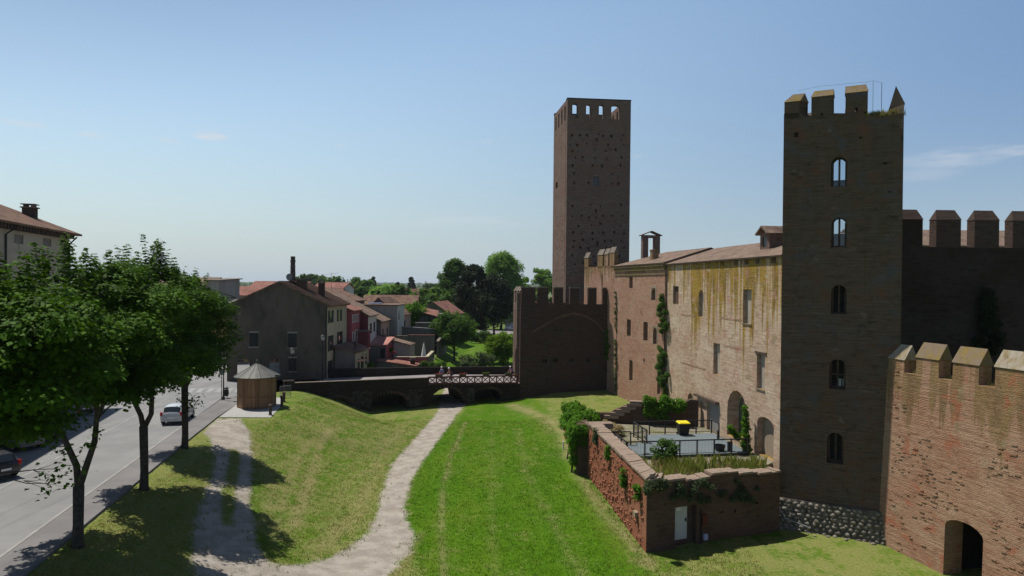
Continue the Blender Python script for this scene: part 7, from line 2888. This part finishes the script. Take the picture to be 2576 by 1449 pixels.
def hand_chain(J, E, wrist, side, d, curl, pre):
    """palm and five fingers in the direction d"""
    d = Vector(d).normalized()
    w = Vector(wrist)
    x = d.cross(Vector((0, 0, 1)))
    x = x.normalized() if x.length > .1 else Vector((0, 1, 0))
    palm = w + d * .07
    J[pre + 'palm'] = (tuple(palm), (.036, .018))
    E.append((pre + 'wrist', pre + 'palm'))
    n = d.cross(x)
    for i, (off, L) in enumerate(((-.03, .065), (-.01, .078), (.01, .072), (.03, .056))):
        k = palm + x * off + d * .02
        m1 = k + d * L * .5 + n * curl * .02
        m2 = m1 + d * L * .3 + n * curl * .04
        J[f'{pre}f{i}a'] = (tuple(k), .010)
        J[f'{pre}f{i}b'] = (tuple(m1), .009)
        J[f'{pre}f{i}c'] = (tuple(m2), .007)
        E += [(pre + 'palm', f'{pre}f{i}a'), (f'{pre}f{i}a', f'{pre}f{i}b'), (f'{pre}f{i}b', f'{pre}f{i}c')]
    tb = w + d * .03 + x * .035 * side
    J[pre + 'ta'] = (tuple(tb + x * .015 * side), .011)
    J[pre + 'tb'] = (tuple(tb + x * .03 * side + d * .035), .009)
    E += [(pre + 'palm', pre + 'ta'), (pre + 'ta', pre + 'tb')]


def person(label, loc, rz, pose, shirt, trousers, hat, scale=1.0, bare_arms=True):
    """faces local +X"""
    t = thing('person', label, 'person', loc, rz)
    t.scale = (scale,) * 3
    p = pose
    J, E = {}, []
    J['pelvis'] = (p['pelvis'], (.13, .10))
    pel, ch, nk = Vector(p['pelvis']), Vector(p['chest']), Vector(p['neck'])
    J['waist'] = (tuple(pel.lerp(ch, .5)), (.125, .095))
    J['chest'] = (p['chest'], (.15, .105))
    J['shoulders'] = (tuple(ch.lerp(nk, .62)), (.12, .08))
    J['neck'] = (p['neck'], .055)
    hd = Vector(p['head'])
    J['jaw'] = (tuple(hd + Vector((.02, 0, -.08))), (.062, .07))
    J['skull'] = (tuple(hd), (.078, .095))
    J['crown'] = (tuple(hd + Vector((-.005, 0, .085))), (.06, .075))
    E += [('pelvis', 'waist'), ('waist', 'chest'), ('chest', 'shoulders'), ('shoulders', 'neck'), ('neck', 'jaw'), ('jaw', 'skull'), ('skull', 'crown')]
    for sd_, s in (('l', 1), ('r', -1)):
        sh = Vector(p['neck']) + Vector((-.01, s * .18, -.07))
        J[sd_ + 'sh'] = (tuple(sh), .062)
        J[sd_ + 'el'] = (p[sd_ + 'el'], .043)
        J[sd_ + 'wrist'] = (p[sd_ + 'ha'], .028)
        E += [('shoulders', sd_ + 'sh'), (sd_ + 'sh', sd_ + 'el'), (sd_ + 'el', sd_ + 'wrist')]
        hand_chain(J, E, p[sd_ + 'ha'], s, Vector(p[sd_ + 'ha']) - Vector(p[sd_ + 'el']), 1, sd_)
        hp = pel + Vector((0, s * .095, -.06))
        J[sd_ + 'hip'] = (tuple(hp), .088)
        J[sd_ + 'kn'] = (p[sd_ + 'kn'], .060)
        J[sd_ + 'an'] = (p[sd_ + 'an'], .040)
        an = Vector(p[sd_ + 'an'])
        J[sd_ + 'to'] = (tuple(an + Vector((.15, 0, -.05))), (.04, .028))
        E += [('pelvis', sd_ + 'hip'), (sd_ + 'hip', sd_ + 'kn'), (sd_ + 'kn', sd_ + 'an'), (sd_ + 'an', sd_ + 'to')]
    skin_obj('body', J, E, M['skin'], t)
    # shirt
    JJ = {k: J[k] for k in ('waist', 'chest', 'shoulders')}
    JJ = {k: (J[k][0], tuple(r + .022 for r in (J[k][1] if isinstance(J[k][1], tuple) else (J[k][1],) * 2))) for k in ('chest', 'waist', 'pelvis', 'shoulders')}
    EE = [('chest', 'waist'), ('waist', 'pelvis'), ('chest', 'shoulders')]
    for sd_ in 'lr':
        JJ[sd_ + 'sh'] = (J[sd_ + 'sh'][0], .078)
        a, b = Vector(J[sd_ + 'sh'][0]), Vector(J[sd_ + 'el'][0])
        JJ[sd_ + 'el'] = (tuple(a.lerp(b, .6 if bare_arms else 1.0)), .06)
        EE += [('shoulders', sd_ + 'sh'), (sd_ + 'sh', sd_ + 'el')]
    skin_obj('shirt', JJ, EE, M[shirt], t)
    JJ = {'pelvis': (J['pelvis'][0], (.15, .12))}
    EE = []
    for sd_ in 'lr':
        JJ[sd_ + 'hip'] = (J[sd_ + 'hip'][0], .104)
        JJ[sd_ + 'kn'] = (J[sd_ + 'kn'][0], .076)
        JJ[sd_ + 'an'] = (tuple(Vector(J[sd_ + 'kn'][0]).lerp(Vector(J[sd_ + 'an'][0]), .9)), .06)
        EE += [('pelvis', sd_ + 'hip'), (sd_ + 'hip', sd_ + 'kn'), (sd_ + 'kn', sd_ + 'an')]
    skin_obj('trousers', JJ, EE, M[trousers], t)
    for sd_ in 'lr':
        an = Vector(p[sd_ + 'an'])
        mb = MB()
        mb.box((an.x + .06, an.y, an.z - .055), (.27, .10, .075), 0, .8)
        mb.build('shoe', M['dark_cloth'], t, local=True, bevel=.015)
    mb = MB()
    if hat == 'helmet':
        mb.lathe((hd.x - .01, hd.y, hd.z + .02), [(.125, 0), (.13, .03), (.115, .10), (.07, .145), (.0, .155)], 14)
        mb.build('helmet', M['helmet'], t, smooth=True, local=True)
    else:
        mb.lathe((hd.x - .02, hd.y, hd.z - .01), [(.10, -.03), (.108, .02), (.10, .09), (.06, .125), (.0, .135)], 14)
        mb.build('hair', M['hair' if hat == 'hair' else 'white_cloth'], t, smooth=True, local=True)
    mb = MB()
    mb.tube([(hd.x + .085, hd.y, hd.z + .005), (hd.x + .112, hd.y, hd.z - .03), (hd.x + .09, hd.y, hd.z - .04)], [.008, .014, .01], 5)
    mb.build('nose', M['skin'], t, local=True)
    mb = MB()
    for s in (-1, 1):
        mb.lathe((hd.x + .085, hd.y + s * .032, hd.z + .005), [(.0, -.01), (.012, 0), (.0, .01)], 6)
    mb.build('eyes', M['black'], t, local=True)
    mb = MB()
    mb.box((hd.x + .083, hd.y, hd.z - .07), (.012, .045, .01))
    mb.build('mouth', M['dark_red'], t, local=True)
    mb = MB()
    for s in (-1, 1):
        mb.box((hd.x - .005, hd.y + s * .088, hd.z - .01), (.04, .02, .06))
    mb.build('ears', M['skin'], t, local=True, bevel=.006)
    return t


walk = dict(pelvis=(0, 0, .94), chest=(.03, 0, 1.27), neck=(.04, 0, 1.47), head=(.06, 0, 1.62), lel=(-.12, .26, 1.17), lha=(.02, .28, .93), rel=(.10, -.27, 1.17), rha=(.22, -.29, .95),
            lkn=(.16, .09, .50), lan=(.10, .09, .09), rkn=(.02, -.09, .50), ran=(-.26, -.09, .16))
ride = dict(pelvis=(-.27, 0, 1.03), chest=(-.05, 0, 1.32), neck=(.06, 0, 1.48), head=(.13, 0, 1.62), lel=(.12, .24, 1.22), lha=(.24, .26, 1.06), rel=(.12, -.24, 1.22), rha=(.24, -.26, 1.06),
            lkn=(.10, .11, .68), lan=(.02, .11, .26), rkn=(.02, -.11, .60), ran=(-.16, -.11, .50))
BR = math.atan2(be.y, be.x)


def on_bridge(u, dep):
    """point on the roadway behind the railing in the sight column u"""
    a = BN0 - Vector((nat_n.x, nat_n.y)) * dep
    b = BN1 - Vector((nat_n.x, nat_n.y)) * dep
    q = on_line(u, a, b)
    s = (q - a).dot(be)
    return (q.x, q.y, zdeck(s) + .008)


slope = 0
p0 = on_bridge(1114, 1.6)
person('walker in a blue shirt and jeans carrying a white bag on the bridge', p0, BR + math.pi, walk, 'blue_shirt', 'jeans', 'cap', 1.08)
bg = Vector(p0) + Matrix.Rotation(BR + math.pi, 3, 'Z') @ Vector((.30, .31, .62))
bt = thing('carrier_bag', 'white carrier bag hanging from the walker\'s hand', 'bag', tuple(bg))
mb = MB()
mb.lathe((0, 0, -.25), [(.06, 0), (.16, .05), (.17, .22), (.10, .38), (.03, .44)], 10)
mb.build('bag', M['white_cloth'], bt, local=True, smooth=True)
mb = MB()
mb.tube([(-.03, 0, .17), (-.02, 0, .32), (.02, 0, .32), (.03, 0, .17)], .012, 5)
mb.build('handle', M['white_cloth'], bt, local=True)
bk = Vector(p0) + Matrix.Rotation(BR + math.pi, 3, 'Z') @ Vector((-.25, -.75, 0))
bp = thing('backpack', 'dark backpack worn by the walker in the blue shirt', 'backpack', tuple(Vector(p0) + Vector((0, 0, 1.3))), BR + math.pi)
mb = MB()
mb.box((-.24, 0, 0), (.2, .32, .48), 0, .85)
mb.build('pack', M['dark_cloth'], bp, local=True, bevel=.05)
mb = MB()
for s in (-1, 1):
    mb.tube([(-.15, s * .11, .2), (.02, s * .12, .27), (.17, s * .12, .12), (.14, s * .13, -.15), (-.14, s * .13, -.2)], .018, 5)
mb.build('straps', M['dark_cloth'], bp, local=True)
b1 = on_bridge(1110, .55)
bicycle('dark bicycle beside the walker behind the bridge railing', b1, BR + math.pi, M['iron'])
b2 = on_bridge(1134, .8)
bicycle('dark bicycle ridden by the helmeted cyclist in maroon', b2, BR + math.pi, M['iron'])
person('helmeted cyclist in a maroon top leaning over the handlebar', b2, BR + math.pi, ride, 'maroon_shirt', 'dark_cloth', 'helmet', 1.04)
b3 = on_bridge(1288, 2.6)
bicycle('pale green bicycle coming out of the castle gate', b3, BR + math.pi, M['bike_green'])
person('cyclist with a white helmet and violet top coming out of the gate', b3, BR + math.pi, ride, 'violet_shirt', 'dark_cloth', 'helmet', 1.04)
# flower boxes on the railing
for i, u in enumerate((1106, 1164, 1223, 1281, 1342)):
    if u > 1300:
        continue
    s = rs0 + (rs1 - rs0) * ((u - 1082) / (1306 - 1082))
    a, b = rb(s)
    q = rpt(s, b + .16)
    fb = thing('flower_box', ('flower box with red blooms on the railing by the walker', 'flower box with pink blooms left of the railing middle', 'flower box with pale blooms right of the railing middle', 'flower box with dull leaves on the railing near the gate')[i], 'flower box', tuple(q), BR, 'flower boxes on the bridge railing')
    mb = MB()
    mb.hexa([(-.38, -.08, -.1), (.38, -.08, -.1), (.38, .08, -.1), (-.38, .08, -.1)], [(-.42, -.11, .08), (.42, -.11, .08), (.42, .11, .08), (-.42, .11, .08)])
    mb.build('box', M['wood_dark'], fb, local=True)
    cl = [(q.x + be.x * o, q.y + be.y * o, q.z + .14 + rs.uniform(-.02, .05), .14) for o in np.linspace(-.4, .4, 6)]
    p_, n_, t_ = crown_pts(rs, cl, 26)
    leaf_obj('leaves', p_, n_, rs.uniform(.05, .09, len(p_)), t_, M['leaf_grey'], fb, seed=i)
    if i != 3:
        p_, n_, t_ = crown_pts(rs, [(c[0], c[1], c[2] + .06, .13) for c in cl], 16)
        leaf_obj('flowers', p_, n_, rs.uniform(.05, .09, len(p_)), t_, M['flower_red' if i < 2 else 'leaf_lime'], fb, seed=i + 9)

# ================================================================== TREES BEYOND
def crown_tree(name, label, base, h, w, trunk_h, mat, seed, n, leaf, shape='round', group=None, cat='tree', bark='trunk', nclump=None, tr=None):
    rs = np.random.RandomState(seed)
    rng = random.Random(seed)
    t = thing(name, label, cat, base, 0, group)
    x, y, z = 0, 0, 0
    cz = trunk_h + (h - trunk_h) / 2
    rz_ = (h - trunk_h) / 2
    nc = nclump or 60
    cl = []
    if shape == 'cone':
        for k in range(nc):
            f = rs.uniform(0, 1) ** .8
            r = w / 2 * (1 - f) ** .8 + .08 * w
            a = rs.uniform(0, 6.28)
            q = rs.uniform(.3, 1) ** .5
            cl.append((r * q * math.cos(a), r * q * math.sin(a), trunk_h + f * (h - trunk_h), w * .16 * (1.15 - .6 * f)))
    elif shape == 'tall':
        for k in range(nc):
            f = rs.uniform(0, 1)
            r = w / 2 * (math.sin(math.pi * min(1, .12 + f * .84)) ** .7)
            a = rs.uniform(0, 6.28)
            q = rs.uniform(.2, 1) ** .55
            cl.append((r * q * math.cos(a), r * q * math.sin(a), trunk_h + f * (h - trunk_h), w * rs.uniform(.11, .19)))
        for k in range(10):
            a = rs.uniform(0, 6.28)
            q = rs.uniform(0, .55)
            for j in range(3):
                cl.append((w / 2 * q * math.cos(a), w / 2 * q * math.sin(a), h * (1 - .22 * q) - .4 + j * .5, w * .055))
    else:
        cl = ellipsoid_clumps(rs, (0, 0, cz), (w * .47, w * .47, rz_ * .95), nc, w * .11, w * .2, .3, -.85)
        for k in range(nc // 6):
            a = rs.uniform(0, 6.28)
            cl.append((w * .53 * math.cos(a), w * .53 * math.sin(a), cz + rs.uniform(-.6, .6) * rz_, w * .05))
    p, nr, tone = crown_pts(rs, cl, n // len(cl), .85)
    leaf_obj('crown', p, nr, rs.uniform(leaf * .9, leaf * 1.6, len(p)), tone, M[mat], t, local=True, elong=1.3, seed=seed)
    mb = MB()
    r0 = tr or h * .017
    lean = rng.uniform(-.03, .03) * h
    mb.tube([(0, 0, -.4), (lean * .2, 0, trunk_h * .5), (lean * .6, 0, trunk_h), (lean, 0, cz)], [r0 * 1.25, r0, r0 * .85, r0 * .35], 8)
    for k in range(6):
        a = rng.uniform(0, 6.28)
        z_ = trunk_h * rng.uniform(.8, 1.2)
        limb(mb, (lean * .6, 0, z_), (w * .34 * math.cos(a), w * .34 * math.sin(a), min(h * .9, z_ + rz_ * rng.uniform(.5, 1.1))), r0 * .45, r0 * .15, rng, 4, .2, 5)
    mb.build('trunk', M[bark], t, smooth=True, local=True)
    return t


def tree_px(name, label, u, vbase, Y, vtop, wpx, thpx, mat, seed, n, leaf, **k):
    b = P(u, vbase, Y)
    sc = Y / F_PX
    return crown_tree(name, label, (b.x, Y, b.z), (vbase - vtop) * sc, wpx * sc, thpx * sc, mat, seed, n, leaf, **k)


tree_px('lawn_tree', 'small leaning tree with an open crown on the lawn behind the bridge', 1142, 925, 112, 785, 108, 52, 'leaf_mid', 501, 9000, .20, tr=.16)
tree_px('round_bush', 'rounded bright green bush on the lawn beside the gate tower', 1262, 925, 112, 832, 82, 10, 'leaf_lime', 502, 8000, .17, cat='bush')
tree_px('broad_tree', 'tall broad bright green tree at the left of the tree group', 1146, 838, 178, 660, 94, 14, 'leaf_mid', 503, 22000, .30, shape='tall', nclump=150)
tree_px('evergreen_tree', 'dark evergreen tree with two trunks in the middle of the tree group', 1192, 846, 170, 676, 92, 20, 'leaf_dark', 504, 20000, .32, shape='tall', nclump=90)
tree_px('evergreen_tree', 'dark evergreen tree standing right in front of the tall pale tree', 1243, 840, 166, 690, 88, 20, 'leaf_dark', 505, 18000, .32, shape='round', nclump=90)
tree_px('plane_tree', 'tallest pale green tree just left of the gate tower', 1260, 830, 195, 642, 112, 18, 'leaf_bright', 506, 24000, .32, shape='tall', nclump=170)
tree_px('plane_tree', 'pale green tree showing between the tall tree and the tallest tower', 1360, 830, 200, 672, 72, 40, 'leaf_bright', 507, 8000, .36)
tree_px('plane_tree', 'low pale tree top above the gate tower merlons', 1316, 830, 205, 690, 44, 30, 'leaf_bright', 508, 5000, .36)
bush('shrub', 'grey green shrubs along the foot of the lawn behind the parapet', 'shrub', [tuple(P(rs.uniform(1160, 1240), rs.uniform(892, 922), 106 + rs.uniform(-2, 2))) + (.7,) for k in range(30)], 5000, .17, M['leaf_grey'], 509)
bush('shrub', 'dark hedge along the left edge of the lawn', 'shrub', [tuple(P(rs.uniform(1088, 1106), rs.uniform(845, 915), 112)) + (.7,) for k in range(24)], 3500, .2, M['leaf_dark'], 510)
bush('shrub', 'green hedge mass under the tall trees', 'shrub', [tuple(P(rs.uniform(1185, 1245), rs.uniform(835, 862), 150)) + (.8,) for k in range(18)], 2500, .26, M['leaf_mid'], 511)
# street and white building beyond the lawn
flat_poly('far_road', [(-22, 176), (30, 174), (30, 190), (-22, 192)], -1.45, M['deck_road'], .3)
fbh, _ = house('white building with a barred window behind the round bush', [(-1.8, 193), (9, 193), (9, 205), (-1.8, 205)], -1.6, 5.6, 7.5, 'white_plaster', 'tiles', 'x', [('f', 1.2, .6, 1.3, 2.2, None, 'grey_plaster')])
make_car('small white car parked by the white building beyond the lawn', (P(1287, 822, 190).x, 190, -1.44), math.pi / 2, M['car_white'], 'hatch', 'cars beyond the lawn')

# a wood of separate trees behind the village, all copies of a few kinds
kinds = []
for i, (mt, sh, hh, ww) in enumerate((('leaf_far', 'round', 9, 8), ('leaf_mid', 'round', 8, 8.5), ('leaf_far', 'tall', 12, 7), ('leaf_dark', 'cone', 11, 5), ('leaf_bright', 'round', 8.5, 9))):
    kinds.append(crown_tree('wood_tree', 'tree', (0, 0, 0), hh, ww, 1.6, mt, 600 + i, 2600, .55, shape=sh, nclump=46))
wl_ = ('rounded mid green tree in the wood beyond the village', 'fresh green tree in the wood beyond the village', 'tall loose tree in the wood beyond the village', 'dark pointed tree in the wood beyond the village', 'pale green tree in the wood beyond the village')
wg_ = ('rounded mid green trees of the wood', 'fresh green trees of the wood', 'tall loose trees of the wood', 'dark pointed trees of the wood', 'pale green trees of the wood')
used = set()


def put_tree(k, x, y, z, s, label=None, group=None):
    if k not in used:
        o = kinds[k]
        used.add(k)
    else:
        o = copy_tree(kinds[k])
    o.location = (x, y, z)
    o.scale = (s * rng.uniform(.9, 1.1), s * rng.uniform(.9, 1.1), s)
    o.rotation_euler = (0, 0, rng.uniform(0, 6.28))
    o['label'] = label or wl_[k]
    if group or not label:
        o['group'] = group or wg_[k]
    return o


rng = random.Random(404)
for (u, vb, Y, vt, k, lab) in ((938, 730, 330, 699, 3, None), (972, 762, 215, 712, 4, 'big bright round tree behind the long red roof'), (985, 745, 260, 716, 4, None), (895, 728, 300, 706, 1, None), (1034, 728, 420, 699, 3, 'lone dark pointed tree in the fields near the white house'),
                               (788, 728, 330, 685, 0, 'grey green spreading tree above the gabled house ridge'), (875, 735, 260, 712, 0, None), (850, 735, 250, 706, 1, None), (905, 745, 230, 716, 0, None), (925, 750, 240, 714, 1, None),
                               (1000, 730, 330, 712, 3, None), (1010, 752, 190, 728, 1, None), (1062, 762, 175, 738, 1, None), (1080, 764, 180, 742, 4, None), (1095, 770, 172, 735, 1, None),
                               (1020, 770, 160, 755, 1, None), (1090, 728, 400, 710, 0, None)):
    b = P(u, vb, Y)
    h0 = (9, 8, 12, 11, 8.5)[k]
    put_tree(k, b.x, Y, -1.5, max(.4, (P(u, vt, Y).z + 1.5) / h0), lab, None)
for i in range(70):
    u = rng.uniform(430, 960)
    Y = rng.uniform(190, 420)
    k = rng.choice((0, 0, 1, 1, 2, 4, 3))
    put_tree(k, P(u, 710, Y).x, Y, -1.5, rng.uniform(.75, 1.15))
for i in range(45):
    u = rng.uniform(880, 1110)
    Y = rng.uniform(430, 900)
    k = rng.choice((0, 0, 1, 2, 3))
    put_tree(k, P(u, 710, Y).x, Y, -1.5, rng.uniform(.6, 1.0))
# tree on the far side of the gate tower, and the distant woodland band
vs = []
rs = np.random.RandomState(888)
Ps, Ns, Ss, Ts = [], [], [], []
for (Y, n, hmax) in ((1100, 260, 8), (1700, 420, 9), (2600, 620, 11), (4200, 900, 15)):
    for k in range(n):
        x = rs.uniform(-.62, .35) * Y
        if math.sin(x * 9.0 / Y + Y) + math.sin(x * 23.0 / Y) * .6 < -.35:
            continue
        y = Y * rs.uniform(.92, 1.08)
        h = hmax * rs.uniform(.5, 1.0)
        m_ = 16
        d = rs.normal(size=(m_, 3))
        d /= np.linalg.norm(d, axis=1, keepdims=True)
        Ps.append(np.array([x, y, -1.5 + h * .5]) + d * np.array([h * .75, h * .5, h * .45]))
        Ns.append(d + [0, 0, .4])
        Ss.append(rs.uniform(.35, .6, m_) * h)
        Ts.append(rs.uniform(0, 1, m_))
o = leaf_obj('far_woods', np.vstack(Ps), np.vstack(Ns), np.concatenate(Ss), np.concatenate(Ts), M['leaf_far'], None, elong=1.2)
tag(o, 'far hedgerows and woods along the flat horizon', 'woods', kind='stuff')


# ------------------------------------------------------------------ power line pylons on the plain
def pylon(label, u, vb, vt, Y):
    b = P(u, vb, Y)
    h = (vb - vt) * Y / F_PX + 4
    t = thing('pylon', label, 'pylon', (b.x, Y, -1.6), rng.uniform(-.4, .4), 'power line pylons on the plain')
    mb = MB()
    th = max(.14, Y * .00022)
    w0, w1 = h * .085, h * .02
    lv = 7
    for a, b_ in ((-1, -1), (1, -1), (1, 1), (-1, 1)):
        mb.tube([(a * w0, b_ * w0, 0), (a * w1, b_ * w1, h * .8), (0, 0, h)], th, 4)
    for i in range(lv):
        f0, f1 = i / lv, (i + 1) / lv
        a0, a1 = w0 + (w1 - w0) * f0, w0 + (w1 - w0) * f1
        for s in (-1, 1):
            mb.tube([(-a0, s * a0, h * .8 * f0), (a1, s * a1, h * .8 * f1)], th * .6, 3)
            mb.tube([(a0, s * a0, h * .8 * f0), (-a1, s * a1, h * .8 * f1)], th * .6, 3)
    mb.build('tower', M['steel_far'], t, local=True)
    mb = MB()
    for z, w in ((.66, .13), (.78, .17), (.90, .11)):
        mb.tube([(-h * w, 0, h * z), (0, 0, h * z + h * .025), (h * w, 0, h * z)], th * .8, 4)
        mb.tube([(-h * w, 0, h * z), (h * w, 0, h * z)], th * .8, 4)
    mb.build('cross_arms', M['steel_far'], t, local=True)


for (lab, u, vb, vt, Y) in (('pylon on the skyline above the street trees', 523, 708, 669, 900), ('pylon right of the roof aerial', 875, 712, 689, 1100), ('tallest pylon of the pair over the village roofs', 897, 712, 682, 950),
                            ('smallest and farthest pylon left of the pair', 858, 712, 697, 1700), ('lone pylon standing in the fields left of the tall trees', 1071, 716, 691, 800)):
    pylon(lab, u, vb, vt, Y)

# conduit and lightning wires on the castle tops
lw_ = thing('lightning_wire', 'thin lightning wire strung over the merlons of the corner tower', 'wire', (TFL.x, TFL.y, 22))
q = [W.pt(m_px[0][0] + .5, W.hit(2000, 228)[1] + .1, .4), W.pt(m_px[1][0] + .4, W.hit(2060, 217)[1] + .1, .4), W.pt(m_px[2][1], W.hit(2182, 204)[1] + .06, .4), W.pt(W.L - 1.35, W.hit(2215, 195)[1], .5), W.pt(W.L - .4, W.hit(2254, 194)[1], .9)]
mb = MB()
mb.tube(q, .006, 4)
mb.build('cable', M['iron'], lw_)
mb = MB()
mb.tube([q[3], W.pt(W.L - 1.35, zs, .5)], .010, 5)
mb.tube([q[4], W.pt(W.L - .4, zs, .9)], .014, 5)
mb.build('rod', M['iron'], lw_)
# dark evergreen climber on the shaded back wall
cl = []
for k in range(34):
    f = rs.uniform(0, 1)
    u = 2478 + rs.uniform(-1, 1) * 34 * (1 - f) ** .6
    s, z = Wk.hit(u, 885 - 150 * f)
    qq = Wk.pt(s, z, -.25)
    cl.append((qq.x, qq.y, qq.z, .42))
bush('climbing_ivy', 'dark pointed climber on the shaded wall behind the corner tower', 'ivy', cl, 3500, .14, M['leaf_dark'], 901)

# ------------------------------------------------------------------ the air: thin even haze over the plain
hz_ = MB()
hz_.hexa([(-10000, -450, -5), (10000, -450, -5), (10000, 13000, -5), (-10000, 13000, -5)], [(-10000, -450, 62), (10000, -450, 62), (10000, 13000, 62), (-10000, 13000, 62)])
hm = bpy.data.materials.new('haze')
hm.use_nodes = True
hn = hm.node_tree.nodes
hn.clear()
ho = hn.new('ShaderNodeOutputMaterial')
hv = hn.new('ShaderNodeVolumePrincipled')
hv.inputs['Color'].default_value = (.86, .93, 1.0, 1)
hv.inputs['Density'].default_value = 0.00009
hv.inputs['Anisotropy'].default_value = 0.2
hm.node_tree.links.new(hv.outputs[0], ho.inputs['Volume'])
hb = hz_.build('haze', hm)
tag(hb, 'thin pale haze lying over the plain', 'haze', kind='stuff')
